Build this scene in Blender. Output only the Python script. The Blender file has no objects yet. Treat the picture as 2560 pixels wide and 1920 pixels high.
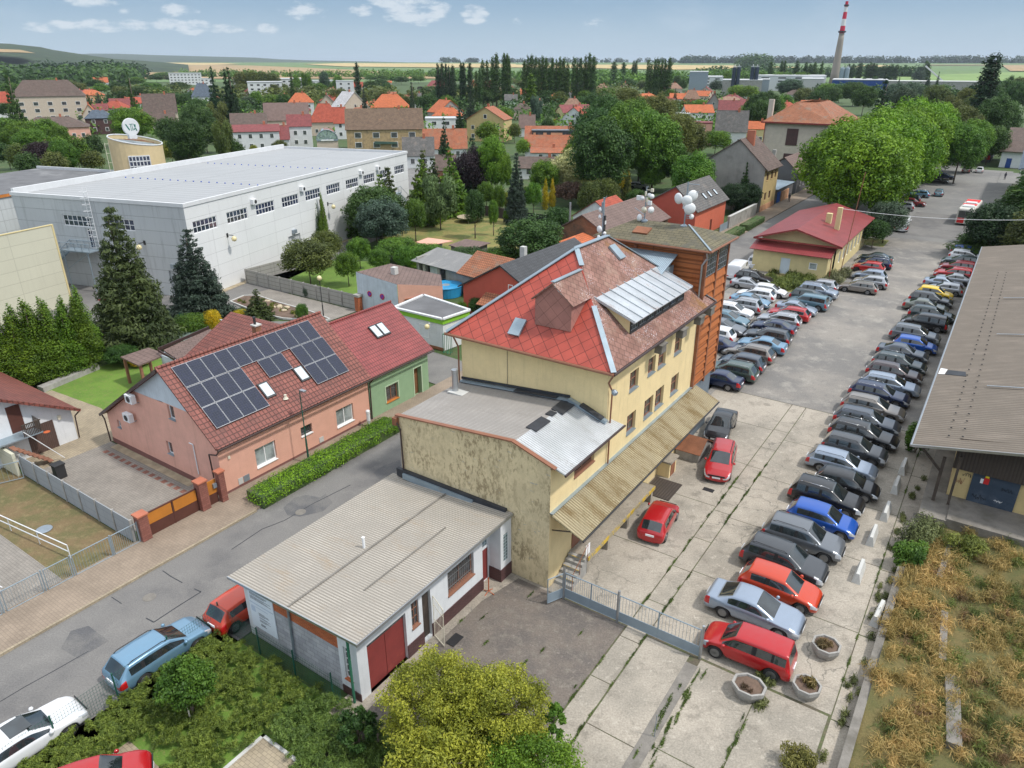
import bpy,bmesh,math,random
import numpy as np
from mathutils import Vector,Matrix
sc=bpy.context.scene
COL=sc.collection
R=math.radians
# ---------------- camera ----------------
CF,CV0,CH=1800.,159.,25.5
PIT=math.atan((960-CV0)/CF);cP,sP=math.cos(PIT),math.sin(PIT)
cd=bpy.data.cameras.new('camera');cam=bpy.data.objects.new('camera',cd);COL.objects.link(cam)
cam.location=(0,0,CH);cam.rotation_euler=(math.pi/2-PIT,0,0)
cd.sensor_fit='HORIZONTAL';cd.sensor_width=36;cd.lens=36*CF/2560
cd.clip_start=.5;cd.clip_end=60000
sc.camera=cam
# ---------------- light ----------------
SUN_AZ,SUN_EL=R(110),R(57)
sl=bpy.data.lights.new('sun','SUN');so=bpy.data.objects.new('sun',sl);COL.objects.link(so)
sl.energy=3.0;sl.angle=R(4);sl.color=(1,.955,.89)
sdir=Vector((math.sin(SUN_AZ)*math.cos(SUN_EL),math.cos(SUN_AZ)*math.cos(SUN_EL),math.sin(SUN_EL)))
so.rotation_euler=(-sdir).to_track_quat('-Z','Y').to_euler()
w=bpy.data.worlds.new('World');sc.world=w;w.use_nodes=True
nt=w.node_tree;nt.nodes.clear()
def _n(t,ty,**k):
 n=t.nodes.new(ty)
 for a,b in k.items():setattr(n,a,b)
 return n
def setup_world():
 L=nt.links.new
 sky=_n(nt,'ShaderNodeTexSky');sky.sky_type='NISHITA';sky.sun_disc=False
 sky.sun_elevation=SUN_EL;sky.sun_rotation=SUN_AZ;sky.altitude=200;sky.air_density=1.;sky.dust_density=1.6;sky.ozone_density=1.6
 bg=_n(nt,'ShaderNodeBackground');bg.inputs[1].default_value=.15
 out=_n(nt,'ShaderNodeOutputWorld')
 tc=_n(nt,'ShaderNodeTexCoord');sep=_n(nt,'ShaderNodeSeparateXYZ');L(tc.outputs['Generated'],sep.inputs[0])
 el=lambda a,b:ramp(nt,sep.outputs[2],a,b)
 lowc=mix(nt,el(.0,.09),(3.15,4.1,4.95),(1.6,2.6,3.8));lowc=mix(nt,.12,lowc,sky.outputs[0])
 vv=mix(nt,el(.12,.5),lowc,(7.6,8.1,8.8))  # unseen upper dome set brighter than the visible sky, to fill shaded walls
 zc=_n(nt,'ShaderNodeMath',operation='MAXIMUM');zc.inputs[1].default_value=.012;L(sep.outputs[2],zc.inputs[0])
 mp=_n(nt,'ShaderNodeMapping');mp.inputs['Scale'].default_value=(1,1,2.6);L(tc.outputs['Generated'],mp.inputs[0])
 n1=_n(nt,'ShaderNodeTexNoise');n1.inputs['Scale'].default_value=7.5;n1.inputs['Detail'].default_value=9;n1.inputs['Roughness'].default_value=.56
 L(mp.outputs[0],n1.inputs[0])
 mask=None
 for u,v,su,sv,st in CLOUDS:
  x=(u-1280)/CF;y=(960-v)/CF
  d=Vector((x,cP+y*sP,-sP+y*cP)).normalized()
  az=math.atan2(d.x,d.y);el=math.asin(d.z)
  ha=su/CF*1.1;he=sv/CF*1.05
  sub=_n(nt,'ShaderNodeVectorMath',operation='SUBTRACT');sub.inputs[1].default_value=d
  L(tc.outputs['Generated'],sub.inputs[0])
  ca,sa=math.cos(az),math.sin(az)
  dt=_n(nt,'ShaderNodeVectorMath',operation='DOT_PRODUCT');dt.inputs[1].default_value=(ca/ha,-sa/ha,0);L(sub.outputs[0],dt.inputs[0])
  d2=_n(nt,'ShaderNodeVectorMath',operation='DOT_PRODUCT');d2.inputs[1].default_value=(0,0,1/he);L(sub.outputs[0],d2.inputs[0])
  a=_n(nt,'ShaderNodeMath',operation='MULTIPLY');L(dt.outputs['Value'],a.inputs[0]);L(dt.outputs['Value'],a.inputs[1])
  b=_n(nt,'ShaderNodeMath',operation='MULTIPLY');L(d2.outputs['Value'],b.inputs[0]);L(d2.outputs['Value'],b.inputs[1])
  s=_n(nt,'ShaderNodeMath',operation='ADD');L(a.outputs[0],s.inputs[0]);L(b.outputs[0],s.inputs[1])
  mm=_n(nt,'ShaderNodeMath',operation='MULTIPLY_ADD');mm.inputs[1].default_value=-st;mm.inputs[2].default_value=st;mm.use_clamp=True
  L(s.outputs[0],mm.inputs[0])
  if mask is None:mask=mm.outputs[0]
  else:
   mx=_n(nt,'ShaderNodeMath',operation='MAXIMUM');L(mask,mx.inputs[0]);L(mm.outputs[0],mx.inputs[1]);mask=mx.outputs[0]
 n2=_n(nt,'ShaderNodeTexNoise');n2.inputs['Scale'].default_value=46;n2.inputs['Detail'].default_value=8;n2.inputs['Roughness'].default_value=.6
 L(mp.outputs[0],n2.inputs[0])
 nn=_n(nt,'ShaderNodeMath',operation='MULTIPLY_ADD');nn.inputs[1].default_value=3.0;nn.inputs[2].default_value=-1.75;L(n2.outputs[0],nn.inputs[0])
 ad=_n(nt,'ShaderNodeMath',operation='ADD');L(mask,ad.inputs[0]);L(nn.outputs[0],ad.inputs[1])
 rp=_n(nt,'ShaderNodeMapRange');rp.interpolation_type='SMOOTHSTEP';rp.inputs[1].default_value=.1;rp.inputs[2].default_value=1.0;rp.inputs[4].default_value=.75
 L(ad.outputs[0],rp.inputs[0])
 g0=_n(nt,'ShaderNodeMath',operation='GREATER_THAN');g0.inputs[1].default_value=.02;L(mask,g0.inputs[0])
 g1=_n(nt,'ShaderNodeMath',operation='MULTIPLY');L(rp.outputs[0],g1.inputs[0]);L(g0.outputs[0],g1.inputs[1])
 r2=_n(nt,'ShaderNodeMapRange');r2.interpolation_type='SMOOTHSTEP';r2.inputs[1].default_value=.46;r2.inputs[2].default_value=.75;r2.inputs[4].default_value=.35
 L(n1.outputs[0],r2.inputs[0])
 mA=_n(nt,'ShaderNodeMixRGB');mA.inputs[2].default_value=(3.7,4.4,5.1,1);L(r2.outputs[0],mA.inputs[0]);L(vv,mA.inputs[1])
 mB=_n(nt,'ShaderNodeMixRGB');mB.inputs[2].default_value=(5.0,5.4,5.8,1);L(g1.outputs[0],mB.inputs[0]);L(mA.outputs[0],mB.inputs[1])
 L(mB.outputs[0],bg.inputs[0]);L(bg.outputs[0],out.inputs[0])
CLOUDS=[(100,66,40,12,1),(150,62,40,11,1),(235,64,80,15,1.1),(330,64,50,14,1),(410,62,35,16,1.2),(480,66,50,18,1.3),(560,72,50,12,1.1),(665,72,34,14,1.2),(440,24,44,16,.9),(750,28,55,22,.9),(905,24,38,15,1.1),(1040,28,80,34,1.6),(975,6,55,18,1.1),(1187,38,36,24,1.6),(1480,54,34,13,.8),(1290,52,25,10,.6),(230,4,60,12,1),(310,26,16,8,.9)]
sc.view_settings.view_transform='Standard';sc.view_settings.look='None'
sc.view_settings.exposure=.05;sc.view_settings.gamma=1
sc.cycles.max_bounces=8;sc.cycles.transparent_max_bounces=12;sc.cycles.diffuse_bounces=3;sc.cycles.glossy_bounces=3
sc.cycles.volume_bounces=0
sc.render.resolution_x=1024;sc.render.resolution_y=768
# ---------------- geometry helpers ----------------
TH=R(34.2)
class Frame:
 def __init__(s,th=TH,ox=0,oy=0,oz=0):s.c,s.s=math.cos(th),math.sin(th);s.th=th;s.o=(ox,oy,oz)
 def w(s,p):x,y,z=p;return(s.o[0]+x*s.c+y*s.s,s.o[1]-x*s.s+y*s.c,s.o[2]+z)
G0=Frame();WF=Frame(0)
CR={'c1':(0,0,2.572),'c2':(850,0,2.572),'c3':(1700,0,2.572),'c4':(0,480,3.16),'c5':(680,480,3.16),'c6':(1360,400,3.16),'c7':(1860,400,3.16),'d1':(0,900,3.16),'d2':(560,880,3.16),'d3':(1200,880,3.16),'d4':(1860,900,3.16),'d5':(0,1400,3.16),'d6':(680,1400,3.16),'d7':(1340,1400,3.16),'d8':(1860,1400,3.16),'e1':(0,120,5.027),'e2':(420,120,5.027),'e3':(840,120,5.027),'e4':(1260,120,5.027),'e5':(1680,120,5.027),'e6':(2120,120,5.027),'h1':(1000,350,4.424),'h2':(1480,380,4.424),'n':(0,0,1)}
def cp(c,x,y):a,b,k=CR[c];return a+x/k,b+y/k
def gw(c,x,y,z=0.):
 """survey: photo measurement -> world point at height z"""
 u,v=cp(c,x,y);x=(u-1280)/CF;y=(960-v)/CF
 k=(z-CH)/(-sP+y*cP);return(x*k,(cP+y*sP)*k,z)
def gs(c,x,y,z=0.):
 p=gw(c,x,y,z);return(p[0]*G0.c-p[1]*G0.s,p[0]*G0.s+p[1]*G0.c,z)
MATS={}
PMAT={}
def tag(o,label=None,cat=None,group=None,kind=None):
 if label:o['label']=label
 if cat:o['category']=cat
 if group:o['group']=group
 if kind:o['kind']=kind
 return o
def thing(name,label,cat,loc,fr=G0,group=None,kind=None):
 o=bpy.data.objects.new(name,None);COL.objects.link(o);o.empty_display_size=.3
 o.location=fr.w(loc);o.rotation_euler=(0,0,-fr.th)
 PMAT[o]=Matrix.Translation(o.location)@Matrix.Rotation(-fr.th,4,'Z')
 return tag(o,label,cat,group,kind)
def smooth(me):me.polygons.foreach_set('use_smooth',[True]*len(me.polygons))
class MB:
 def __init__(s,fr=G0):s.v=[];s.f=[];s.fr=fr;s.m=[];s.mi=0
 def poly(s,pts):
  b=len(s.v);s.v+=[tuple(p)for p in pts];s.f.append(list(range(b,b+len(pts))));s.m.append(s.mi);return s
 def fa(s,vs,fs):
  b=len(s.v);s.v+=[tuple(p)for p in vs]
  for f in fs:s.f.append([b+i for i in f]);s.m.append(s.mi)
  return s
 def box(s,x0,x1,y0,y1,z0,z1):
  x0,x1=sorted((x0,x1));y0,y1=sorted((y0,y1));z0,z1=sorted((z0,z1))
  return s.fa([(x0,y0,z0),(x1,y0,z0),(x1,y1,z0),(x0,y1,z0),(x0,y0,z1),(x1,y0,z1),(x1,y1,z1),(x0,y1,z1)],[(0,3,2,1),(4,5,6,7),(0,1,5,4),(1,2,6,5),(2,3,7,6),(3,0,4,7)])
 def prism(s,pts,z0,z1):
  n=len(pts);a=sum(pts[i][0]*pts[(i+1)%n][1]-pts[(i+1)%n][0]*pts[i][1]for i in range(n))
  if a<0:pts=pts[::-1]
  f=lambda z,p:z(p)if callable(z)else z
  return s.fa([(p[0],p[1],f(z0,p))for p in pts]+[(p[0],p[1],f(z1,p))for p in pts],[tuple(range(n))[::-1],tuple(range(n,2*n))]+[(i,(i+1)%n,n+(i+1)%n,n+i)for i in range(n)])
 def slab(s,pts,th):
  """polygon in 3-D, given thickness downwards along its normal"""
  n=Vector((0,0,0));P=[Vector(p)for p in pts]
  for i in range(len(P)):n+=(P[i]-P[0]).cross(P[(i+1)%len(P)]-P[0])
  n.normalize()
  if n.z<0:P=P[::-1];n=-n
  k=len(P);Q=[p-n*th for p in P]
  return s.fa(P+Q,[tuple(range(k)),tuple(range(k,2*k))[::-1]]+[(i,k+i,k+(i+1)%k,(i+1)%k)for i in range(k)])
 def tube(s,p,q,r,n=8,r2=None):
  p=Vector(p);q=Vector(q);d=(q-p).normalized();r2=r if r2 is None else r2
  a=d.orthogonal().normalized();b=d.cross(a);vs=[]
  for c,rr in((p,r),(q,r2)):
   for i in range(n):
    t=2*math.pi*i/n;vs.append(c+(a*math.cos(t)+b*math.sin(t))*rr)
  return s.fa(vs,[(i,(i+1)%n,n+(i+1)%n,n+i)for i in range(n)]+[tuple(range(n))[::-1],tuple(range(n,2*n))])
 def path(s,pts,r,n=8):
  for a,b in zip(pts,pts[1:]):s.tube(a,b,r,n)
  return s
 def beam(s,p,q,w,h):
  p=Vector(p);q=Vector(q);d=(q-p).normalized();sd=d.cross(Vector((0,0,1)))
  sd=sd.normalized()if sd.length>1e-4 else Vector((1,0,0));u=sd.cross(d)
  vs=[c+sd*a*w/2+u*b*h/2 for c in(p,q)for a,b in((-1,-1),(1,-1),(1,1),(-1,1))]
  return s.fa(vs,[(0,1,2,3),(7,6,5,4),(0,4,5,1),(1,5,6,2),(2,6,7,3),(3,7,4,0)])
 def lathe(s,c,prof,n=16,ax=(0,0,1)):
  ax=Vector(ax).normalized();a=ax.orthogonal().normalized();b=ax.cross(a);c=Vector(c);vs=[]
  for r,h in prof:
   for i in range(n):
    t=2*math.pi*i/n;vs.append(c+ax*h+(a*math.cos(t)+b*math.sin(t))*r)
  m=len(prof)
  fs=[(j*n+i,j*n+(i+1)%n,(j+1)*n+(i+1)%n,(j+1)*n+i)for j in range(m-1)for i in range(n)]
  fs+=[tuple(range(n))[::-1],tuple(range((m-1)*n,m*n))]
  return s.fa(vs,fs)
 def disc(s,c,r,d,th=.03,n=20,cap=None):return s.lathe(c,[(r*.98,0),(r,th*.5),(r*.9,th)]if not cap else cap,n,d)
 def build(s,name,mat,parent=None,sm=False,fix=True):
  W=[s.fr.w(p)for p in s.v]
  if parent is not None:
   im=PMAT[parent].inverted()
  else:
   arr=np.array(W);cx,cy=(arr[:,0].min()+arr[:,0].max())/2,(arr[:,1].min()+arr[:,1].max())/2
   m0=Matrix.Translation((cx,cy,float(arr[:,2].min())))@Matrix.Rotation(-s.fr.th,4,'Z');im=m0.inverted()
  V=[im@Vector(p)for p in W]
  me=bpy.data.meshes.new(name);me.from_pydata(V,[],s.f)
  mats=mat if isinstance(mat,(list,tuple))else[mat]
  for m in mats:me.materials.append(MT(m))
  if len(mats)>1:me.polygons.foreach_set('material_index',s.m)
  if fix:
   bm=bmesh.new();bm.from_mesh(me)
   if sm:bmesh.ops.remove_doubles(bm,verts=bm.verts,dist=1e-4)
   bmesh.ops.recalc_face_normals(bm,faces=bm.faces)if sm else None
   bm.to_mesh(me);bm.free()
  uv=me.uv_layers.new(name='UVMap');data=np.zeros(len(me.loops)*2)
  for p in me.polygons:
   n=p.normal
   if abs(n.z)>.999:u=Vector((1,0,0));v=Vector((0,1,0))
   else:u=Vector((0,0,1)).cross(n).normalized();v=n.cross(u)
   for li in p.loop_indices:
    co=me.vertices[me.loops[li].vertex_index].co
    data[2*li]=co.dot(u);data[2*li+1]=co.dot(v)
  uv.data.foreach_set('uv',data)
  if sm:smooth(me)
  o=bpy.data.objects.new(name,me);COL.objects.link(o)
  if parent is not None:o.parent=parent;PMAT[o]=PMAT[parent]
  else:o.matrix_world=m0;PMAT[o]=m0
  return o
def copy_tree(o,parent=None):
 c=o.copy();COL.objects.link(c);c.parent=parent
 for ch in o.children:copy_tree(ch,c)
 return c
def structure(o):o['kind']='structure';return o
# ---------------- materials ----------------
def nmat(name):
 m=bpy.data.materials.new(name);m.use_nodes=True;t=m.node_tree;t.nodes.clear()
 out=_n(t,'ShaderNodeOutputMaterial');b=_n(t,'ShaderNodeBsdfPrincipled');t.links.new(b.outputs[0],out.inputs[0])
 return m,t,b,out
def rgb(c):return(c[0],c[1],c[2],1)
def noise(t,vec,scale,detail=4,rough=.55):
 n=_n(t,'ShaderNodeTexNoise');n.inputs['Scale'].default_value=scale;n.inputs['Detail'].default_value=detail;n.inputs['Roughness'].default_value=rough
 if vec is not None:t.links.new(vec,n.inputs['Vector'])
 return n.outputs[0]
def math_(t,op,a,b=None,c=None,cl=False):
 n=_n(t,'ShaderNodeMath',operation=op);n.use_clamp=cl
 for i,x in enumerate((a,b,c)):
  if x is None:continue
  if hasattr(x,'is_linked')or hasattr(x,'links'):t.links.new(x,n.inputs[i])
  else:n.inputs[i].default_value=x
 return n.outputs[0]
def ramp(t,v,a,b,lo=0.,hi=1.):
 n=_n(t,'ShaderNodeMapRange');n.interpolation_type='SMOOTHSTEP';n.inputs[1].default_value=a;n.inputs[2].default_value=b
 n.inputs[3].default_value=lo;n.inputs[4].default_value=hi;t.links.new(v,n.inputs[0]);return n.outputs[0]
def mix(t,f,a,b,mode='MIX'):
 n=_n(t,'ShaderNodeMixRGB');n.blend_type=mode
 for i,x in enumerate((f,a,b)):
  if isinstance(x,(int,float)):n.inputs[i].default_value=x
  elif isinstance(x,tuple):n.inputs[i].default_value=rgb(x)
  else:t.links.new(x,n.inputs[i])
 return n.outputs[0]
def bump(t,b,h,st=.5,dist=.02):
 n=_n(t,'ShaderNodeBump');n.inputs['Strength'].default_value=st;n.inputs['Distance'].default_value=dist
 t.links.new(h,n.inputs['Height']);t.links.new(n.outputs[0],b.inputs['Normal'])
def coords(t,obj=True,scale=(1,1,1),rot=(0,0,0)):
 if obj=='uv':n=_n(t,'ShaderNodeTexCoord').outputs['UV']
 elif obj:n=_n(t,'ShaderNodeTexCoord').outputs['Object']
 else:n=_n(t,'ShaderNodeNewGeometry').outputs['Position']
 m=_n(t,'ShaderNodeMapping');m.inputs['Scale'].default_value=scale;m.inputs['Rotation'].default_value=rot;t.links.new(n,m.inputs[0])
 return m.outputs[0]
def plain(name,col,rough=.75,metal=0,var=.18,sc_=1.3,bmp=.15,stain=None,stk=(.5,.7),coat=0,fine=18,streak=0):
 """surface with broad tone drift, fine grain and optional stains / vertical rain streaks"""
 m,t,b,o=nmat(name);P=coords(t)
 n1=noise(t,P,sc_,5);n2=noise(t,P,fine,4,.6)
 f=math_(t,'ADD',math_(t,'MULTIPLY',n1,.65),math_(t,'MULTIPLY',n2,.35))
 r=ramp(t,f,.3,.7,1-var,1+var)
 c=mix(t,1.,rgb(col)[:3],(1,1,1),'MULTIPLY')
 vm=_n(t,'ShaderNodeVectorMath',operation='SCALE');t.links.new(c,vm.inputs[0]);t.links.new(r,vm.inputs['Scale']);c=vm.outputs[0]
 if stain:c=mix(t,ramp(t,noise(t,coords(t),sc_*.6,7,.65),stk[0],stk[1],0,.85),c,stain)
 if streak:
  s=noise(t,coords(t,True,(3.2,3.2,.22)),1.6,6,.65)
  c=mix(t,ramp(t,s,.5,.72,0,streak),c,tuple(x*.55 for x in col))
 t.links.new(c,b.inputs['Base Color'])
 b.inputs['Roughness'].default_value=rough;b.inputs['Metallic'].default_value=metal
 if coat:b.inputs['Coat Weight'].default_value=coat;b.inputs['Coat Roughness'].default_value=.05
 if bmp:bump(t,b,n2,bmp,.01)
 return m
def tiles(name,col,w=.3,h=.34,col2=None,gap=.03,dark=.45,st=.6,off=.5,rough=.75,rot=0,moss=None,mossk=(.52,.7),var=.16,wav=True):
 m,t,b,o=nmat(name);U=coords(t,'uv',(1,1,1),(0,0,rot))
 br=_n(t,'ShaderNodeTexBrick');br.offset=off;br.squash=1
 br.inputs['Scale'].default_value=1;br.inputs['Brick Width'].default_value=w;br.inputs['Row Height'].default_value=h
 br.inputs['Mortar Size'].default_value=gap;br.inputs['Mortar Smooth'].default_value=.35;br.inputs['Bias'].default_value=0
 c2=col2 or tuple(x*(1-var*1.6)for x in col)
 br.inputs['Color1'].default_value=rgb(col);br.inputs['Color2'].default_value=rgb(c2);br.inputs['Mortar'].default_value=rgb(tuple(x*dark for x in col))
 t.links.new(U,br.inputs['Vector'])
 n=noise(t,coords(t),.9,6,.6);c=mix(t,.9,br.outputs[0],mix(t,ramp(t,n,.3,.7),(1-var,)*3,(1+var,)*3),'MULTIPLY')
 if moss:c=mix(t,ramp(t,noise(t,coords(t),.55,8,.68),mossk[0],mossk[1],0,.85),c,moss)
 t.links.new(c,b.inputs['Base Color']);b.inputs['Roughness'].default_value=rough
 inv=math_(t,'SUBTRACT',1.,br.outputs['Fac'])
 bump(t,b,inv,st,.03)
 return m
def corr(name,col,per=.18,rough=.7,dirt=None,metal=0,depth=.03,st=.9,sheets=(1.1,),moss=None,mk=(.5,.62),axis=0,mamt=.85,groove=.38):
 """corrugated sheet; waves across uv x (runs down the slope)"""
 m,t,b,o=nmat(name);tc=_n(t,'ShaderNodeTexCoord');sp=_n(t,'ShaderNodeSeparateXYZ');t.links.new(tc.outputs['UV'],sp.inputs[0])
 s=math_(t,'SINE',math_(t,'MULTIPLY',sp.outputs[axis],2*math.pi/per))
 h=math_(t,'MULTIPLY_ADD',s,.5,.5)
 n1=noise(t,coords(t),.7,7,.62);n2=noise(t,coords(t),14,4,.6)
 c=mix(t,ramp(t,n1,.32,.7),tuple(x*.86 for x in col),tuple(min(1,x*1.12)for x in col))
 c=mix(t,ramp(t,n2,.45,.75,0,.35),c,tuple(x*.6 for x in col))
 if dirt:c=mix(t,math_(t,'MULTIPLY',ramp(t,h,0,.6,1,0),ramp(t,n1,.3,.6,.35,.8)),c,dirt)
 else:c=mix(t,ramp(t,h,0,.5,groove,0),c,tuple(x*.45 for x in col))
 if moss:c=mix(t,ramp(t,math_(t,'ADD',math_(t,'MULTIPLY',noise(t,coords(t,'uv',(1,.35,1)),.8,8,.66),.75),math_(t,'MULTIPLY',n2,.25)),mk[0],mk[1],0,mamt),c,moss)
 t.links.new(c,b.inputs['Base Color']);b.inputs['Roughness'].default_value=rough;b.inputs['Metallic'].default_value=metal
 bump(t,b,h,st,depth)
 return m
def panel(name,col,pw=6.,ph=1.2,line=.03,dark=.72,rough=.6,streak=.3,stain=None,off=0):
 m,t,b,o=nmat(name);U=coords(t,'uv');br=_n(t,'ShaderNodeTexBrick');br.offset=off;br.inputs['Scale'].default_value=1
 br.inputs['Brick Width'].default_value=pw;br.inputs['Row Height'].default_value=ph;br.inputs['Mortar Size'].default_value=line;br.inputs['Mortar Smooth'].default_value=.2
 br.inputs['Color1'].default_value=rgb(col);br.inputs['Color2'].default_value=rgb(tuple(x*.96 for x in col));br.inputs['Mortar'].default_value=rgb(tuple(x*dark for x in col))
 t.links.new(U,br.inputs['Vector']);c=br.outputs[0]
 s=noise(t,coords(t,True,(1.6,1.6,.12)),1.5,7,.65);c=mix(t,ramp(t,s,.48,.8,0,streak),c,stain or tuple(x*.5 for x in col))
 c=mix(t,ramp(t,noise(t,coords(t),.25,5),.4,.7,0,.25),c,tuple(x*.8 for x in col))
 t.links.new(c,b.inputs['Base Color']);b.inputs['Roughness'].default_value=rough;bump(t,b,math_(t,'SUBTRACT',1.,br.outputs['Fac']),.35,.015)
 return m
def glass(name,col=(.03,.04,.05),rough=.06):
 m,t,b,o=nmat(name);b.inputs['Base Color'].default_value=rgb(col);b.inputs['Roughness'].default_value=rough;b.inputs['Specular IOR Level'].default_value=.9
 b.inputs['Coat Weight'].default_value=.6;b.inputs['Coat Roughness'].default_value=.03
 n=noise(t,coords(t),1.2,3);t.links.new(mix(t,ramp(t,n,.35,.65),tuple(x*.7 for x in col),tuple(x*1.5 for x in col)),b.inputs['Base Color'])
 return m
def paint(name,col,metal=.25,rough=.28):
 m,t,b,o=nmat(name);n=noise(t,coords(t),3.5,4)
 t.links.new(mix(t,ramp(t,n,.3,.75,0,.16),col,tuple(x*.6+.06 for x in col)),b.inputs['Base Color'])
 b.inputs['Metallic'].default_value=metal;b.inputs['Roughness'].default_value=rough;b.inputs['Coat Weight'].default_value=.7;b.inputs['Coat Roughness'].default_value=.06
 return m
def foliage():
 m,t,b,o=nmat('foliage');oi=_n(t,'ShaderNodeObjectInfo');at=_n(t,'ShaderNodeAttribute');at.attribute_name='var'
 k=ramp(t,at.outputs['Fac'],0,1,.5,1.5)
 vm=_n(t,'ShaderNodeVectorMath',operation='SCALE');t.links.new(oi.outputs['Color'],vm.inputs[0]);t.links.new(k,vm.inputs['Scale'])
 hs=_n(t,'ShaderNodeHueSaturation');hs.inputs['Saturation'].default_value=1;t.links.new(ramp(t,at.outputs['Fac'],0,1,.515,.487),hs.inputs['Hue']);t.links.new(vm.outputs[0],hs.inputs['Color'])
 t.links.new(hs.outputs[0],b.inputs['Base Color']);b.inputs['Roughness'].default_value=.55;b.inputs['Specular IOR Level'].default_value=.3
 tr=_n(t,'ShaderNodeBsdfTranslucent');t.links.new(hs.outputs[0],tr.inputs[0]);ms=_n(t,'ShaderNodeMixShader');ms.inputs[0].default_value=.3
 t.links.new(b.outputs[0],ms.inputs[1]);t.links.new(tr.outputs[0],ms.inputs[2]);t.links.new(ms.outputs[0],o.inputs[0])
 return m
def ground(name,c1,c2,s1=.12,c3=None,fine=9,rough=.95,k=(.4,.6),c4=None,crack=None,bmp=.3,cr_sc=.35):
 m,t,b,o=nmat(name);P=coords(t,False);n1=noise(t,P,s1,8,.6);n2=noise(t,P,fine,5,.7)
 c=mix(t,ramp(t,n1,*k),c1,c2)
 if c3:c=mix(t,ramp(t,noise(t,P,s1*4.3,8,.7),.48,.7,0,.8),c,c3)
 if c4:c=mix(t,ramp(t,noise(t,P,s1*11,6,.7),.54,.7,0,.8),c,c4)
 if crack:
  v=_n(t,'ShaderNodeTexVoronoi');v.feature='DISTANCE_TO_EDGE';v.inputs['Scale'].default_value=cr_sc
  wv=_n(t,'ShaderNodeVectorMath',operation='ADD');nz=_n(t,'ShaderNodeTexNoise');nz.inputs['Scale'].default_value=1.3;nz.inputs['Detail'].default_value=5
  t.links.new(P,nz.inputs['Vector']);t.links.new(P,wv.inputs[0]);t.links.new(nz.outputs['Color'],wv.inputs[1]);t.links.new(wv.outputs[0],v.inputs['Vector'])
  msk=ramp(t,noise(t,P,.09,3),.45,.6)
  c=mix(t,math_(t,'MULTIPLY',ramp(t,v.outputs[0],.0,.012,.8,0),msk),c,crack)
 c=mix(t,.85,c,mix(t,ramp(t,n2,.25,.75),(.72,)*3,(1.28,)*3),'MULTIPLY')
 t.links.new(c,b.inputs['Base Color']);b.inputs['Roughness'].default_value=rough
 if bmp:bump(t,b,n2,bmp,.02)
 return m
def pavers(name,col,w=.22,h=.11,col2=None,rough=.9,dark=.6,off=.5,gap=.012):
 m,t,b,o=nmat(name);U=coords(t,'uv');br=_n(t,'ShaderNodeTexBrick');br.offset=off;br.inputs['Scale'].default_value=1
 br.inputs['Brick Width'].default_value=w;br.inputs['Row Height'].default_value=h;br.inputs['Mortar Size'].default_value=gap;br.inputs['Mortar Smooth'].default_value=.2
 br.inputs['Color1'].default_value=rgb(col);br.inputs['Color2'].default_value=rgb(col2 or tuple(x*.85 for x in col));br.inputs['Mortar'].default_value=rgb(tuple(x*dark for x in col))
 t.links.new(U,br.inputs['Vector']);n=noise(t,coords(t),.5,6,.65)
 t.links.new(mix(t,.8,br.outputs[0],mix(t,ramp(t,n,.3,.7),(.78,)*3,(1.15,)*3),'MULTIPLY'),b.inputs['Base Color']);b.inputs['Roughness'].default_value=rough
 return m
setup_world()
DEF={}
def MT(k):
 if not isinstance(k,str):return k
 if k not in MATS:MATS[k]=DEF[k]()
 return MATS[k]
def D(k,f):DEF[k]=f
def col(k,c,**kw):DEF[k]=lambda:plain(k,c,**kw)
col('cream',(.78,.62,.34),var=.07,streak=.22,rough=.9);D('cream_dirty',lambda:weathered())
col('pink_wall',(.66,.36,.27),var=.06,streak=.1,rough=.9);col('pink_pale',(.70,.38,.30),var=.08,streak=.25);col('green_wall',(.25,.38,.23),var=.05,rough=.9,streak=.1);col('green_light',(.40,.52,.36),var=.05)
col('white_wall',(.66,.68,.70),var=.06,streak=.25,rough=.85);col('bluewhite',(.52,.58,.64),var=.1,streak=.4);col('white_metal',(.75,.76,.77),var=.04,rough=.45)
col('plinth',(.20,.09,.08),var=.12);col('red_wall',(.45,.09,.06),var=.06,streak=.12);col('red_wall2',(.56,.14,.08),var=.06)
col('grey_render',(.30,.285,.265),var=.14,stain=(.2,.19,.175),streak=.35,sc_=.5);col('dark_render',(.13,.13,.14),var=.08,streak=.2);col('school_wall',(.56,.49,.42),var=.08,streak=.2);col('yellow_wall',(.55,.42,.20),var=.1,streak=.2)
col('peach_wall',(.62,.34,.20),var=.1);col('beige_wall',(.52,.43,.35),var=.08,streak=.15);col('ochre_wall',(.42,.30,.16),var=.25,stain=(.2,.15,.1),streak=.6);col('far_white',(.62,.63,.64),var=.06)
col('bung_wall',(.62,.52,.27),var=.06,streak=.1);col('green_stripe',(.22,.48,.03),var=.05);col('hall_shed',(.58,.55,.42),var=.06,rough=.6)
col('concrete',(.33,.32,.30),var=.2,stain=(.2,.19,.17),streak=.4,bmp=.4);col('concrete_light',(.50,.50,.48),var=.1,bmp=.3);col('concrete_dark',(.19,.175,.155),var=.25,stain=(.12,.11,.09))
col('black_felt',(.03,.033,.04),var=.3,rough=.6);col('metal_grey',(.30,.35,.40),metal=.5,rough=.45,var=.12);col('gate_grey',(.25,.31,.36),metal=.2,rough=.5,var=.1);col('steel',(.45,.47,.49),metal=.8,rough=.35,var=.1)
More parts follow.
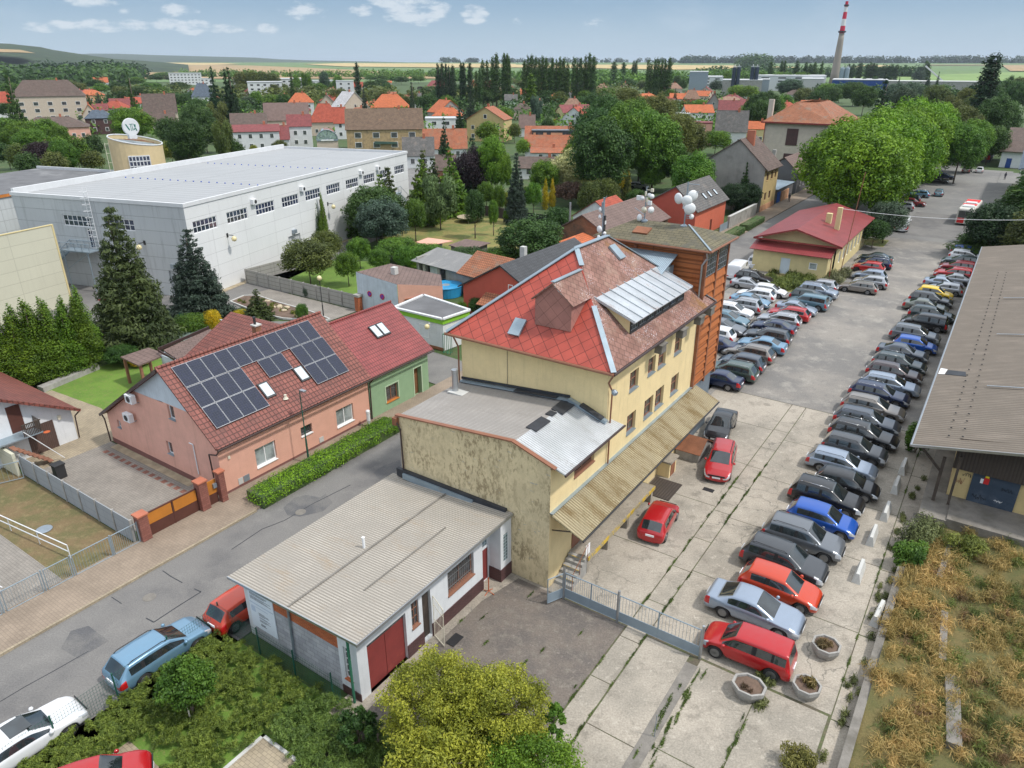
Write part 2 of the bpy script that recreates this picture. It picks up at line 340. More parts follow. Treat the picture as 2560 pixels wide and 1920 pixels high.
col('zinc',(.30,.37,.42),metal=.4,rough=.4,var=.12,stain=(.25,.22,.18),stk=(.58,.75));col('rust',(.25,.10,.05),var=.3);col('rust_pipe',(.24,.10,.055),var=.15,rough=.5);col('dark_pipe',(.05,.03,.028),rough=.35,var=.1);col('black',(.015,.015,.017),rough=.6);col('rubber',(.02,.02,.021),rough=.8)
col('underbody',(.012,.012,.013),rough=.9);col('plastic_dark',(.03,.031,.034),rough=.5);col('chrome',(.55,.56,.58),metal=.9,rough=.2,bmp=0);col('alloy',(.22,.225,.235),metal=.7,rough=.3);col('plate',(.75,.76,.78),rough=.4,bmp=0);col('plate_blue',(.03,.08,.4),rough=.4,bmp=0)
col('taillight',(.45,.008,.012),rough=.15,coat=.6,bmp=0);col('headlight',(.55,.58,.62),rough=.12,metal=.3,coat=.8,bmp=0)
col('wood',(.22,.10,.045),var=.25,streak=.4);col('wood_dark',(.06,.045,.035),var=.4,streak=.6);col('wood_frame',(.26,.12,.075),var=.15);col('wood_orange',(.50,.17,.03),var=.12);col('gate_orange',(.46,.17,.02),var=.12);col('gate_brown',(.09,.03,.02),var=.15);col('white_frame',(.78,.78,.78),var=.03,bmp=0)
col('red_door',(.22,.035,.03),var=.15,stain=(.33,.08,.05),stk=(.58,.7));col('green_paint',(.03,.16,.09),var=.1);col('green_post',(.012,.085,.06),var=.08,rough=.45);col('yellow_paint',(.55,.37,.04),var=.2,stain=(.3,.27,.2),stk=(.46,.54),sc_=3);col('orange_rust',(.45,.10,.03),var=.2);col('door_white',(.55,.62,.68),var=.04)
col('bark',(.13,.10,.075),var=.3,bmp=.8);col('bark_white',(.55,.52,.47),var=.3);col('soil',(.13,.085,.06),var=.35);col('stone',(.48,.40,.28),var=.2);col('dish',(.72,.73,.74),rough=.4,var=.04);col('dish_cream',(.66,.62,.5),rough=.4,var=.04);col('lamp_globe',(.72,.62,.35),rough=.25,var=.03,bmp=0);col('blue_plastic',(.01,.16,.5),rough=.35);col('blue_dark',(.015,.06,.25),rough=.4);col('beige_sky',(.5,.5,.45))
col('curtain',(.42,.42,.40),var=.2);col('sky_glass',(.55,.62,.66),rough=.12,var=.06,coat=.8,bmp=0);col('awning_blue',(.01,.10,.42));col('sign_red',(.6,.02,.02),bmp=0);col('sign_blue',(.02,.06,.5),bmp=0);col('sign_yellow',(.8,.6,.02),bmp=0);col('sign_white',(.8,.8,.8),bmp=0);col('poster',(.72,.77,.84),var=.03,bmp=0);col('poster_grey',(.48,.55,.66),bmp=0);col('ink',(.01,.012,.018),bmp=0);col('ink_blue',(.02,.08,.4),bmp=0);col('ink_green',(.0,.13,.10),bmp=0);col('ink_cyan',(.03,.35,.5),bmp=0)
col('chimney_conc',(.26,.23,.195),var=.1,sc_=.1,streak=.5);col('chimney_red',(.5,.015,.05),var=.08);col('brick_chim',(.42,.14,.08),var=.15);col('pane_dark',(.05,.055,.06));col('graffiti_door',(.035,.055,.085),var=.15,stain=(.08,.10,.13));col('tarp_green',(.05,.10,.08));col('netting',(.02,.09,.08));col('skin',(.5,.3,.2));col('cloth_dark',(.03,.03,.05));col('flower_white',(.7,.7,.66))
col('flat_felt',(.13,.13,.135),var=.25,sc_=.4,stain=(.22,.22,.22),stk=(.55,.68));col('flat_white',(.55,.56,.57),var=.12,sc_=.15,stain=(.4,.4,.4),stk=(.55,.7));col('gravel',(.34,.28,.19),var=.35,fine=30,bmp=.8);col('trailer',(.62,.66,.7));col('pool_blue',(.03,.28,.55),rough=.3);col('pool_net',(.22,.26,.29),rough=.5,var=.2)
D('tower_red',lambda:panel('tower_red',(.42,.13,.035),40,.62,.045,.45,.65,.75,(.16,.045,.015)))
D('hall_white',lambda:panel('hall_white',(.72,.73,.73),6.,1.55,.02,.62,.7,.22,(.5,.5,.48)))
D('hall_grey',lambda:panel('hall_grey',(.50,.52,.53),40.,1.55,.03,.55,.75,.75,(.27,.28,.28)))
D('shed_panel',lambda:panel('shed_panel',(.60,.585,.46),12,1.3,.03,.75,.6,.15))
D('conc_panel',lambda:panel('conc_panel',(.36,.35,.32),2.2,.5,.03,.5,.9,.7,(.17,.17,.16)))
D('conc_panel_grey',lambda:panel('conc_panel_grey',(.33,.35,.37),2.2,.55,.015,.7,.9,.4,(.2,.21,.21)))
D('hall_roof',lambda:panel('hall_roof',(.35,.36,.37),70,1.35,.12,.72,.7,.6,(.33,.32,.30)))
D('corr_near',lambda:corr('corr_near',(.42,.385,.335),.15,.85,dirt=(.17,.15,.125),depth=.04,moss=(.34,.25,.16),mk=(.52,.7),mamt=.6))
D('corr_annex',lambda:corr('corr_annex',(.38,.355,.33),.15,.85,dirt=(.17,.155,.14),depth=.04,moss=(.25,.23,.21),mk=(.5,.7),mamt=.7))
D('corr_metal',lambda:corr('corr_metal',(.58,.60,.62),.16,.38,metal=.35,depth=.03,moss=(.3,.29,.27),mk=(.52,.66)))
D('corr_moss',lambda:corr('corr_moss',(.40,.34,.22),.177,.95,dirt=(.13,.10,.04),depth=.05,moss=(.15,.095,.03),mk=(.45,.62),mamt=.8))
D('corr_ware',lambda:corr('corr_ware',(.19,.16,.13),.3,.95,dirt=(.09,.075,.06),depth=.04,moss=(.24,.20,.165),mk=(.5,.7),axis=0))
D('corr_shed',lambda:corr('corr_shed',(.27,.27,.27),.18,.95,dirt=(.12,.12,.12),depth=.04,moss=(.36,.35,.33),mk=(.5,.66)))
D('seam_metal',lambda:corr('seam_metal',(.50,.53,.56),.9,.4,metal=.3,depth=.02,st=.3,moss=(.30,.17,.11),mk=(.54,.64),groove=.1))
D('corr_blue',lambda:corr('corr_blue',(.38,.48,.56),.12,.4,metal=.4))
D('siding_blue',lambda:corr('siding_blue',(.20,.25,.30),.25,.5,metal=.3,st=.5))
D('board_wood',lambda:corr('board_wood',(.07,.055,.045),.18,.9,dirt=(.04,.03,.025),st=.5,moss=(.3,.17,.09),mk=(.6,.75)))
D('diamond_red',lambda:tiles('diamond_red',(.42,.075,.05),.62,.62,(.36,.06,.04),.02,.3,.5,0.,.6,R(45)))
D('diamond_pink',lambda:tiles('diamond_pink',(.36,.17,.14),.62,.62,(.32,.15,.125),.012,.5,.5,0.,.7,R(45)))
D('lichen',lambda:lichen())
D('tile_pink',lambda:tiles('tile_pink',(.235,.075,.055),.3,.36,(.19,.058,.045),.035,.33,.8,0.,.6,0,(.12,.05,.04),(.5,.75)))
D('tile_maroon',lambda:tiles('tile_maroon',(.27,.058,.055),.24,.36,(.25,.052,.05),.03,.45,.6,0.,.45))
D('tile_old',lambda:tiles('tile_old',(.16,.14,.085),.5,.3,(.13,.115,.075),.03,.5,.5,.5,.9,0,(.10,.095,.075),(.48,.62)))
D('tile_terra',lambda:tiles('tile_terra',(.38,.15,.075),.3,.36,(.32,.12,.06),.04,.35,.6,.5,.8,0,(.2,.15,.11),(.5,.68)))
D('tile_dark',lambda:tiles('tile_dark',(.055,.057,.062),.33,.36,None,.03,.4,.6,.5,.55))
D('tile_mauve',lambda:tiles('tile_mauve',(.17,.115,.10),.6,.45,(.155,.105,.09),.03,.5,.5,.5,.8))
D('tile_brown',lambda:tiles('tile_brown',(.14,.10,.085),.6,.4,None,.03,.5,.5,.5,.85,0,(.10,.085,.07)))
D('roof_bung',lambda:corr('roof_bung',(.23,.04,.042),.3,.5,st=.3,groove=.2))
D('tile_orange',lambda:tiles('tile_orange',(.55,.15,.055),.4,.4,(.45,.12,.045),.05,.5,.5,.5,.8))
D('tile_orange2',lambda:tiles('tile_orange2',(.42,.14,.065),.4,.4,(.33,.10,.05),.05,.5,.5,.5,.8,0,(.25,.13,.08),(.45,.65)))
D('tile_red',lambda:tiles('tile_red',(.45,.09,.05),.4,.4,None,.05,.5,.5,.5,.8));D('tile_mar',lambda:tiles('tile_mar',(.26,.06,.06),.4,.4,None,.05,.5,.5,.5,.7))
D('tile_grey',lambda:tiles('tile_grey',(.15,.145,.14),.4,.4,None,.05,.5,.5,.5,.85,0,(.2,.17,.15)));D('tile_tan',lambda:tiles('tile_tan',(.32,.19,.13),.4,.4,None,.05,.6,.5,.5,.85));D('tile_slate',lambda:tiles('tile_slate',(.09,.12,.16),.5,.5,None,.03,.6));D('tile_derelict',lambda:tiles('tile_derelict',(.20,.135,.09),.4,.4,(.15,.10,.07),.05,.4,.7,.5,.9,0,(.30,.15,.08),(.6,.7)));D('tile_white',lambda:tiles('tile_white',(.55,.53,.54),.6,.5,None,.03,.8));D('tile_pinkgrey',lambda:tiles('tile_pinkgrey',(.48,.38,.38),.5,.4,None,.04,.7))
D('brick_dark',lambda:tiles('brick_dark',(.075,.035,.035),.25,.08,(.05,.025,.025),.012,1.6,.3,.5,.6));D('brick_red',lambda:tiles('brick_red',(.45,.13,.05),.28,.09,(.33,.09,.04),.015,1.3,.5));D('brick_old',lambda:tiles('brick_old',(.26,.13,.075),.3,.09,(.17,.085,.05),.018,1.25,.7,.5,.95,0,(.12,.08,.06),(.5,.65)))
D('block_grey',lambda:tiles('block_grey',(.44,.44,.46),.5,.25,(.34,.34,.37),.016,.6,.4,.5,.95));D('pillar_brick',lambda:tiles('pillar_brick',(.28,.11,.085),.3,.14,(.22,.08,.06),.012,.6,.8));D('glass_block',lambda:tiles('glass_block',(.20,.25,.27),.2,.2,(.12,.17,.18),.025,2.4,.5,0.,.15))
D('solar',lambda:solar());D('glass',lambda:glass('glass'));D('car_glass',lambda:glass('car_glass',(.018,.025,.028),.04));D('pane',lambda:glass('pane',(.055,.06,.065)));D('pane_hall',lambda:glass('pane_hall',(.03,.04,.075)));D('pane_light',lambda:glass('pane_light',(.25,.28,.28),.15));D('pool_cover',lambda:glass('pool_cover',(.24,.32,.28),.15));D('black_panel',lambda:glass('black_panel',(.03,.035,.045),.3))
D('foliage',foliage)
D('asphalt',lambda:ground('asphalt',(.175,.168,.16),(.125,.121,.12),.13,(.205,.197,.185),14,.9,(.45,.62),None))
D('asphalt_dark',lambda:ground('asphalt_dark',(.10,.10,.105),(.15,.145,.14),.5,None,14))
D('lot',lambda:ground('lot',(.25,.23,.205),(.165,.158,.15),.12,(.32,.30,.265),10,.95,(.38,.62),(.15,.145,.14)))
D('lot_far',lambda:ground('lot_far',(.21,.205,.195),(.165,.162,.16),.06,(.25,.24,.22),8,.95))
D('slab',lambda:ground('slab',(.37,.33,.275),(.27,.245,.205),.22,(.19,.17,.14),12,.95,(.4,.62),(.43,.39,.33),(.14,.13,.11),.4,.3))
D('slab2',lambda:ground('slab2',(.34,.30,.245),(.27,.24,.20),.25,(.38,.345,.29),12,.95,(.4,.62),(.17,.155,.135)))
D('yard_dark',lambda:ground('yard_dark',(.16,.135,.115),(.12,.105,.095),.4,(.20,.18,.15),12,.95,(.4,.6),(.24,.21,.18)))
D('joint',lambda:ground('joint',(.10,.085,.06),(.09,.105,.045),.9,(.15,.12,.08),9))
D('pave_walk',lambda:pavers('pave_walk',(.29,.23,.175),.24,.16,(.26,.205,.155),dark=.7));D('pave_grey',lambda:pavers('pave_grey',(.27,.245,.215),.24,.16,(.235,.215,.19)));D('pave_tan',lambda:pavers('pave_tan',(.36,.30,.21),.24,.16,(.30,.25,.18)));D('pave_red',lambda:pavers('pave_red',(.25,.11,.08),.2,.1))
D('grass_green',lambda:ground('grass_green',(.13,.23,.03),(.10,.19,.025),.5,(.16,.19,.05),22,.9,(.4,.6),(.24,.20,.08),bmp=.6))
D('grass_dry',lambda:ground('grass_dry',(.22,.19,.06),(.13,.16,.04),.35,(.28,.22,.09),16,.95,(.4,.6),bmp=.6))
D('meadow',lambda:ground('meadow',(.10,.095,.032),(.15,.12,.045),.45,(.07,.09,.028),16,.95,(.4,.6),bmp=.6))
D('dirt',lambda:ground('dirt',(.17,.12,.06),(.12,.11,.045),.5,(.23,.18,.09),12,.95,bmp=.6))
D('ground_base',lambda:ground('ground_base',(.045,.085,.022),(.06,.10,.03),.03,(.10,.11,.045),2,.95,(.4,.6),(.12,.10,.07)))
D('field_gold',lambda:ground('field_gold',(.50,.38,.17),(.44,.33,.15),.004,(.38,.30,.14),.05,.95,bmp=0));D('field_brown',lambda:ground('field_brown',(.36,.24,.12),(.31,.22,.11),.004,(.27,.22,.11),.05,.95,bmp=0));D('field_green',lambda:ground('field_green',(.09,.16,.05),(.12,.19,.06),.004,(.16,.20,.08),.05,.95,bmp=0));D('field_lime',lambda:ground('field_lime',(.18,.27,.08),(.14,.23,.06),.004,(.22,.28,.1),.05,.95,bmp=0));D('forest',lambda:ground('forest',(.022,.042,.018),(.035,.06,.022),.012,(.015,.03,.012),.05,.95,bmp=0))
def weathered():
 m=plain('cream_dirty',(.64,.53,.33),var=.12,streak=.15,rough=.95);t=m.node_tree;b=[n for n in t.nodes if n.type=='BSDF_PRINCIPLED'][0];c=b.inputs['Base Color'].links[0].from_socket
 n=noise(t,coords(t,True,(3.2,3.2,1.5)),1.6,10,.72);k=noise(t,coords(t),.35,4);c=mix(t,math_(t,'MULTIPLY',ramp(t,n,.47,.6),ramp(t,k,.35,.6,.3,.95)),c,(.30,.23,.13))
 h=noise(t,coords(t,True,(.9,.9,3.)),1.5,9,.7);c=mix(t,ramp(t,h,.6,.66,0,.7),c,(.30,.31,.31));t.links.new(c,b.inputs['Base Color']);return m
def lichen():
 m=tiles('lichen_m',(.28,.15,.12),.4,.4,(.21,.11,.085),.025,.5,.6,.5,.9,R(45),(.33,.22,.17),(.5,.7));t=m.node_tree
 b=[n for n in t.nodes if n.type=='BSDF_PRINCIPLED'][0];c=b.inputs['Base Color'].links[0].from_socket
 n=noise(t,coords(t),15,2,.5);k=noise(t,coords(t),.45,3);ms=math_(t,'MULTIPLY',ramp(t,n,.60,.66,0,1),ramp(t,k,.46,.58,0,.9))
 c=mix(t,ms,c,(.62,.58,.62));c=mix(t,ramp(t,noise(t,coords(t),.3,6,.65),.56,.68,0,.75),c,(.24,.12,.03));t.links.new(c,b.inputs['Base Color']);return m
def solar():
 m,t,b,o=nmat('solar');U=coords(t,'uv');n=noise(t,coords(t),.4,3)
 br=_n(t,'ShaderNodeTexBrick');br.offset=0;br.inputs['Scale'].default_value=1;br.inputs['Brick Width'].default_value=.17;br.inputs['Row Height'].default_value=.17
 br.inputs['Mortar Size'].default_value=.006;br.inputs['Color1'].default_value=(.008,.012,.03,1);br.inputs['Color2'].default_value=(.012,.016,.042,1);br.inputs['Mortar'].default_value=(.04,.045,.06,1)
 t.links.new(U,br.inputs['Vector']);t.links.new(br.outputs[0],b.inputs['Base Color']);b.inputs['Roughness'].default_value=.18;b.inputs['Coat Weight'].default_value=.4
 return m
# ---------------- vegetation ----------------
rng=np.random.default_rng(7)
def leaf_mesh(name,clumps,n,size,seed=1,shell=.8,asp=1.6,up=0.,droop=0.,jit=.5):
 """many small leaf faces spread through the volume of clumps (cx,cy,cz,rx,ry,rz)"""
 g=np.random.default_rng(seed);C=np.array(clumps,float);vol=(C[:,3]*C[:,4]*C[:,5])**(2/3);k=g.choice(len(C),n,p=vol/vol.sum())
 d=g.normal(size=(n,3));d/=np.linalg.norm(d,axis=1)[:,None]
 r=np.where(g.random(n)<.75,g.uniform(shell,1.06,n),g.uniform(min(.1,shell),shell,n))
 P=C[k,:3]+d*C[k,3:6]*r[:,None]*(1+g.normal(size=(n,1))*.05)
 nr=d*1.0+g.normal(size=(n,3))*jit;nr[:,2]+=.45;nr/=np.linalg.norm(nr,axis=1)[:,None]
 a=np.cross(nr,g.normal(size=(n,3)));a[:,2]+=up-droop;a-=nr*(a*nr).sum(1)[:,None];a/=np.linalg.norm(a,axis=1)[:,None];b=np.cross(nr,a)
 s=size*g.uniform(.6,1.35,n)[:,None];A=a*s*asp*.5;B=b*s*.5
 V=np.stack([P-A,P+B*.8-A*.1,P+A,P-B*.8-A*.1],1).reshape(-1,3)
 cv=g.random(len(C))
 var=np.clip(.5+(cv[k]-.5)*.55+g.normal(size=n)*.16,0,1)
 me=bpy.data.meshes.new(name);me.vertices.add(4*n);me.vertices.foreach_set('co',V.ravel());me.loops.add(4*n);me.loops.foreach_set('vertex_index',np.arange(4*n,dtype=np.int32))
 me.polygons.add(n);me.polygons.foreach_set('loop_start',np.arange(n,dtype=np.int32)*4);me.polygons.foreach_set('loop_total',np.full(n,4,np.int32))
 me.update(calc_edges=True);at=me.attributes.new('var','FLOAT','FACE');at.data.foreach_set('value',var.astype(np.float32));me.materials.append(MT('foliage'));return me
def clumps_round(n,rz=.9,seed=1,cr=.36,flat=.85,low=-.75,spread=.74):
 g=random.Random(seed);L=[]
 ph=g.random()*6
 for i in range(n):
  z=low+(1-low)*(i+.5)/n;z=min(.97,z+g.uniform(-.08,.08));rr=math.sqrt(max(0,1-z*z));a=i*2.399+ph+g.uniform(-.3,.3)
  q=spread*g.uniform(.8,1.12);c=cr*g.uniform(.7,1.25)
  L.append((rr*math.cos(a)*q,rr*math.sin(a)*q,z*rz*q,c,c,c*flat))
 for i in range(n//4):a=g.random()*6.28;q=g.uniform(0,.4);L.append((q*math.cos(a),q*math.sin(a),g.uniform(-.4,.5)*rz,cr*1.1,cr*1.1,cr))
 return L
def clumps_cone(h,r,seed=1,tiers=13,top=.03,base=.06,dens=1.):
 g=random.Random(seed);L=[]
 for i in range(tiers):
  f=i/(tiers-1);z=h*(base+(1-base)*f*.97);rad=r*(1-f)**.85*g.uniform(.85,1.1)+top
  k=max(1,int((9*(1-f)+2)*dens));c=max(.10*r,rad*.30)
  for j in range(k):
   a=6.283*j/k+i*.7+g.uniform(-.25,.25);q=rad*g.uniform(.6,.95)
   L.append((q*math.cos(a),q*math.sin(a),z-q*.22,c*1.15,c*1.15,c*.55))
  L.append((0,0,z,rad*.4,rad*.4,h/tiers*.7))
 return L
def clumps_col(h,r,seed=1,n=26,point=.6):
 g=random.Random(seed);L=[]
 for i in range(n):
  f=(i+.5)/n;z=h*f;rad=r*min(1,(1.03-f)**point*1.25)*(.75+.25*min(1,f*5));c=max(rad*.55,.06*r)
  for j in range(3):a=g.random()*6.28;q=rad*.5;L.append((q*math.cos(a),q*math.sin(a),z,c,c,h/n*2.0))
 return L
def trunk_mesh(name,h,r,limbs=5,lh=.5,lr=.7,seed=1):
 g=random.Random(seed);mb=MB(WF);mb.tube((0,0,0),(0,0,h*.5),r,8,r*.8);mb.tube((0,0,h*.5),(0.05*h,0,h),r*.8,8,r*.3)
 for i in range(limbs):
  a=g.random()*6.28;z=h*g.uniform(lh,.9);q=lr*g.uniform(.6,1);mb.tube((0,0,z),(q*math.cos(a),q*math.sin(a),z+q*.8),r*.4,5,r*.12)
 me=bpy.data.meshes.new(name);me.from_pydata(mb.v,[],mb.f);me.materials.append(MT('bark'));smooth(me);return me
PR={}
def proto():
 for i in range(4):PR['b%d'%i]=leaf_mesh('crown',clumps_round(44,.9,i+1,.34),5200,.085,i+1)
 for i in range(3):PR['B%d'%i]=leaf_mesh('crown',clumps_round(90,.95,i+20,.25,spread=.84),24000,.048,i+11)
 for i in range(2):PR['N%d'%i]=leaf_mesh('crown',clumps_round(75,.85,i+30,.27,spread=.82),15000,.055,i+31)
 for i in range(2):PR['c%d'%i]=leaf_mesh('crown',clumps_cone(1,.28,i+1,15),5200,.030,i+5,.6,2.2,droop=.5)
 PR['C0']=leaf_mesh('crown',clumps_cone(1,.30,9,19,dens=1.5),24000,.0155,15,.6,2.6,droop=.5)
 PR['y0']=leaf_mesh('crown',clumps_col(1,.20,3,22),9000,.017,8,.8,1.6,up=.8)
 PR['Y0']=leaf_mesh('crown',clumps_col(1,.155,4,26,.75),14000,.0125,9,.85,1.6,up=.6)
 PR['p0']=leaf_mesh('crown',[(0.01*math.sin(i*2.1)+.012*math.cos(i*5),.012*math.cos(i*1.7),.09+.9*i/29,.062*(1-abs(i/29-.4)**2*2.0)*(.7+.3*math.sin(i*2.7)**2)+.012,.062*(1-abs(i/29-.4)**2*2)+.012,.05)for i in range(30)],2600,.017,21,.7,1.9,up=1.2)
 PR['p1']=leaf_mesh('crown',[(0.016*math.sin(i*3.1),.014*math.cos(i*2.3),.09+.9*i/29,.052*(1-abs(i/29-.35)**2*1.8)*(.65+.35*math.cos(i*1.9)**2)+.010,.052*(1-abs(i/29-.35)**2*2)+.012,.05)for i in range(30)],2400,.017,22,.7,1.9,up=1.2)
 g=random.Random(4);PR['w0']=leaf_mesh('crown',[(a*.9,b*.9,c,.3,.3,.4)for a,b,c in[(g.uniform(-.7,.7),g.uniform(-.7,.7),g.uniform(-.6,.7))for _ in range(34)]],7000,.06,23,.7,3.2,droop=2.)
 PR['t']=trunk_mesh('trunk',1.,.035,6,.45,.35);PR['tc']=trunk_mesh('trunk',1.,.022,0)
proto()
TONE={'d':(.048,.105,.022),'m':(.09,.19,.02),'l':(.125,.23,.02),'o':(.105,.135,.03),'u':(.07,.115,.07),'r':(.030,.020,.024),'g':(.50,.38,.015),'s':(.52,.54,.28),'k':(.024,.055,.022),'y':(.16,.20,.02),'v':(.075,.155,.02),'b':(.11,.075,.05),'w':(.10,.15,.055)}
def tree(kind,x,y,h,r,tone,label,group=None,name=None,fr=None,z0=0,th=None,det=0,cat=None,jit=.16):
 """x,y world; h total height, r crown radius. kind b round / N,B denser round / c conifer / C near conifer / y column / Y thuja / p poplar / w weeping"""
 g=random.Random(int(x*13+y*7))
 nm=name or{'b':'broadleaf_tree','B':'broadleaf_tree','N':'broadleaf_tree','c':'conifer_tree','C':'spruce_tree','y':'columnar_tree','Y':'thuja_tree','p':'poplar_tree','w':'weeping_tree'}[kind]
 e=thing(nm,label,cat or('tree' if nm.endswith('tree')else 'shrub'),(x,y,z0),WF,group)
 e.rotation_euler=(0,0,g.random()*6.28);e.location=(x,y,z0)
 k={'b':'b%d'%g.randrange(4),'B':'B%d'%g.randrange(3),'N':'N%d'%g.randrange(2),'c':'c%d'%g.randrange(2),'C':'C0','y':'y0','Y':'Y0','p':'p%d'%g.randrange(2),'w':'w0'}[kind]
 t=th if th is not None else(.22 if kind in 'bBNw' else.05)
 cr=bpy.data.objects.new('crown',PR[k]);COL.objects.link(cr);cr.parent=e
 ch=h*(1-t)
 if kind in 'bBNw':cr.scale=(r,r,ch/1.9);cr.location=(0,0,h*t+ch*.49)
 else:
  rr={'c':.28,'C':.30,'y':.20,'Y':.155,'p':.062}[kind];cr.scale=(r/rr,r/rr,ch);cr.location=(0,0,h*t)
 c=TONE[tone];j=[1+g.uniform(-jit,jit)for _ in range(2)]
 cr.color=(c[0]*j[0]*(1+g.uniform(-.08,.14)),c[1]*j[0],c[2]*j[0]*j[1],1)
 tr=bpy.data.objects.new('trunk',PR['t' if kind in 'bBNw' else 'tc']);COL.objects.link(tr);tr.parent=e;tt=h*(t+.35*(1-t))if kind in 'bBNw' else h*.9
 tr.scale=(tt*.8,tt*.8,tt)if kind in 'bBNw' else(h*.7,h*.7,tt)
 return e
col('oval_wall',(.60,.47,.27),var=.06);D('paint_bus',lambda:plain('paint_bus',(.60,.58,.53),var=.04,rough=.35));D('corr_brown',lambda:corr('corr_brown',(.10,.06,.05),.12,.6,st=.4))
col('silo_dark',(.018,.03,.055),rough=.4,var=.06)
def haze_air():
 m=bpy.data.materials.new('haze_air');m.use_nodes=True;t=m.node_tree;t.nodes.clear();o=_n(t,'ShaderNodeOutputMaterial');v=_n(t,'ShaderNodeVolumePrincipled');v.inputs['Color'].default_value=(.78,.88,1,1);v.inputs['Density'].default_value=.00005;v.inputs['Anisotropy'].default_value=.1
 t.links.new(v.outputs[0],o.inputs['Volume']);return m
D('haze_air',haze_air)
# ---------------- cars ----------------
CARPROTO={}
def car_proto(kind):
 P={'hatch':dict(L=4.0,W=1.72,H=1.48,belt=.89,rear=.16,roofr=.52,cowl=.98,wt=.68,hood=.96,nose=.70,tail=None,wb=2.5,fo=.76),'wagon':dict(L=4.6,W=1.79,H=1.47,belt=.88,rear=.12,roofr=.55,cowl=1.22,wt=.82,hood=.95,nose=.68,tail=None,wb=2.65,fo=.90),'suv':dict(L=4.45,W=1.84,H=1.64,belt=1.0,rear=.14,roofr=.52,cowl=1.14,wt=.74,hood=1.09,nose=.84,tail=None,wb=2.65,fo=.86),'mpv':dict(L=4.3,W=1.75,H=1.66,belt=.94,rear=.10,roofr=.28,cowl=.92,wt=.66,hood=1.03,nose=.78,tail=None,wb=2.65,fo=.80),'sedan':dict(L=4.6,W=1.79,H=1.43,belt=.87,rear=.66,roofr=1.34,cowl=1.25,wt=.84,hood=.93,nose=.66,tail=1.02,wb=2.68,fo=.90),'van':dict(L=5.2,W=1.92,H=2.00,belt=1.15,rear=.05,roofr=.16,cowl=.76,wt=.6,hood=1.22,nose=.95,tail=None,wb=3.1,fo=.92),}[kind]
 L,W,H,w=P['L'],P['W'],P['H'],P['W']/2;xf=L/2;xr=-L/2
 fw=xf-P['fo'];rw=fw-P['wb'];RW=.33 if kind in('hatch','wagon','sedan')else.36
 zb=.20 if kind not in('suv','van')else.25
 bz=P['belt'];rs=P['rear']
 def hood_sec(x,zt,k):
  e=zt-.05
  return[(.55*w*k,zb),(w*.95*k,zb+.02),(w*k,min(.56,zt-.12)),(w*.985*k,min(bz-.04,e-.03)),(w*.93*k,e),(w*.84*k,e+.03),(w*.72*k,zt-.01),(w*.4*k,zt+.005),(0,zt+.012)]
 def cab_sec(x,zt,k=1.):
  q=.745 if kind!='van' else.9
  return[(.55*w,zb),(w*.95,zb+.02),(w,.56),(w*.985,bz),(w*.955,bz+.02),(w*(q+.03),zt-.095),(w*(q-.03),zt-.03),(w*.40,zt+.01),(0,zt+.025)]
 K=[]
 if P['tail']:
  K+=[(xr,hood_sec(xr,.62,.76)),(xr+.05,hood_sec(xr,.86,.88)),(xr+.14,hood_sec(xr,P['tail'],.95)),(xr+rs,hood_sec(xr,P['tail']+.0,1)),(xr+P['roofr'],cab_sec(0,H-.065))]
 else:
  K+=[(xr,hood_sec(xr,.60,.80)),(xr+.05,hood_sec(xr,.80,.92)),(xr+rs,hood_sec(xr,bz+.04,.985)),(xr+P['roofr'],cab_sec(0,H-.065))]
 xa=K[-1][0];xrw0=K[-2][0];xb=xf-P['cowl']-P['wt'];xc=xf-P['cowl']
 xm=xa+(xb-xa)*.5
 K+=[(xa+.12,cab_sec(0,H-.035)),(xm,cab_sec(0,H)),(xb-.25,cab_sec(0,H-.025)),(xb,cab_sec(0,H-.065)),(xc,hood_sec(xc,P['hood'],1.)),(xc+.06,hood_sec(xc,P['hood']-.01,1.)),(xf-.50,hood_sec(0,P['hood']-.09,.985)),(xf-.20,hood_sec(0,P['nose']+.06,.93)),(xf-.07,hood_sec(0,P['nose']-.05,.82)),(xf-.01,hood_sec(0,.52,.70)),(xf,hood_sec(0,.46,.62))]
 K.sort(key=lambda a:a[0]);kx=[a[0]for a in K]
 def sec(x):
  for i in range(len(K)-1):
   if kx[i]<=x<=kx[i+1]:
    f=(x-kx[i])/max(1e-6,kx[i+1]-kx[i]);return[(a[0]+(b[0]-a[0])*f,a[1]+(b[1]-a[1])*f)for a,b in zip(K[i][1],K[i+1][1])]
  return K[-1][1]
 xs=set(kx)
 for cx in(fw,rw):
  for d in(-RW-.09,-RW-.02,-.20,.20,RW+.02,RW+.09):xs.add(cx+d)
 wins=[];
 x0=xa+.02 if kind!='sedan' else xa-.12
 if kind in('wagon','suv','mpv'):br=[x0+.0,x0+.62,x0+1.42,xb+.02]
 elif kind=='sedan':br=[x0,x0+.95,xb+.02]
 elif kind=='van':br=[xb-.85,xb+.02]
 else:br=[x0+.1,x0+.95,xb+.02]if kind=='hatch' else[x0,xb]
 cuts=[]
 for i in range(len(br)-1):
  a=br[i]+(.05 if i else 0);b=br[i+1]-(.05 if i<len(br)-2 else-.0);wins.append((a,b));xs.add(a);xs.add(b)
 if kind!='van':wins[-1]=(wins[-1][0],xc-.12);xs.add(xc-.12)
 for a in(xf-.34,xf-.10,xr+.30):xs.add(a)
 xs=sorted(xs);o=[xs[0]]
 for x in xs[1:]:
  if x-o[-1]>.018:o.append(x)
 xs=o
 V=[];F=[];MI=[];M=9;names=['body','windscreen','rear_window','underbody','headlight','taillight']+['side_window']*len(wins)
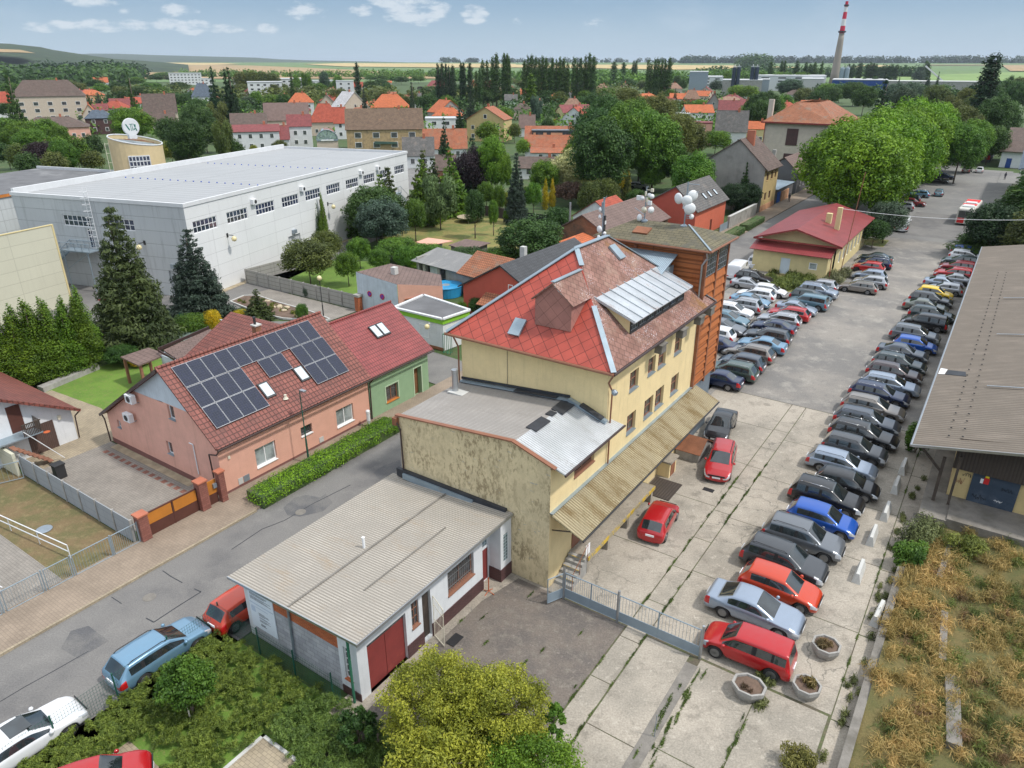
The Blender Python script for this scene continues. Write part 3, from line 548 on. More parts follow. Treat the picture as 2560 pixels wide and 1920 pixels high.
 for x in xs:
  s=sec(x);zz=s
  for cx in(fw,rw):
   d=abs(x-cx)
   if d<RW+.06:
    h=math.sqrt(max(0,(RW+.06)**2-d*d))+RW*.93
    s=[(s[0][0],max(zb,h)),(s[1][0]*1.01,max(zb+.02,h)),(s[2][0]*1.005,max(s[2][1],h+.04)),(s[3][0],max(s[3][1],h+.09))]+s[4:]
  V+=[(x,p[0],p[1])for p in s]
 nx=len(xs)
 def zone(i,j):
  xm_=(xs[i]+xs[i+1])/2
  if j==0:return 3
  if j in(6,7):
   if xb<xm_<xc:return 1
   if xrw0<xm_<xa and kind!='van':return 2
   if kind=='van' and xrw0<xm_<xa:return 0
  if j==4:
   for k,(a,b)in enumerate(wins):
    if a-.004<=xs[i]and xs[i+1]<=b+.004:return 6+k
  if j==4 and wins[0][0]-.004<=xs[i]and xs[i+1]<=wins[-1][1]+.004:return 3
  if j in(2,3)and xm_>xf-.32 and xm_<xf-.03 and j==2+(0):return 4
  if j==3 and xf-.45<xm_<xf-.03:return 4
  if j in(2,3)and xm_<xr+.24 and xm_>xr+.02:return 5
  return 0
 for i in range(nx-1):
  for j in range(M-1):
   a=i*M+j;F.append((a,a+M,a+M+1,a+1));MI.append(zone(i,j))
 off=len(V);V+=[(x,-y,z)for x,y,z in V]
 n0=len(F)
 for f,m in zip(F[:n0],MI[:n0]):F.append(tuple(off+q for q in f[::-1]));MI.append(m)
 for e,rv in((0,False),((nx-1)*M,True)):
  for j in range(M-1):
   q=(e+j,e+j+1,off+e+j+1,off+e+j);F.append(q[::-1]if rv else q);MI.append(0)
 for i in range(nx-1):F.append((i*M,off+i*M,off+(i+1)*M,(i+1)*M));MI.append(3)
 me=bpy.data.meshes.new('car');me.from_pydata(V,[],F)
 for i in range(6+len(wins)):me.materials.append(MT('black'))
 me.polygons.foreach_set('material_index',MI)
 bm=bmesh.new();bm.from_mesh(me);bmesh.ops.remove_doubles(bm,verts=bm.verts,dist=1e-4);bmesh.ops.recalc_face_normals(bm,faces=bm.faces);bm.to_mesh(me);bm.free()
 ob=bpy.data.objects.new('tmp',me);COL.objects.link(ob);md=ob.modifiers.new('s','SUBSURF');md.levels=2;md.render_levels=2
 dg=bpy.context.evaluated_depsgraph_get();ev=bpy.data.meshes.new_from_object(ob.evaluated_get(dg));bpy.data.objects.remove(ob)
 co=np.empty(len(ev.vertices)*3);ev.vertices.foreach_get('co',co);co=co.reshape(-1,3)
 nrm=[tuple(v.normal)for v in ev.vertices]
 groups={}
 for p in ev.polygons:
  m=p.material_index;c=p.center;side=0
  if m>=4:side=1 if c.y>0 else-1
  groups.setdefault((m,side),[]).append(tuple(p.vertices))
 parts=[]
 mats={0:'PAINT',1:'car_glass',2:'car_glass',3:'underbody',4:'headlight',5:'taillight'}
 for(m,side),fs in sorted(groups.items()):
  idx=sorted({v for f in fs for v in f});mp={v:i for i,v in enumerate(idx)}
  g=bpy.data.meshes.new(names[m]);g.from_pydata([tuple(co[v])for v in idx],[],[[mp[v]for v in f]for f in fs]);g.materials.append(MT('plastic_dark' if mats.get(m)=='PAINT' else mats.get(m,'car_glass')));smooth(g)
  g.normals_split_custom_set_from_vertices([nrm[v]for v in idx])
  if m==3:continue_=True
  parts.append((names[m],g,mats.get(m,'car_glass')=='PAINT'))
 def mk(name,mb,mat,sm=True):
  g=bpy.data.meshes.new(name);g.from_pydata(mb.v,[],mb.f);
  for k in(mat if isinstance(mat,list)else[mat]):g.materials.append(MT(k))
  if isinstance(mat,list):g.polygons.foreach_set('material_index',mb.m)
  if sm:smooth(g)
  return g
 wheels=[]
 ty=MB(WF).lathe((0,-.10,0),[(RW*.62,0.02),(RW*.9,0),(RW,.04),(RW,.16),(RW*.9,.20),(RW*.62,.18)],20,(0,1,0));tm=mk('wheel',ty,'rubber')
 def rim(s):
  r=MB(WF);yo=.085*s;r.lathe((0,yo-.02,0),[(RW*.60,0),(RW*.64,.03),(RW*.64,.045),(RW*.60,.05)],20,(0,1,0))
  for k in range(6):
   a=k*math.pi/3+.2;r.beam((0,yo+.012*s,0),(math.cos(a)*RW*.62,yo+.012*s,math.sin(a)*RW*.62),.03,.07)
  r.lathe((0,yo,0),[(.05,-.02),(.07,0),(.06,.03)],8,(0,1,0));return mk('rim',r,'alloy',False)
 rims={1:rim(1),-1:rim(-1)}
 for cx in(fw,rw):
  for s in(1,-1):wheels.append(((cx,s*(w-.115),RW),s))
 ext=[]
 for s in(1,-1):
  mb=MB(WF);mx=xc-.22;mb.lathe((mx,s*(w-.02),bz+.07),[(.02,-.0),(.09,.03),(.10,.09),(.06,.15)],8,(-.25,s,0.15));ext.append(('mirror',mk('mirror',mb,'plastic_dark'),'mirror'))
 mb=MB(WF);mb.box(xf-.01,xf+.02,-.26,.26,.42,.53);ext.append(('number_plate',mk('number_plate',mb,'plate',False),None))
 mb=MB(WF);mb.box(xr-.02,xr+.02,-.26,.26,.60 if kind!='sedan' else.62,.72);mb.m=[0]*len(mb.f);ext.append(('number_plate',mk('number_plate',mb,'plate',False),None))
 mb=MB(WF);mb.box(xf-.02,xf+.012,-.55,.55,.56,.66);ext.append(('grille',mk('grille',mb,'black',False),None))
 if kind in('wagon','suv'):
  for s in(1,-1):
   mb=MB(WF);y=s*w*.66;mb.path([(xa+.1,y,H-.06),(xa+.25,y,H+.02),(xb-.3,y,H+.02),(xb-.12,y,H-.06)],.018,6);ext.append(('roof_rail',mk('roof_rail',mb,'plastic_dark'),'rail'))
 CARPROTO[kind]=(parts,tm,rims,wheels,ext,P)
CARCOL={'red':((.42,.008,.012),.15),'orange red':((.52,.045,.012),.15),'dark red':((.22,.01,.015),.3),'silver':((.42,.44,.47),.55),'silver blue':((.30,.36,.45),.5),'grey':((.15,.165,.185),.45),'dark grey':((.055,.060,.068),.4),'black':((.012,.013,.016),.3),'navy':((.012,.025,.075),.4),'blue':((.012,.09,.42),.3),'light blue':((.16,.30,.43),.4),'teal':((.12,.22,.28),.4),'dark teal':((.03,.05,.055),.4),'white':((.72,.73,.75),.0),'taupe':((.24,.22,.20),.5),'plum brown':((.075,.055,.06),.4),'green':((.065,.105,.09),.4),'olive grey':((.15,.165,.145),.45),'yellow':((.75,.50,.01),.1),'slate':((.07,.085,.11),.45)}
CARM={}
def car(x,y,heading,kind,colr,label,group=None,full=True,fr=G0,scale=1.,rails=None,name='parked_car',cat='car',mirror=None):
 """x,y = frame coords of centre; heading = azimuth of the nose in degrees"""
 if kind not in CARPROTO:car_proto(kind)
 parts,tm,rims,wheels,ext,P=CARPROTO[kind]
 if colr not in CARM:CARM[colr]=paint('paint '+colr,*CARCOL[colr])
 p=fr.w((x,y,0));e=bpy.data.objects.new(name,None);COL.objects.link(e);e.location=p;e.rotation_euler=(0,0,R(90-heading));e.scale=(scale,)*3
 tag(e,label,cat,group)
 def add(nm,me,parent,loc=None,mt=None):
  o=bpy.data.objects.new(nm,me);COL.objects.link(o);o.parent=parent
  if loc:o.location=loc
  if mt:o.material_slots[0].link='OBJECT';o.material_slots[0].material=mt
  return o
 for nm,me,isp in parts:add(nm,me,e,None,CARM[colr]if isp else None)
 for loc,s in wheels:
  wh=add('wheel',tm,e,loc)
  if full:add('rim',rims[s],wh)
 for nm,me,k in ext:
  if not full and nm in('mirror','grille'):continue
  add(nm,me,e,None,CARM[colr]if k=='mirror' and colr not in('black',)else(MT('chrome')if k=='rail' and rails=='chrome' else None))
 return e
# ---------------- building helpers ----------------
def P3(ax,c,a,z):return(c,a,z)if ax=='t' else(a,c,z)
def wallo(mb,ax,c,a0,a1,z0,z1,ops=(),out=1,d=.18):
 """wall sheet with real openings and reveals; ops = (a0,a1,z0,z1)"""
 A=sorted({a0,a1,*[o[0]for o in ops],*[o[1]for o in ops]});Z=sorted({z0,z1,*[o[2]for o in ops],*[o[3]for o in ops]})
 for i in range(len(A)-1):
  for j in range(len(Z)-1):
   am,zm=(A[i]+A[i+1])/2,(Z[j]+Z[j+1])/2
   if any(o[0]<am<o[1]and o[2]<zm<o[3]for o in ops):continue
   q=[P3(ax,c,A[i],Z[j]),P3(ax,c,A[i+1],Z[j]),P3(ax,c,A[i+1],Z[j+1]),P3(ax,c,A[i],Z[j+1])]
   if(out>0)!=(ax=='t'):q=q[::-1]
   mb.poly(q)
 e=c-out*d
 for o in ops:
  C=[(o[0],o[2]),(o[1],o[2]),(o[1],o[3]),(o[0],o[3])]
  for(p,q)in zip(C,C[1:]+C[:1]):mb.poly([P3(ax,c,p[0],p[1]),P3(ax,e,p[0],p[1]),P3(ax,e,q[0],q[1]),P3(ax,c,q[0],q[1])])
def abox(mb,ax,c0,c1,a0,a1,z0,z1):
 if ax=='t':mb.box(c0,c1,a0,a1,z0,z1)
 else:mb.box(a0,a1,c0,c1,z0,z1)
def win(par,ax,c,a0,a1,z0,z1,out=1,fm='white_frame',pm='pane',nx=2,nz=1,d=.16,sill=None,fw=.06,fr=G0,name='window',curtain=False):
 mb=MB(fr);e=c-out*d
 abox(mb,ax,e-.03*out,e+.03*out,a0,a0+fw,z0,z1);abox(mb,ax,e-.03*out,e+.03*out,a1-fw,a1,z0,z1)
 abox(mb,ax,e-.03*out,e+.03*out,a0+fw,a1-fw,z0,z0+fw);abox(mb,ax,e-.03*out,e+.03*out,a0+fw,a1-fw,z1-fw,z1)
 for i in range(1,nx):a=a0+(a1-a0)*i/nx;abox(mb,ax,e-.025*out,e+.025*out,a-fw*.4,a+fw*.4,z0+fw,z1-fw)
 for i in range(1,nz):z=z0+(z1-z0)*i/nz;abox(mb,ax,e-.022*out,e+.022*out,a0+fw,a1-fw,z-fw*.35,z+fw*.35)
 f=mb.build(name,fm,par)
 p=MB(fr);q=e-out*.005;abox(p,ax,q-.004*out,q,a0+.01,a1-.01,z0+.01,z1-.01);p.build('pane',pm,f)
 if curtain:
  p=MB(fr);q=e-out*.05;n=14
  for i in range(n):a=a0+.05+(a1-a0-.1)*i/n;abox(p,ax,q-.02*out-(i%2)*.02,q-(i%2)*.02,a,a+(a1-a0-.1)/n,z0+.05,z1-.05)
 if sill:
  p=MB(fr);abox(p,ax,c-out*d+.03*out,c+out*.07,a0-.03,a1+.03,z0-.05,z0+.002);p.build('sill',sill,f)
 return f
def gutter(par,p,q,r=.07,mat='rust_pipe',fr=G0,name='gutter'):return MB(fr).tube(p,q,r,8).build(name,mat,par,sm=False)
def pipe(par,pts,r=.05,mat='rust_pipe',fr=G0,name='downpipe'):return MB(fr).path(pts,r,8).build(name,mat,par)
def roofpoly(par,pts,mat,th=.12,name='roof',fr=G0):return MB(fr).slab(pts,th).build(name,mat,par)
def sheet(name,pts,z,mat,fr=G0):return structure(MB(fr).poly([(p[0],p[1],z)for p in pts][::1]).build(name,mat))
def ccw(pts):
 a=sum(pts[i][0]*pts[(i+1)%len(pts)][1]-pts[(i+1)%len(pts)][0]*pts[i][1]for i in range(len(pts)));return pts if a>0 else pts[::-1]
def sht(name,pts,z,mat,fr=G0,th=.0):
 """ground sheet (t,s) outline; with th it is a raised slab with real kerb faces"""
 pts=ccw(list(pts));mb=MB(fr)
 if th:mb.prism(pts,z-th,z)
 else:mb.poly([(p[0],p[1],z)for p in pts])
 return structure(mb.build(name,mat))
def rect(a,b,c,d):return[(a,c),(b,c),(b,d),(a,d)]
# ---------------- ground ----------------
g=MB(WF);g.poly([(-14000,-300,-.06),(14000,-300,-.06),(14000,24000,-.06),(-14000,24000,-.06)]);structure(g.build('ground','ground_base'))
sht('street',rect(-34.5,-26.,-25,49)+[],0,'asphalt');sht('street',rect(-34.8,-26.5,49.02,330),0,'asphalt')
sht('sidewalk',rect(-37.5,-34.5,-25,49.5),.11,'pave_walk',th=.2);MB().box(-34.5,-34.36,-25,22.3,-.05,.125).build('kerb','pave_tan')['kind']='structure'
sht('sidewalk',rect(-38.4,-34.8,110,330),.11,'pave_walk',th=.2)
sht('parking_lot',rect(-26.,-0.9,56.9,130),.004,'lot');sht('square',[(-19,130),(-.9,130),(-.9,232),(-24,232),(-24,130)],.0,'lot_far')
sht('side_lot',rect(-26.4,-17.1,46,97),.0,'lot')
sht('joint_bed',rect(-18.5,-.6,15,56.9),-.012,'joint');sht('foundation_ground',rect(-26,-15.5,26,57),-.008,'slab2')
g=MB()
for(a,b,ss)in((-15.55,-10.95,[26.2,32.6,38.9,45.2,51.4,56.86]),(-10.85,-9.86,[14,18.2,22.4,25.4,28.6,31.9,35.1,38.5,41.8,45.1,48.3,51.6,56.86]),(-9.76,-1.32,[26.2,32.1,38.2,44.2,50.3,56.86]),(-9.74,-7.6,[14,20.0,26.1]),(-7.02,-4.3,[14,20.5,26.1]),(-4.22,-1.4,[14,19.8,26.1])):
 for u,v in zip(ss,ss[1:]):g.poly([(a-.02,u+.025,0),(b+.02,u+.025,0),(b+.02,v-.025,0),(a-.02,v-.025,0)])
structure(g.build('concrete_slabs','slab'))
g=MB()
for u,v in zip([14,20,26,32,38,44,50,57],[20,26,32,38,44,50,57,63]):g.poly([(-1.25,u+.04,0),(-.25,u+.04,0),(-.25,v-.03,0),(-1.25,v-.03,0)])
structure(g.build('gutter_strip','slab2'))
sht('yard',rect(-18.35,-10.95,12,26.15),.006,'yard_dark');sht('yard_step',[(-18.4,14.2),(-19.2,14.2),(-19.2,26.3),(-17.3,26.3),(-17.9,23.6),(-17.9,14.2)],.03,'slab2')
g=MB().box(-7.58,-7.0,14,25.6,-.12,.012);structure(g.build('drain_channel','concrete_dark'))
sht('forecourt',rect(-26.2,-17.6,43,60),.0,'slab2')
def tuft(mb_pts,n,rx,ry,h,name,label,cat,tone,seed=1,size=.10,up=2.2,group=None,kind='stuff',fr=G0,asp=5,z=.0):
 g=np.random.default_rng(seed);C=[]
 for(t,s)in mb_pts:C.append((t,s,z+h*.35,rx*g.uniform(.6,1.3),ry*g.uniform(.6,1.3),h*g.uniform(.4,.9)))
 me=leaf_mesh(name,C,n,size,seed,.3,asp,up=up,jit=.9);o=bpy.data.objects.new(name,me);COL.objects.link(o);o.rotation_euler=(0,0,-fr.th);c=TONE[tone]if isinstance(tone,str)else tone;o.color=(*c,1);o.location=fr.o
 PMAT[o]=Matrix.Rotation(-fr.th,4,'Z');tag(o,label,cat,group,kind);return o
gr=random.Random(5)
pts=[(-10.9+gr.uniform(-.04,.04),gr.uniform(14.5,44))for _ in range(34)]+[(-9.81+gr.uniform(-.04,.04),gr.uniform(15,46))for _ in range(34)]+[(-7.3+gr.uniform(-.15,.1),gr.uniform(14.5,25.5))for _ in range(10)]+[(-6.8+gr.uniform(-.15,.2),gr.uniform(14,25.8))for _ in range(34)]+[(-1.28,gr.uniform(15,55))for _ in range(16)]+[(-4.3+gr.uniform(-.1,.1),gr.uniform(20,27))for _ in range(12)]+[(gr.uniform(-18,-11),gr.uniform(17,26))for _ in range(16)]
tuft(pts,9000,.05,.45,.08,'weeds','low green weeds growing in the joints between the concrete slabs','weeds',(.10,.15,.035),3,.035)
tuft([(gr.uniform(-1.1,-.5),gr.uniform(15,50))for _ in range(40)]+[(gr.uniform(-4.6,-3.6),gr.uniform(24.5,27.5))for _ in range(10)],7000,.18,.35,.3,'weeds','taller mixed weeds along the foot of the low retaining wall','weeds',(.13,.15,.05),4,.045)
tuft([(gr.uniform(-1.3,-.9),gr.uniform(56,125))for _ in range(80)],9000,.5,1.1,.5,'weeds','overgrown green strip between the parked cars and the corrugated warehouse','weeds',(.10,.15,.035),5,.14)
# ---------------- the yellow mill building ----------------
b=thing('mill_building','tall cream building with a red and pink tiled hip roof and moss-stained loading canopy','building',(-20.6,36,0))
WN=[(34.95,36.1,8.2,9.4),(37.45,38.5,8.3,9.4),(38.95,40.1,8.25,9.4),(41.5,42.7,8.3,9.55)];WL=[(34.95,36.15,5.4,6.65),(37.35,38.65,5.42,6.68),(39.0,40.3,5.42,6.75),(41.5,42.75,5.45,6.75)]
m=MB();wallo(m,'t',-15.6,32.2,46,0,10.7,WN+WL);m.poly([(-25.6,32.2,0),(-15.6,32.2,0),(-15.6,32.2,10.7),(-25.6,32.2,10.7)]);m.poly([(-25.6,46,0),(-25.6,32.2,0),(-25.6,32.2,10.7),(-25.6,46,10.7)]);m.poly([(-15.6,46,0),(-25.6,46,0),(-25.6,46,10.7),(-15.6,46,10.7)])
m.build('wall','cream',b)
for o in WN+WL:win(b,'t',-15.6,*o,1,'wood_frame','pane',2,2,.2,'zinc',.07)
E1,E2,S1,S2,ZE,ZR=-26.2,-15.0,31.5,46.7,10.75,15.5
A_,B_=(-20.6,37.1,ZR),(-20.6,41.1,ZR)
roofpoly(b,[(E1,S1,ZE),(E2,S1,ZE),A_],'diamond_red',.1);roofpoly(b,[(E2,S1,ZE),(E2,S2,ZE),B_,A_],'lichen',.1)
roofpoly(b,[(E2,S2,ZE),(E1,S2,ZE),B_],'lichen',.1);roofpoly(b,[(E1,S2,ZE),(E1,S1,ZE),A_,B_],'diamond_pink',.1)
for p,q in(((E1,S1,ZE),A_),(A_,B_),(B_,(E2,S2,ZE)),(B_,(E1,S2,ZE))):MB().beam((p[0],p[1],p[2]+.05),(q[0],q[1],q[2]+.05),.34,.05).build('ridge_flashing','zinc',b)
u=Vector(A_)-Vector((E2,S1,ZE));c0=Vector((E2,S1,ZE+.05));MB().beam(c0,c0+u*.50,.3,.05).build('ridge_flashing','zinc',b);MB().beam(c0+u*.84,c0+u,.3,.05).build('ridge_flashing','zinc',b)
gutter(b,(E1-.05,S1-.05,ZE-.08),(E2+.05,S1-.05,ZE-.08),.09);gutter(b,(E2+.05,S1-.05,ZE-.08),(E2+.05,S2,ZE-.08),.08,'dark_pipe')
pipe(b,[(E2+.02,S1-.02,ZE-.1),(-15.5,32.0,9.9),(-15.42,32.35,9.3),(-15.45,32.35,7.2)]);pipe(b,[(-25.7,S1,ZE-.1),(-25.7,32.0,9.8),(-25.7,32.05,.2)])
m=MB();m.box(E1+.1,E2-.1,S1+.12,S1+.7,ZE-.16,ZE-.1);m.box(E2-.7,E2-.12,S1+.7,S2-.2,ZE-.16,ZE-.1);m.build('soffit','cream',b)
d=MB();ya=32.85;yb=35.9
d.fa([(-20.75,ya,11.95),(-18.4,ya,11.95),(-18.4,ya,13.6),(-19.58,ya,14.55),(-20.75,ya,13.6)],[(0,1,2,3,4)])
d.poly([(-18.4,ya,11.95),(-18.4,34.85,13.6),(-18.4,ya,13.6)]);d.poly([(-20.75,ya,11.95),(-20.75,ya,13.6),(-20.75,34.85,13.6)])
dm=d.build('dormer','diamond_pink',b)
roofpoly(dm,[(-18.2,ya-.15,13.47),(-18.2,34.75,13.47),(-19.58,yb,14.6),(-19.58,ya-.15,14.6)],'lichen',.08);roofpoly(dm,[(-20.95,ya-.15,13.47),(-19.58,ya-.15,14.6),(-19.58,yb,14.6),(-20.95,34.75,13.47)],'lichen',.08)
MB().beam((-19.58,ya-.1,14.63),(-19.58,yb,14.65),.25,.05).build('ridge_flashing','zinc',dm)
def hatch(par,t,s,slope,axis,w=.75,l=1.1,mat='zinc'):
 z=ZE+.1
 if axis=='s':z+=(s-S1)*.848;q=[(t-w/2,s,z),(t+w/2,s,z),(t+w/2,s+l*.76,z+l*.65),(t-w/2,s+l*.76,z+l*.65)]
 else:z+=(E2-t)*.848;q=[(t,s,z),(t,s+w,z),(t-l*.76,s+w,z+l*.65),(t-l*.76,s,z+l*.65)]
 MB().slab([(a,b_,c+.12)for a,b_,c in q],.14).build('skylight',mat,par)
hatch(b,-21.7,32.0,0,'s');hatch(b,-19.1,40.1,0,'t')
y0,y1=35.3,43.2;m=MB();ops=[(y0+.08+(y1-y0)*i/7,y0+(y1-y0)*(i+1)/7-.08,11.72,12.3)for i in range(7)]
wallo(m,'t',-15.95,y0,y1,11.5,12.42,ops,1,.08);zt=lambda t:12.5+(-15.95-t)*.36
for yy in(y0,y1):m.poly([(-15.95,yy,11.5),(-15.95,yy,12.42),(-18.1,yy,13.3)])
dm=m.build('dormer','plastic_dark',b)
for yy,q in((y0-.01,0),):MB().poly([(-16.0,yy,11.62),(-16.0,yy,12.4),(-18.1,yy,13.28)]).build('cheek','cream',dm)
for o in ops:win(dm,'t',-15.95,*o,1,'steel','pane',3,2,.06,None,.025)
roofpoly(dm,[(-15.55,y0-.35,12.42),(-15.55,y1+.35,12.42),(-18.2,y1+.35,13.42),(-18.2,y0-.35,13.42)],'seam_metal',.07)
m=MB()
for i in range(10):yy=y0-.3+(y1-y0+.6)*i/9;m.beam((-15.55,yy,12.46),(-18.2,yy,13.46),.04,.06)
m.build('standing_seams','seam_metal',dm)
for t,s in((-15.1,37.2),(-15.1,40.4),(-15.1,43.4),(-15.2,45.6)):
 MB().box(t-.1,t+.35,s,s+.7,ZE-.75,ZE-.3).box(t-.15,t+.4,s-.08,s+.78,ZE-.3,ZE-.2).build('floodlight','concrete_dark',b)
MB().lathe((-15.3,32.1,9.5),[(.08,0),(.16,.12),(.16,.3),(.05,.36)],10,(1,-.3,-.6)).build('security_lamp','metal_grey',b)
pipe(b,[(-22.2,32.17,10.6),(-22.2,32.17,7.7)],.015,'concrete_dark',name='cable')
m=MB();ops=[(28.75,30.95,5.62,6.85)]
wallo(m,'t',-15.6,26.35,32.19,0,7.25,ops);m.build('wall','cream',b)
win(b,'t',-15.6,*ops[0],1,'wood_frame','pane',2,1,.2,'wood_frame',.09)
MB().poly([(-25.6,26.35,0),(-15.6,26.35,0),(-15.6,26.35,7.45),(-17.84,26.35,8.15),(-25.6,26.35,7.42)]).build('end_wall','cream_dirty',b)
MB().poly([(-25.6,32.2,0),(-25.6,26.35,0),(-25.6,26.35,7.4),(-25.6,32.2,7.4)]).build('wall','cream_dirty',b)
roofpoly(b,[(-25.7,26.45,7.42),(-17.84,26.45,8.15),(-17.84,32.18,8.15),(-25.7,32.18,7.42)],'corr_annex',.08);roofpoly(b,[(-17.84,26.45,8.16),(-14.85,26.45,7.2),(-14.85,32.9,7.2),(-17.84,32.15,8.16)],'corr_metal',.07)
m=MB();m.beam((-25.75,26.33,7.5),(-17.84,26.33,8.24),.26,.07);m.beam((-17.84,26.33,8.24),(-15.3,26.33,7.44),.26,.07);m.build('coping','rust_pipe',b)
m=MB();m.beam((-25.6,32.02,7.55),(-17.9,32.02,8.27),.26,.1);m.beam((-17.9,32.02,8.3),(-15.5,32.02,7.55),.25,.2);m.build('flashing','zinc',b)
m=MB();m.beam((-25.6,32.12,7.72),(-17.9,32.12,8.44),.08,.14);m.beam((-21.5,31.95,7.98),(-18.6,31.95,8.28),.34,.07);m.beam((-17.1,32.0,8.2),(-15.7,31.9,7.75),.35,.12);m.build('flashing','black_felt',b)
m=MB();m.slab([(-18.15,28.0,8.22),(-17.5,28.0,8.16),(-17.5,29.4,8.16),(-18.15,29.5,8.22)],.05);m.slab([(-18.2,30.6,8.22),(-17.4,30.5,8.14),(-17.45,31.9,8.14),(-18.3,31.9,8.2)],.05);m.slab([(-18.15,29.9,8.21),(-17.7,29.9,8.2),(-17.7,30.4,8.2),(-18.15,30.4,8.21)],.05);m.build('roof_patch','black_felt',b)
gutter(b,(-14.8,26.4,7.14),(-14.8,32.95,7.14),.06,'dark_pipe');pipe(b,[(-14.85,32.6,7.1),(-15.2,32.5,6.7),(-15.48,32.45,6.3),(-15.48,32.45,4.7)]);pipe(b,[(-25.75,26.15,7.3),(-25.4,26.2,6.7),(-25.4,26.25,4.1),(-25.6,26.2,3.9)],.05,'dark_pipe')
MB().box(-25.9,-25.6,26.1,26.5,6.9,7.35).build('rain_hopper','rust',b)
f=MB();f.lathe((-24.9,30.6,7.5),[(.19,0),(.19,1.25),(.21,1.27),(.21,1.45),(.15,1.47)],14);MB().box(-25.2,-24.1,30.2,30.9,7.52,7.6).build('flue_base','concrete_light',b);f.build('flue','steel',b,sm=False)
cn=roofpoly(b,[(-15.58,26.35,4.68),(-15.58,46.0,4.68),(-13.7,46.05,3.82),(-13.7,26.4,3.82)],'corr_moss',.05,'canopy')
MB().beam((-15.52,26.35,4.74),(-15.52,46,4.74),.22,.03).build('flashing','zinc',cn);gutter(cn,(-13.66,26.4,3.76),(-13.66,46,3.76),.05,'plastic_dark')
m=MB()
for s in np.linspace(26.6,45.8,9):m.beam((-15.58,s,4.5),(-13.8,s,3.7),.08,.12);m.beam((-15.58,s,3.6),(-14.4,s,3.95),.05,.05)
m.build('bracket','wood_dark',cn)
m=MB();m.box(-15.6,-14.42,28.55,37.3,.86,1.1)
for s in(28.75,31.2,33.7,37.1):m.box(-15.6,-14.5,s-.14,s+.14,0,.86)
m.box(-15.6,-15.4,28.6,37.3,0,.86);rp=m.build('loading_ramp','slab2',b);m=MB();m.box(-14.44,-14.38,28.55,37.3,.9,1.115);m.box(-15.3,-14.44,37.28,37.34,.95,1.115);m.build('edge_marking','yellow_paint',rp)
m=MB()
for i in range(6):m.box(-15.55,-14.5,26.95+.27*i,28.56,i*.18,(i+1)*.18)
m.build('steps','concrete',b);m=MB()
for i in(1,3,5):m.box(-15.5,-14.55,26.95+.27*i-.03,26.95+.27*i+.01,(i+1)*.18-.02,(i+1)*.18+.004)
m.build('edge_marking','yellow_paint',b)
m=MB();m.path([(-14.45,26.9,0),(-14.45,26.9,1.0),(-14.45,28.5,2.0),(-14.45,28.5,1.0)],.02,6);m.path([(-14.45,27.7,.5),(-14.45,27.7,1.5)],.02,6);m.build('handrail','rust',b)
MB().box(-15.62,-15.55,28.75,31.0,1.12,3.2).build('door','wood_frame',b)
MB().box(-14.47,-14.45,28.3,28.75,1.35,2.0).build('notice','sign_white',b)
tag(MB().box(-15.5,-13.62,37.8,40.1,.0,.05).build('plank_cover','board_wood'),'dark rusty plank cover lying on the concrete beside the loading ramp','cover')
e=thing('ramp_kiosk','small cream concrete box with a flat slab top under the canopy edge','box',(-15.2,41,0));MB().box(-15.58,-14.72,40.4,41.55,0,1.1).build('box','cream',e);MB().box(-15.58,-14.6,40.3,41.7,1.1,1.22).build('slab','slab2',e);MB().box(-14.72,-14.69,40.6,41.3,.05,1.0).build('door','rust',e)
e=thing('cellar_entrance','low concrete cellar entrance with a brown gabled lid beside the canopy','cellar entrance',(-14.7,44.6,0));MB().fa([(-15.5,43.4,0),(-13.8,43.4,0),(-13.8,45.8,0),(-15.5,45.8,0),(-15.5,43.4,.7),(-13.8,43.4,.7),(-13.8,45.8,.7),(-15.5,45.8,.7),(-15.5,44.6,1.35),(-13.8,44.6,1.35)],[(0,1,5,4),(1,2,6,9,5),(2,3,7,6),(3,0,4,8,7)]).build('base','concrete',e)
for q in([(-15.6,43.3,.68),(-13.7,43.3,.68),(-13.7,44.6,1.42),(-15.6,44.6,1.42)],[(-15.6,44.6,1.42),(-13.7,44.6,1.42),(-13.7,45.9,.68),(-15.6,45.9,.68)]):MB().slab(q,.05).build('lid','rust',e)
p=gs('d3',1805,1090);tag(MB().box(p[0]-.35,p[0]+.35,p[1]-.2,p[1]+.2,.0,.02).build('drain_grate','black'),'dark drain grate in the concrete yard','grate')
for c_,x_,y_,r_,lb in(('d2',605,1265,.33,'round manhole cover in the street beside the hedge end'),('d3',1770,1020,.3,'round manhole cover in the concrete yard beside the red estate car'),('d5',1180,295,.33,'round manhole cover in the street left of the workshop')):
 p=gs(c_,x_,y_);tag(MB().disc((p[0],p[1],.0),r_,(0,0,1),.02,20).build('manhole_cover','concrete_dark'),lb,'cover')
def gpoly(name,c,pts,z,mat):return sht(name,[gs(c,*q)[:2]for q in pts],z,mat)
gpoly('asphalt_patch','d2',[(560,1150),(650,1130),(760,1150),(800,1120),(860,1190),(780,1260),(600,1300),(500,1290),(470,1230)],.006,'asphalt_dark');gpoly('asphalt_patch','d2',[(1180,950),(1260,900),(1390,850),(1400,900),(1310,990),(1220,1000)],.006,'asphalt_dark');gpoly('asphalt_patch','d5',[(560,560),(700,520),(860,640),(620,780),(480,700)],.006,'asphalt_dark')
def seam(c,pts,w_=.03):m=MB();P=[gs(c,*q)for q in pts];[m.beam((*a[:2],.006),(*b_[:2],.006),w_,.006)for a,b_ in zip(P,P[1:])];structure(m.build('crack_seal','black_felt'))
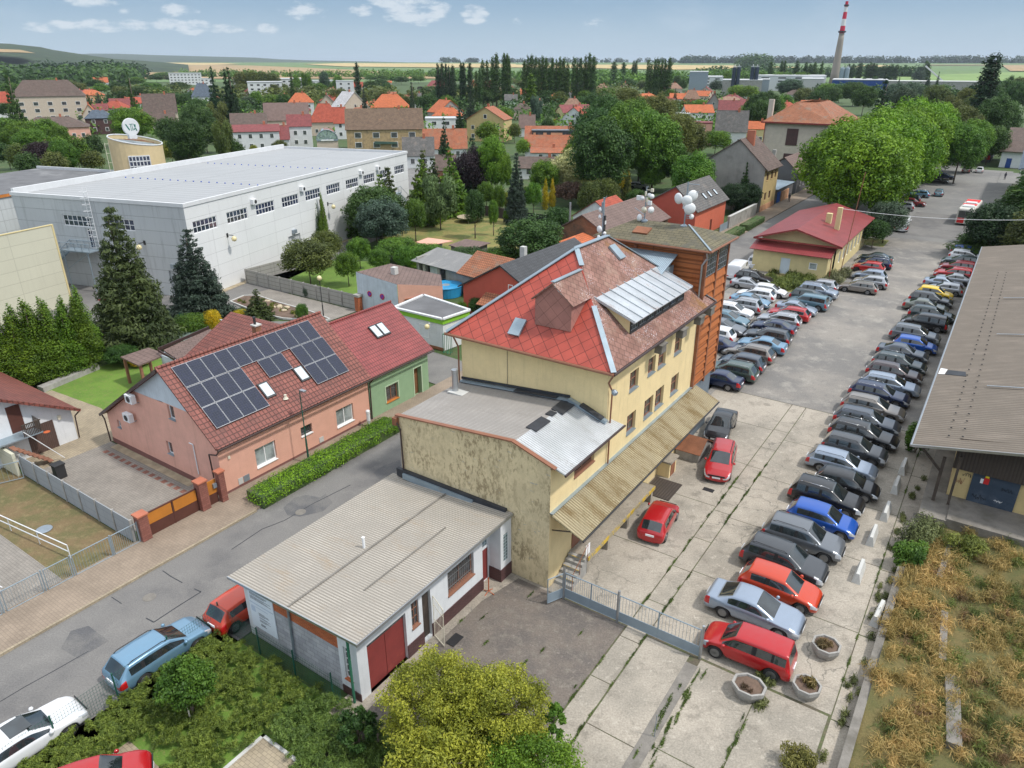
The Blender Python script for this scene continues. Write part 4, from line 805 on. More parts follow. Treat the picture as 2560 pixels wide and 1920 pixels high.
seam('d5',[(1155,460),(1215,492),(1400,370),(1588,252),(1535,228)],.06);seam('d5',[(1285,85),(1350,130),(1440,180)],.05);seam('d5',[(880,292),(960,345)],.04);seam('d2',[(60,1560),(300,1400),(480,1330),(700,1200),(1000,1050)],.05);seam('d5',[(0,1120),(200,1000),(420,880),(700,720)],.04)
tw=thing('cladding_tower','rust orange timber-clad tower with a mossy low hip roof behind the cream building','tower',(-19.2,47.5,0))
T0,T1,Y0,Y1=-23.0,-15.55,45.3,49.7
m=MB();m.box(T0,T1,Y0,Y1,4.6,14.5);m.build('wall','tower_red',tw);MB().box(T0+.1,T1-.1,Y0+.1,Y1-.1,0,4.6).build('base','siding_blue',tw)
m=MB()
for k in range(14):
 z=4.7+k*.6
 for(a,c)in((Y0+.15,(Y0+Y1)/2-.12),((Y0+Y1)/2+.12,Y1-.15)):
  if z<12.3:m.fa([(T1,a,z),(T1,c,z),(T1,c,z+.55),(T1,a,z+.55),(T1+.13,a,z+.03),(T1+.13,c,z+.03),(T1+.13,c,z+.07),(T1+.13,a,z+.07)],[(4,5,6,7),(7,6,2,3),(0,1,5,4),(0,4,7,3),(1,2,6,5)])
for k in range(16):
 z=4.7+k*.6
 for(a,c)in((T0+.2,T0+2.4),(T0+2.6,T1-.15)):m.fa([(a,Y0,z),(c,Y0,z),(c,Y0,z+.5),(a,Y0,z+.5),(a,Y0-.06,z+.05),(c,Y0-.06,z+.05)],[(0,1,5,4),(4,5,2,3)])
m.build('cladding','tower_red',tw)
m=MB()
for a in(Y0,(Y0+Y1)/2,Y1):m.box(T1-.02,T1+.14,a-.1,a+.1,4.4,14.5)
for a in(T0,T0+2.5,T1):m.box(a-.1,a+.1,Y0-.12,Y0+.02,4.4,14.5)
m.build('post','rust',tw)
for a,c in((Y0+.25,(Y0+Y1)/2-.2),((Y0+Y1)/2+.2,Y1-.2)):win(tw,'t',T1+.06,a,c,12.55,14.1,1,'steel','pane',4,4,.0,None,.03)
e1,e2,f1,f2,ze,zr=T0-.55,T1+.5,Y0-.55,Y1+.45,14.55,15.45;ra,rb=(-21.6,47.4,zr),(-17.7,47.5,zr)
for q in([(e1,f1,ze),(e2,f1,ze),rb,ra],[(e2,f1,ze),(e2,f2,ze),rb],[(e2,f2,ze),(e1,f2,ze),ra,rb],[(e1,f2,ze),(e1,f1,ze),ra]):roofpoly(tw,q,'tile_old',.1)
MB().beam((e2,f1,ze+.03),(rb[0],rb[1],zr+.03),.12,.04).build('ridge_flashing','zinc',tw)
for p,q in(((e1,f1),(e2,f1)),((e2,f1),(e2,f2))):gutter(tw,(p[0],p[1],ze-.1),(q[0],q[1],ze-.1),.08)
pipe(tw,[(e2-.3,f1+.1,ze-.1),(e2-.3,Y0-.2,ze-.6),(T1-.1,Y0-.2,ze-1.1),(T1-.1,Y0-.2,8)],.06,'steel')
MB().slab([(-21.0,45.6,14.95),(-19.9,45.6,14.95),(-19.9,46.4,15.2),(-21.0,46.4,15.2)],.1).build('skylight','rust',tw)
lb=MB();lb.box(-21.2,-17.6,42.9,45.15,10.5,13.2);lx=lb.build('lift_housing','corr_blue',tw);roofpoly(lx,[(-21.4,42.6,13.1),(-17.4,42.6,13.1),(-17.4,45.15,13.95),(-21.4,45.15,13.95)],'corr_blue',.05)
MB().slab([(-20.6,42.5,13.35),(-18.6,42.5,13.35),(-18.6,43.3,13.75),(-20.6,43.3,13.75)],.05).build('solar_panel','solar',lx)
def dish(par,p,r,d,mat='dish',depth=.3,back=True):
 d=Vector(d).normalized();q=Vector(p);MB().lathe(q,[(.06,-depth*r*1.3),(r*.55,-depth*r*.9),(r*.98,-depth*r*.1),(r,.0),(r*.97,.05),(r*.6,.11),(.03,.14)],20,d).build('antenna_dish',mat,par,sm=True)
def mast(t,s,z0,h,label,dishes,panels,arms=(),r=.05):
 K_=.6;h*=K_;dishes=[(a*K_,b_*K_,c*K_,d_*K_,e_,f_)for a,b_,c,d_,e_,f_ in dishes];panels=[(a*K_,b_*K_,c*K_,d_*K_,e_*K_,f_)for a,b_,c,d_,e_,f_ in panels];arms=[(z*K_,tuple(q*K_ for q in a))for z,a in arms]
 e=thing('antenna_mast',label,'antenna mast',(t,s,z0));m=MB();m.tube((t,s,z0),(t,s,z0+h),r,8);m.lathe((t,s,z0-.05),[(.25,0),(.25,.1),(.08,.2)],10)
 for z,a in arms:m.tube((t,s,z0+z),(t+a[0],s+a[1],z0+z+a[2]),.025,6)
 m.build('pole','metal_grey',e)
 for dt,ds,z,r_,dr,mt in dishes:
  dish(e,(t+dt,s+ds,z0+z),r_,dr,mt);MB().tube((t,s,z0+z),(t+dt-dr[0]*.1,s+ds-dr[1]*.1,z0+z),.025,6).build('bracket','metal_grey',e)
 for dt,ds,z,w,hh,mt in panels:MB().box(t+dt-w/2,t+dt+w/2,s+ds-.08,s+ds+.08,z0+z,z0+z+hh).tube((t,s,z0+z+hh/2),(t+dt,s+ds,z0+z+hh/2),.02,6).build('antenna_panel',mt,e)
 return e
ms=mast(-18.0,47.4,15.35,4.9,'tall antenna mast carrying a cluster of four large white round dishes',[(-.75,-.5,3.1,.62,(-.45,-1,-.05),'dish'),(.25,-.55,2.95,.60,(.35,-1,-.05),'dish'),(.7,-.1,3.5,.60,(.8,-.9,0),'dish'),(.62,-.4,2.1,.66,(.6,-1,.0),'dish'),(.75,0,1.15,.3,(.9,-.6,0),'dish')],[(-.2,-.2,2.0,.1,.35,'white_metal')],[(3.9,(1.3,.1,0)),(4.7,(1.3,.1,0)),(1.35,(.8,0,0)),(.95,(.9,0,0))])
mast(-20.9,47.3,15.4,3.9,'antenna mast with many small dishes and boxes in the middle of the tower roof',[(-.55,-.2,.35,.42,(-.6,-1,.2),'dish'),(0,-.3,1.35,.36,(-.2,-1,0),'dish_cream'),(.75,-.1,1.35,.4,(.9,-.7,0),'dish'),(-.3,-.2,2.6,.28,(-.5,-1,0),'dish'),(.75,-.1,2.9,.28,(.7,-1,0),'dish'),(.4,0,3.0,.25,(.2,-1,0),'dish')],[(-.85,-.1,2.35,.5,.5,'dish'),(.7,0,3.4,.3,.35,'dish_cream'),(0,-.15,2.9,.14,.5,'dish_cream'),(.5,0,1.9,.45,.45,'dish'),(.1,0,2.2,.16,.5,'dish_cream')],[(.7,(-1.5,.4,.6)),(1.8,(.7,0,0)),(3.1,(.7,0,0))],.045)
mast(-22.9,44.9,13.2,6.6,'narrow antenna mast at the roof edge stacked with small drum dishes',[(-.35,-.2,1.0,.34,(-.6,-1,0),'dish'),(-.35,-.2,2.0,.34,(-.6,-1,0),'dish'),(-.3,-.2,3.0,.42,(-.4,-1,0),'dish'),(-.35,-.1,4.4,.26,(-.8,-.8,0),'dish'),(-.35,-.1,5.2,.3,(-.8,-.8,0),'dish'),(.25,-.2,1.2,.22,(.8,-.8,0),'dish'),(.3,-.1,2.6,.2,(.8,-.8,0),'dish')],[(.2,0,1.6,.16,3.0,'plastic_dark'),(-.05,-.1,4.9,.3,1.2,'metal_grey'),(.25,0,3.6,.16,.4,'dish')],[(6.2,(.3,0,.6))],.07)
# ---------------- low white workshop ----------------
lw=thing('workshop_building','single storey white workshop with a large grey corrugated roof and red garage doors','building',(-22,20,0))
X0,X1,Q0,Q1=-25.9,-18.4,15.42,26.33
ops=[(16.0,18.45,0.03,2.75),(18.85,19.35,1.5,2.95),(19.6,20.2,.15,2.9),(21.5,23.6,1.55,2.95)]
m=MB();wallo(m,'t',X1,Q0,24.35,0,3.75,ops,1,.25);m.poly([(X1,24.35,0),(-18.72,24.35,0),(-18.72,24.35,3.75),(X1,24.35,3.75)]);wallo(m,'t',-18.72,24.35,25.35,0,3.75,[(24.45,25.25,.05,2.1),(24.5,25.2,2.25,3.0)],1,.12)
m.poly([(-18.72,25.35,0),(-17.95,25.35,0),(-17.95,25.35,3.85),(-18.72,25.35,3.85)]);wallo(m,'t',-17.95,25.35,Q1,0,3.85,[(25.6,26.0,1.2,2.9)],1,.1)
m.poly([(X0,Q1,0),(X0,Q0,0),(X0,Q0,3.45),(X0,Q1,3.45)]);wallo(m,'s',Q0,-19.55,X1,0,3.72,[(-19.25,-18.8,.95,2.75)],-1,.2);m.poly([(X0,Q0,0),(-25.45,Q0,0),(-25.45,Q0,3.45),(X0,Q0,3.45)])
m.build('wall','white_wall',lw)
MB().poly([(-25.45,Q0,0),(-19.55,Q0,0),(-19.55,Q0,2.45),(-25.45,Q0,2.45)]).build('block_wall','block_grey',lw);MB().poly([(-25.45,Q0,2.45),(-19.55,Q0,2.45),(-19.55,Q0,3.7),(-25.45,Q0,3.5)]).build('brick_wall','brick_red',lw)
for q in((X1,X1+.04,18.45,19.6,0,.78),(X1,X1+.04,20.2,24.37,0,.78),(-18.7,-17.9,25.31,25.36,0,.8),(-17.96,-17.91,25.37,Q1,0,.8),(-19.5,X1+.03,Q0-.04,Q0,0,.45)):MB().box(*q).build('plinth','brick_dark',lw)
roofpoly(lw,[(-26.35,15.0,3.5),(-17.85,15.0,3.95),(-17.85,Q1,3.95),(-26.35,Q1,3.5)],'corr_near',.06)
m=MB();m.beam((-26.35,14.98,3.45),(-17.85,14.98,3.9),.05,.13);m.box(-17.86,-17.8,14.97,Q1,3.78,3.93);m.build('fascia','steel',lw)
gr2=MB()
for s in(18.6,22.2):pass
m=MB();m.beam((-22.1,15.05,3.775),(-22.1,26.3,3.775),.1,.015);m.beam((-20.0,17.6,3.89),(-20.0,23.4,3.89),.07,.012);m.build('sheet_overlap','concrete_dark',lw)
m=MB();m.box(-25.85,-18.2,26.12,26.32,3.6,4.1);m.build('flashing','black_felt',lw);MB().box(-25.3,-20.3,26.0,26.15,3.62,3.95).build('flashing','zinc',lw)
MB().lathe((-22.4,20.0,3.7),[(.07,0),(.07,.62),(.085,.63)],10).build('vent_pipe','white_metal',lw)
gd=MB();gd.box(X1-.2,X1-.16,16.0,17.21,.03,2.5);gd.box(X1-.2,X1-.165,17.24,18.45,.03,2.5);MB().box(X1-.2,X1-.12,16,18.45,2.5,2.75).build('transom','pane',gd.build('garage_door','red_door',lw))
win(lw,'t',X1,18.85,19.35,1.5,2.95,1,'wood_frame','pane',2,3,.12,'wood_frame',.04);win(lw,'t',X1,21.5,23.6,1.55,2.95,1,'wood_frame','pane',2,1,.2,'wood_frame',.08)
m=MB()
for i in range(13):a=21.6+i*.16;m.box(X1-.08,X1-.06,a,a+.015,1.6,2.9)
for z in(1.9,2.5):m.box(X1-.085,X1-.055,21.55,23.55,z,z+.02)
m.build('window_bars','steel',lw)
MB().box(X1-.22,X1-.16,19.6,20.2,.15,2.9).build('door','wood_dark',lw)
m=MB();m.path([(-18.3,20.25,.1),(-17.45,19.95,.1),(-17.45,19.95,2.3),(-18.3,20.25,2.5),(-18.3,20.25,.1)],.02,6)
for i in range(1,7):f_=i/7;m.tube((-18.3+.85*f_,20.25-.3*f_,.1),(-18.3+.85*f_,20.25-.3*f_,2.35),.01,5)
m.path([(-18.3,20.25,1.1),(-17.45,19.95,1.1)],.015,6);m.path([(-18.3,20.25,2.0),(-17.45,19.95,1.85)],.015,6);m.build('grille_door','dish_cream',lw)
MB().box(-18.8,-18.76,24.45,25.25,.05,2.1).build('door','red_door',lw);MB().box(-18.8,-18.76,24.5,25.2,2.25,3.0).build('glass_block_window','glass_block',lw);MB().box(-18.0,-17.96,25.6,26.0,1.2,2.9).build('glass_block_window','glass_block',lw)
win(lw,'s',Q0,-19.25,-18.8,.95,2.75,-1,'white_frame','pane',2,5,.12,'brick_red',.03)
pipe(lw,[(-22.6,Q0-.06,3.45),(-22.6,Q0-.1,.2)],.06,'metal_grey')
pipe(lw,[(-18.6,Q0-.25,3.7),(-18.62,Q0-.22,.05)],.06,'green_paint',name='post')
bb=MB();bb.box(-25.55,-23.75,Q0-.05,Q0-.01,.75,3.2);bo=tag(bb.build('billboard','poster'),'white notice board with small blue-grey print on the block wall of the workshop','notice board')
grr=random.Random(9);m=MB()
def tl(x0,x1,z,h=.022):m.box(x0,x1,Q0-.056,Q0-.0505,z-h/2,z+h/2)
for k,z in enumerate((3.02,)):tl(-25.2,-24.1,z,.03)
for z in(2.82,2.77,2.72,2.62,2.57,2.52,2.47):tl(-25.42,-25.42+grr.uniform(1.0,1.55),z,.014)
for z in(1.75,1.7,1.65,1.6,1.5,1.45,1.35,1.3,1.25):tl(-24.95,-24.95+grr.uniform(.4,.95),z,.014)
for z in(1.1,1.05,1.0):tl(-24.9,-24.9+grr.uniform(.3,.5),z,.02)
m.build('small_print','ink',bo);m=MB();m.box(-25.5,-23.8,Q0-.056,Q0-.0505,2.2,2.26);m.box(-25.45,-25.15,Q0-.056,Q0-.0505,1.7,2.0);m.box(-25.4,-24.2,Q0-.056,Q0-.0505,2.02,2.06);m.build('print_band','poster_grey',bo)
m=MB();m.tube((-18.0,24.3,.1),(-18.0,24.3,1.0),.03,6);
for a in range(4):m.tube((-18.0,24.3,.15),(-18.0+.35*math.cos(a*1.57),24.3+.35*math.sin(a*1.57),.03),.02,5)
tag(m.build('iron_stand','orange_rust'),'small rusty orange iron stand beside the red workshop door','stand')
tag(MB().box(-17.6,-17.1,20.2,21.0,.035,.05).build('door_mat','black'),'black rubber mat lying in front of the open barred door','mat')
# ---------------- gate across the yard ----------------
def gate_leaf(par,t0,s0,t1,s1,h=1.55,zb=.12,mat='gate_grey',solid=.55,bars=12,slope=0):
 m=MB();dx,dy=t1-t0,s1-s0;L=math.hypot(dx,dy)
 P=lambda f,z:(t0+dx*f,s0+dy*f,z)
 for f in(0,1):m.tube(P(f,zb),P(f,zb+h),.03,6)
 m.tube(P(0,zb+h),P(1,zb+h),.03,6);m.tube(P(0,zb),P(1,zb),.025,6)
 if solid:m.beam(P(0,zb+solid/2),P(1,zb+solid/2),.02,solid);m.tube(P(0,zb+solid),P(1,zb+solid),.02,6)
 for i in range(1,bars):m.tube(P(i/bars,zb+(solid or 0)),P(i/bars,zb+h),.009,5)
 return m.build('gate_leaf',mat,par)
gt=thing('yard_gate','long grey steel gate of barred leaves with solid lower panels across the yard','gate',(-11,26.15,0))
for a,c in((-14.45,-12.95),(-12.93,-11.48),(-11.36,-9.3),(-9.28,-7.2)):gate_leaf(gt,a,26.15,c,26.15)
gate_leaf(gt,-14.55,26.1,-14.95,25.25,1.5)
for a in(-14.52,-11.42,-7.13):MB().tube((a,26.15,0),(a,26.15,1.95),.07,10).build('post','steel',gt)
tag(MB().tube((-7.1,20.95,0),(-7.1,20.95,1.25),.02,6).build('steel_rod','metal_grey'),'thin steel rod standing upright at the drain channel','rod')
for i,(t,s,r0,lb)in enumerate(((-4.6,25.3,.66,'octagonal concrete planter with bare brown soil nearest the yard gate'),(-2.5,26.75,.62,'octagonal concrete planter with dry yellow plants furthest towards the dry meadow'),(-2.35,29.75,.66,'octagonal concrete planter with reddish dry plants beside the silver saloon'))):
 e=thing('planter',lb,'planter',(t,s,0),group=None)
 P=lambda r,q=1.:[(t+r*math.cos(math.pi/8+k*math.pi/4)*(1.15 if i==0 else 1),s+r*math.sin(math.pi/8+k*math.pi/4))for k in range(8)]
 a,c,d_,f=P(r0*.72),P(r0),P(r0*.86),P(r0*.84);V=[(x,y,0)for x,y in a]+[(x,y,.42)for x,y in c]+[(x,y,.62)for x,y in c]+[(x,y,.62)for x,y in d_]+[(x,y,.5)for x,y in f]
 F=[(j*8+k,j*8+(k+1)%8,(j+1)*8+(k+1)%8,(j+1)*8+k)for j in range(4)for k in range(8)];MB().fa(V,F).build('tub','concrete',e)
 MB().poly([(x,y,.52)for x,y in f]).build('soil','soil',e)
 if i:o=tuft([(t+gr.uniform(-.3,.3),s+gr.uniform(-.3,.3))for _ in range(7)],500,.16,.16,.32,'plants',None,None,(.20,.15,.05)if i==1 else(.15,.11,.05),20+i,.06,z=.52,kind=None)
 else:o=tuft([(t+gr.uniform(-.35,.35),s+gr.uniform(-.3,.3))for _ in range(5)],160,.1,.1,.14,'plants',None,None,(.12,.08,.05),20+i,.05,z=.52,kind=None)
 o.parent=e;o.matrix_parent_inverse=PMAT[e].inverted()
for i,(s,t,a)in enumerate(((50.5,-1.85,0),(47.6,-1.88,0),(43.9,-1.92,0),(40.75,-2.15,0),(36.8,-2.15,0),(33.8,-.72,4))):
 fr=Frame(TH+R(a),*G0.w((t,s,0)));m=MB(fr);m.fa([(-.22,-.85,0),(.22,-.85,0),(.22,.85,0),(-.22,.85,0),(-.2,-.83,.12),(.2,-.83,.12),(.2,.83,.12),(-.2,.83,.12),(-.08,-.78,.6),(.08,-.78,.6),(.08,.78,.6),(-.08,.78,.6)],[(0,1,5,4),(1,2,6,5),(2,3,7,6),(3,0,4,7),(4,5,9,8),(5,6,10,9),(6,7,11,10),(7,4,8,11),(8,9,10,11)])
 tag(m.build('concrete_barrier','concrete_light'),['pale concrete barrier furthest up the row by the leafy shrub','pale concrete barrier second from the leafy shrub','pale concrete barrier in front of the black estate with roof bars','pale concrete barrier in front of the bright blue hatchback','pale concrete barrier in front of the dark grey crossover','pale concrete barrier leaning against the low wall near the planters'][i],'barrier')
rw=MB();rw.box(-.5,-.15,14,44.3,-.1,.5);tag(rw.build('retaining_wall','concrete_dark'),'low concrete retaining wall along the dry meadow','wall')
m=MB();nx,ny=26,42;vs=[];zz=random.Random(3)
for j in range(ny+1):
 for i in range(nx+1):
  t=-.15+i*(16.2/nx);s=12+j*(32.6/ny);vs.append((t,s,.46+.12*math.sin(t*1.1+s*.5)+.10*math.sin(s*.9-t*.6)+zz.uniform(-.03,.03)+.05*min(t,6)))
m.fa(vs,[(j*(nx+1)+i,j*(nx+1)+i+1,(j+1)*(nx+1)+i+1,(j+1)*(nx+1)+i)for j in range(ny)for i in range(nx)]);structure(m.build('meadow_ground','meadow',sm=True))
gp=np.random.default_rng(5)
def grass(name,label,n,box,h,tone,seed,size=.03,z=.5,clump=220,asp=6,cat='grass',slope=.05):
 g=np.random.default_rng(seed);C=[(g.uniform(box[0],box[1]),g.uniform(box[2],box[3]),0,0,0,0)for _ in range(clump)]
 C=[(a,c,z+h*.35+slope*min(max(a,0),6),g.uniform(.3,.8),g.uniform(.3,.9),h*g.uniform(.45,.8))for a,c,*_ in C]
 me=leaf_mesh(name,C,n,size,seed,.2,asp,up=1.8,jit=1.);o=bpy.data.objects.new(name,me);COL.objects.link(o);o.rotation_euler=(0,0,-TH);o.color=(*tone,1);PMAT[o]=o.matrix_world
 return tag(o,label,cat,None,'stuff')
grass('dry_grass','tall straw coloured dry grass covering the meadow behind the retaining wall',170000,(.1,15,13,43.5),.5,(.40,.30,.11),11,.030,clump=420,asp=11)
grass('dry_grass','straw blond grass tufts close to the retaining wall',40000,(-.1,2.3,15,41),.55,(.46,.33,.12),12,.03,clump=90,asp=12)
grass('green_grass','green patches of grass and weeds among the dry meadow',130000,(.6,15,13,43.5),.42,(.13,.165,.04),13,.03,clump=330,asp=8)
grass('brown_weeds','reddish brown seeded weeds in the dry meadow',22000,(.5,14,14,40),.6,(.20,.125,.06),14,.03,clump=80,asp=8)
def blob(label,t,s,z,rx,ry,rz,n,tone,seed,size=.09,name='bush',cat='bush',asp=1.8,nc=14,group=None,up=0,fr=G0):
 g=random.Random(seed);C=[]
 for i in range(nc):a=g.random()*6.28;q=math.sqrt(g.random())*.65;f=g.random();C.append((q*rx*math.cos(a),q*ry*math.sin(a),rz*(.25+.6*f),rx*.42,ry*.42,rz*.3))
 me=leaf_mesh('leaves',C,n,size,seed,.7,asp,up=up)
 e=thing(name,label,cat,(t,s,z),fr,group);o=bpy.data.objects.new('leaves',me);COL.objects.link(o);o.parent=e;c=TONE[tone]if isinstance(tone,str)else tone;o.color=(*c,1)
 m=MB(WF);
 for i in range(5):a=i*1.26;m.tube((0,0,0),(rx*.5*math.cos(a),ry*.5*math.sin(a),rz*.8),.03,5,.01)
 q=bpy.data.meshes.new('stems');q.from_pydata(m.v,[],m.f);q.materials.append(MT('bark'));st=bpy.data.objects.new('stems',q);COL.objects.link(st);st.parent=e
 return e
blob('bright green bushy shrub on top of the wall beside the meadow',-.1,39.0,.2,.95,1.0,1.5,4200,'v',41,.10,'shrub','shrub')
blob('grey green tall shrub just behind the bright green one at the wall',.0,41.4,.2,1.3,1.7,1.7,5200,(.13,.155,.06),42,.08,'shrub','shrub')
blob('leafy green sapling between the parked cars and the warehouse corner',-1.5,53.6,0,.85,1.0,2.2,4200,'v',43,.11,'shrub','shrub')
blob('vivid green weed clump at the foot of the meadow near the bottom edge',1.4,23.2,.4,.75,.7,.8,2600,(.10,.24,.02),44,.07,'weed_clump','weeds')
blob('yellow green bushy weed on the concrete at the bottom edge',-1.9,22.6,0,.8,.75,1.0,3200,(.19,.18,.045),45,.06,'weed_clump','weeds',asp=3,up=1)
blob('yellow green tall weed in the upper part of the meadow',2.4,41.2,.5,1.1,.9,1.2,3000,(.16,.19,.04),46,.07,'weed_clump','weeds',asp=3,up=1)
blob('dark green thicket in the right part of the meadow',7.2,38.8,.6,1.9,2.2,1.1,5200,(.04,.075,.03),47,.08,'weed_clump','weeds',asp=3,up=1)
for t,s,l,w_,a,lb in((1.55,39.5,3.4,.28,3,'upper broken concrete beam sunk in the meadow grass'),(2.1,33.2,3.6,.3,-4,'middle concrete beam half covered by dry grass'),(2.9,28.6,4.0,.55,-6,'lichen covered concrete slab lying in the dry grass'),(2.75,22.9,3.2,.6,-8,'concrete slab in the meadow at the bottom of the picture')):
 fr=Frame(TH+R(a),*G0.w((t,s,0)));m=MB(fr);m.box(-w_/2,w_/2,-l/2,l/2,.5,.88);tag(m.build('concrete_beam','concrete_dark'),lb,'concrete beam')
# ---------------- warehouse ----------------
wh=thing('warehouse','long warehouse with a brown grey corrugated roof along the car park','warehouse',(6,70,0))
WZ=4.6;t0=-1.5
fl=44.9;fr_=49.0
m=MB();m.slab([(t0,44.9,WZ),(18,56.5,WZ+3.9),(18,110,WZ+3.9),(t0,110,WZ)],.07);
m=MB();m.slab([(t0,44.9,WZ),(14,44.9,WZ+3.0),(14,106.8,WZ+3.0),(t0,106.8,WZ)],.07);m.build('roof','corr_ware',wh)
gutter(wh,(t0-.05,44.9,WZ-.05),(t0-.05,106.8,WZ-.05),.07,'steel');MB().beam((t0,44.86,WZ-.02),(14,44.86,WZ+2.98),.06,.16).build('verge','steel',wh)
m=MB()
for s in(55.5,68.,80.):m.beam((1.6,s,WZ+.75),(14,s-.6,WZ+3.08),.12,.04)
m.build('lightning_strip','steel',wh)
m=MB();m.slab([(-1.0,57.9,WZ+.13),(.3,57.6,WZ+.38),(.2,58.6,WZ+.36),(-.9,58.9,WZ+.14)],.02);m.build('roof_hole','black_felt',wh);MB().slab([(-1.45,57.9,WZ+.05),(-1.05,57.9,WZ+.13),(-.95,59.0,WZ+.15),(-1.4,59.2,WZ+.07)],.02).build('roof_patch','white_metal',wh)
m=MB();vo=random.Random(2)
for col_ in(.4,1.1):
 for s in np.arange(46.5,92,1.25):m.lathe((t0+col_+1.3+(s-46)*.012,s,WZ+.195*(col_+1.3)+.10),[(.07,0),(.05,.04),(.0,.06)],6)
m.build('roof_bolts','black',wh)
m=MB();m.box(.9,14,46.6,105,1.1,WZ+.35);m.build('wall','yellow_wall',wh)
m=MB();m.box(.82,14,46.3,46.36,3.12,5.1);m.poly([(.82,46.3,5.1),(14,46.3,5.1),(14,46.3,7.4),(.82,46.3,5.1)]);m.build('gable_boards','board_wood',wh)
m=MB();m.box(1.95,4.35,46.5,46.58,1.12,3.15);gdr=m.build('sliding_door','graffiti_door',wh)
MB().box(2.55,2.82,46.46,46.49,2.5,2.9).build('warning_sign','sign_red',wh);MB().box(2.58,2.78,46.455,46.49,2.92,3.12).build('warning_sign','sign_yellow',wh);MB().box(2.38,2.53,46.46,46.49,2.5,2.8).build('warning_sign','sign_white',wh)
def scrawl(par,x0,z0,w_,h,seed,mat='ink',y=46.48,n=16,r=.012):
 g=random.Random(seed);m=MB();x=x0;p=(x,y,z0+h*.5)
 for i in range(n):x=x0+w_*(i+1)/n;q=(x+g.uniform(-.04,.04),y,z0+h*g.random());m.tube(p,q,r,4);p=q
 return m.build('graffiti',mat,par)
scrawl(gdr,2.2,1.35,.75,.4,1);scrawl(gdr,3.5,2.3,.6,.25,2);scrawl(gdr,3.3,1.5,.4,.15,5,'sign_white');scrawl(wh,1.1,2.0,.5,.5,3,'rust',46.58);scrawl(wh,1.45,2.6,.45,.3,4,'ink',46.58)
m=MB();m.box(-.25,1.2,43.5,106,-.1,1.0);m.box(1.2,14,43.6,46.6,-.1,1.1);tag(m.build('loading_platform','concrete_dark'),'raised old concrete loading platform around the warehouse foot','platform')
m=MB();m.beam((.3,45.6,1.0),(.3,45.6,4.0),.18,.18);m.beam((.3,45.6,3.0),(-1.0,45.6,4.3),.12,.12);m.beam((1.1,45.4,1.1),(1.1,45.4,4.4),.14,.14);m.build('wooden_post','wood_dark',wh)
# ---------------- pink house ----------------
ph=thing('pink_house','salmon pink house with a dark red tiled roof covered by black solar panels','house',(-44,28,0))
FT=-37.4;g0,g1=22.22,35.38
ops=[(24.85,26.5,.85,2.25),(28.7,29.7,1.5,2.2),(32.0,33.7,.8,2.2)]
m=MB();wallo(m,'t',FT,g0,g1,.3,3.75,ops,1,.2);m.build('wall','pink_wall',ph);MB().box(FT-.05,FT-.03,g0,g1,0,.3).build('plinth','plinth',ph)
win(ph,'t',FT,*ops[0],1,'white_frame','pane_light',2,1,.16,'white_frame',.08);win(ph,'t',FT,*ops[2],1,'white_frame','pane_light',2,1,.16,'white_frame',.08);win(ph,'t',FT,*ops[1],1,'wood_dark','pane',1,1,.16,'white_frame',.06)
for a,c,mt in((23.3,23.65,'concrete_light'),(23.7,24.15,'metal_grey'),(30.2,30.6,'concrete_light')):MB().box(FT,FT+.03,a,c,.35,.75 if a>30 else.8).build('meter_box',mt,ph)
go=[(-42.15,-41.45,4.35,5.35),(-43.25,-42.6,1.4,2.35),(-49.4,-48.95,1.6,2.2)]
m=MB()
prof=[(FT,3.75),(-38.6,4.85),(-42.0,7.75),(-46.0,5.3),(-50.6,2.35)]
wallo(m,'s',g0,-50.6,FT,.35,2.35,[go[1],go[2]],-1,.18);m.poly([(-46.0,g0,2.35),(-42.6,g0,2.35),(-42.6,g0,5.35),(-46.0,g0,5.3)])
m.poly([(-50.6,g0,2.35),(-46.0,g0,2.35),(-46.0,g0,5.3)]);wallo(m,'s',g0,-42.6,-40.2,2.35,5.4,[go[0]],-1,.18);m.poly([(-40.2,g0,2.35),(FT,g0,2.35),(FT,g0,3.75),(-39.2,g0,5.4),(-40.2,g0,5.4)])
m.build('gable_wall','pink_pale',ph);MB().poly([(-43.9,g0,5.31),(-42.6,g0,5.4),(-39.3,g0,5.4),(-42.0,g0,7.75),(-46.0,g0,5.3)]).build('gable_top','bluewhite',ph);MB().box(-50.6,FT,g0-.03,g0+.02,0,.4).build('plinth','plinth',ph)
win(ph,'s',g0,*go[0],-1,'white_frame','pane',1,1,.16,'zinc',.05);win(ph,'s',g0,*go[1],-1,'white_frame','pane',1,1,.16,'zinc',.05);win(ph,'s',g0,*go[2],-1,'white_frame','pane',1,1,.16,'zinc',.05)
m=MB();m.poly([(-50.6,g0,0),(-50.6,g1,0),(-50.6,g1,2.35),(-50.6,g0,2.35)]);m.poly([(FT,g1,0),(-50.6,g1,0),(-50.6,g1,2.3),(-42,g1,7.7),(FT,g1,3.7)]);m.build('back_wall','pink_pale',ph)
sl_=(7.95-3.72)/(42.0-36.95);ZP=lambda t:3.72+(-36.95-t)*sl_
roofpoly(ph,[(-36.95,21.95,3.72),(-36.95,g1+.1,3.72),(-42.0,g1+.1,7.95),(-42.0,21.95,7.95)],'tile_pink',.14);roofpoly(ph,[(-42.0,21.95,7.95),(-42.0,g1+.1,7.95),(-46.2,g1+.1,5.35),(-46.2,21.95,5.35)],'tile_pink',.14);roofpoly(ph,[(-46.2,21.95,5.35),(-46.2,g1+.1,5.35),(-51.0,g1+.1,2.35),(-51.0,21.95,2.35)],'tile_pink',.14)
m=MB();m.tube((-42.0,21.9,8.0),(-42.0,g1+.1,8.0),.11,8);m.beam((-36.95,21.93,3.8),(-42,21.93,8.03),.12,.1);m.build('ridge_tiles','tile_pink',ph)
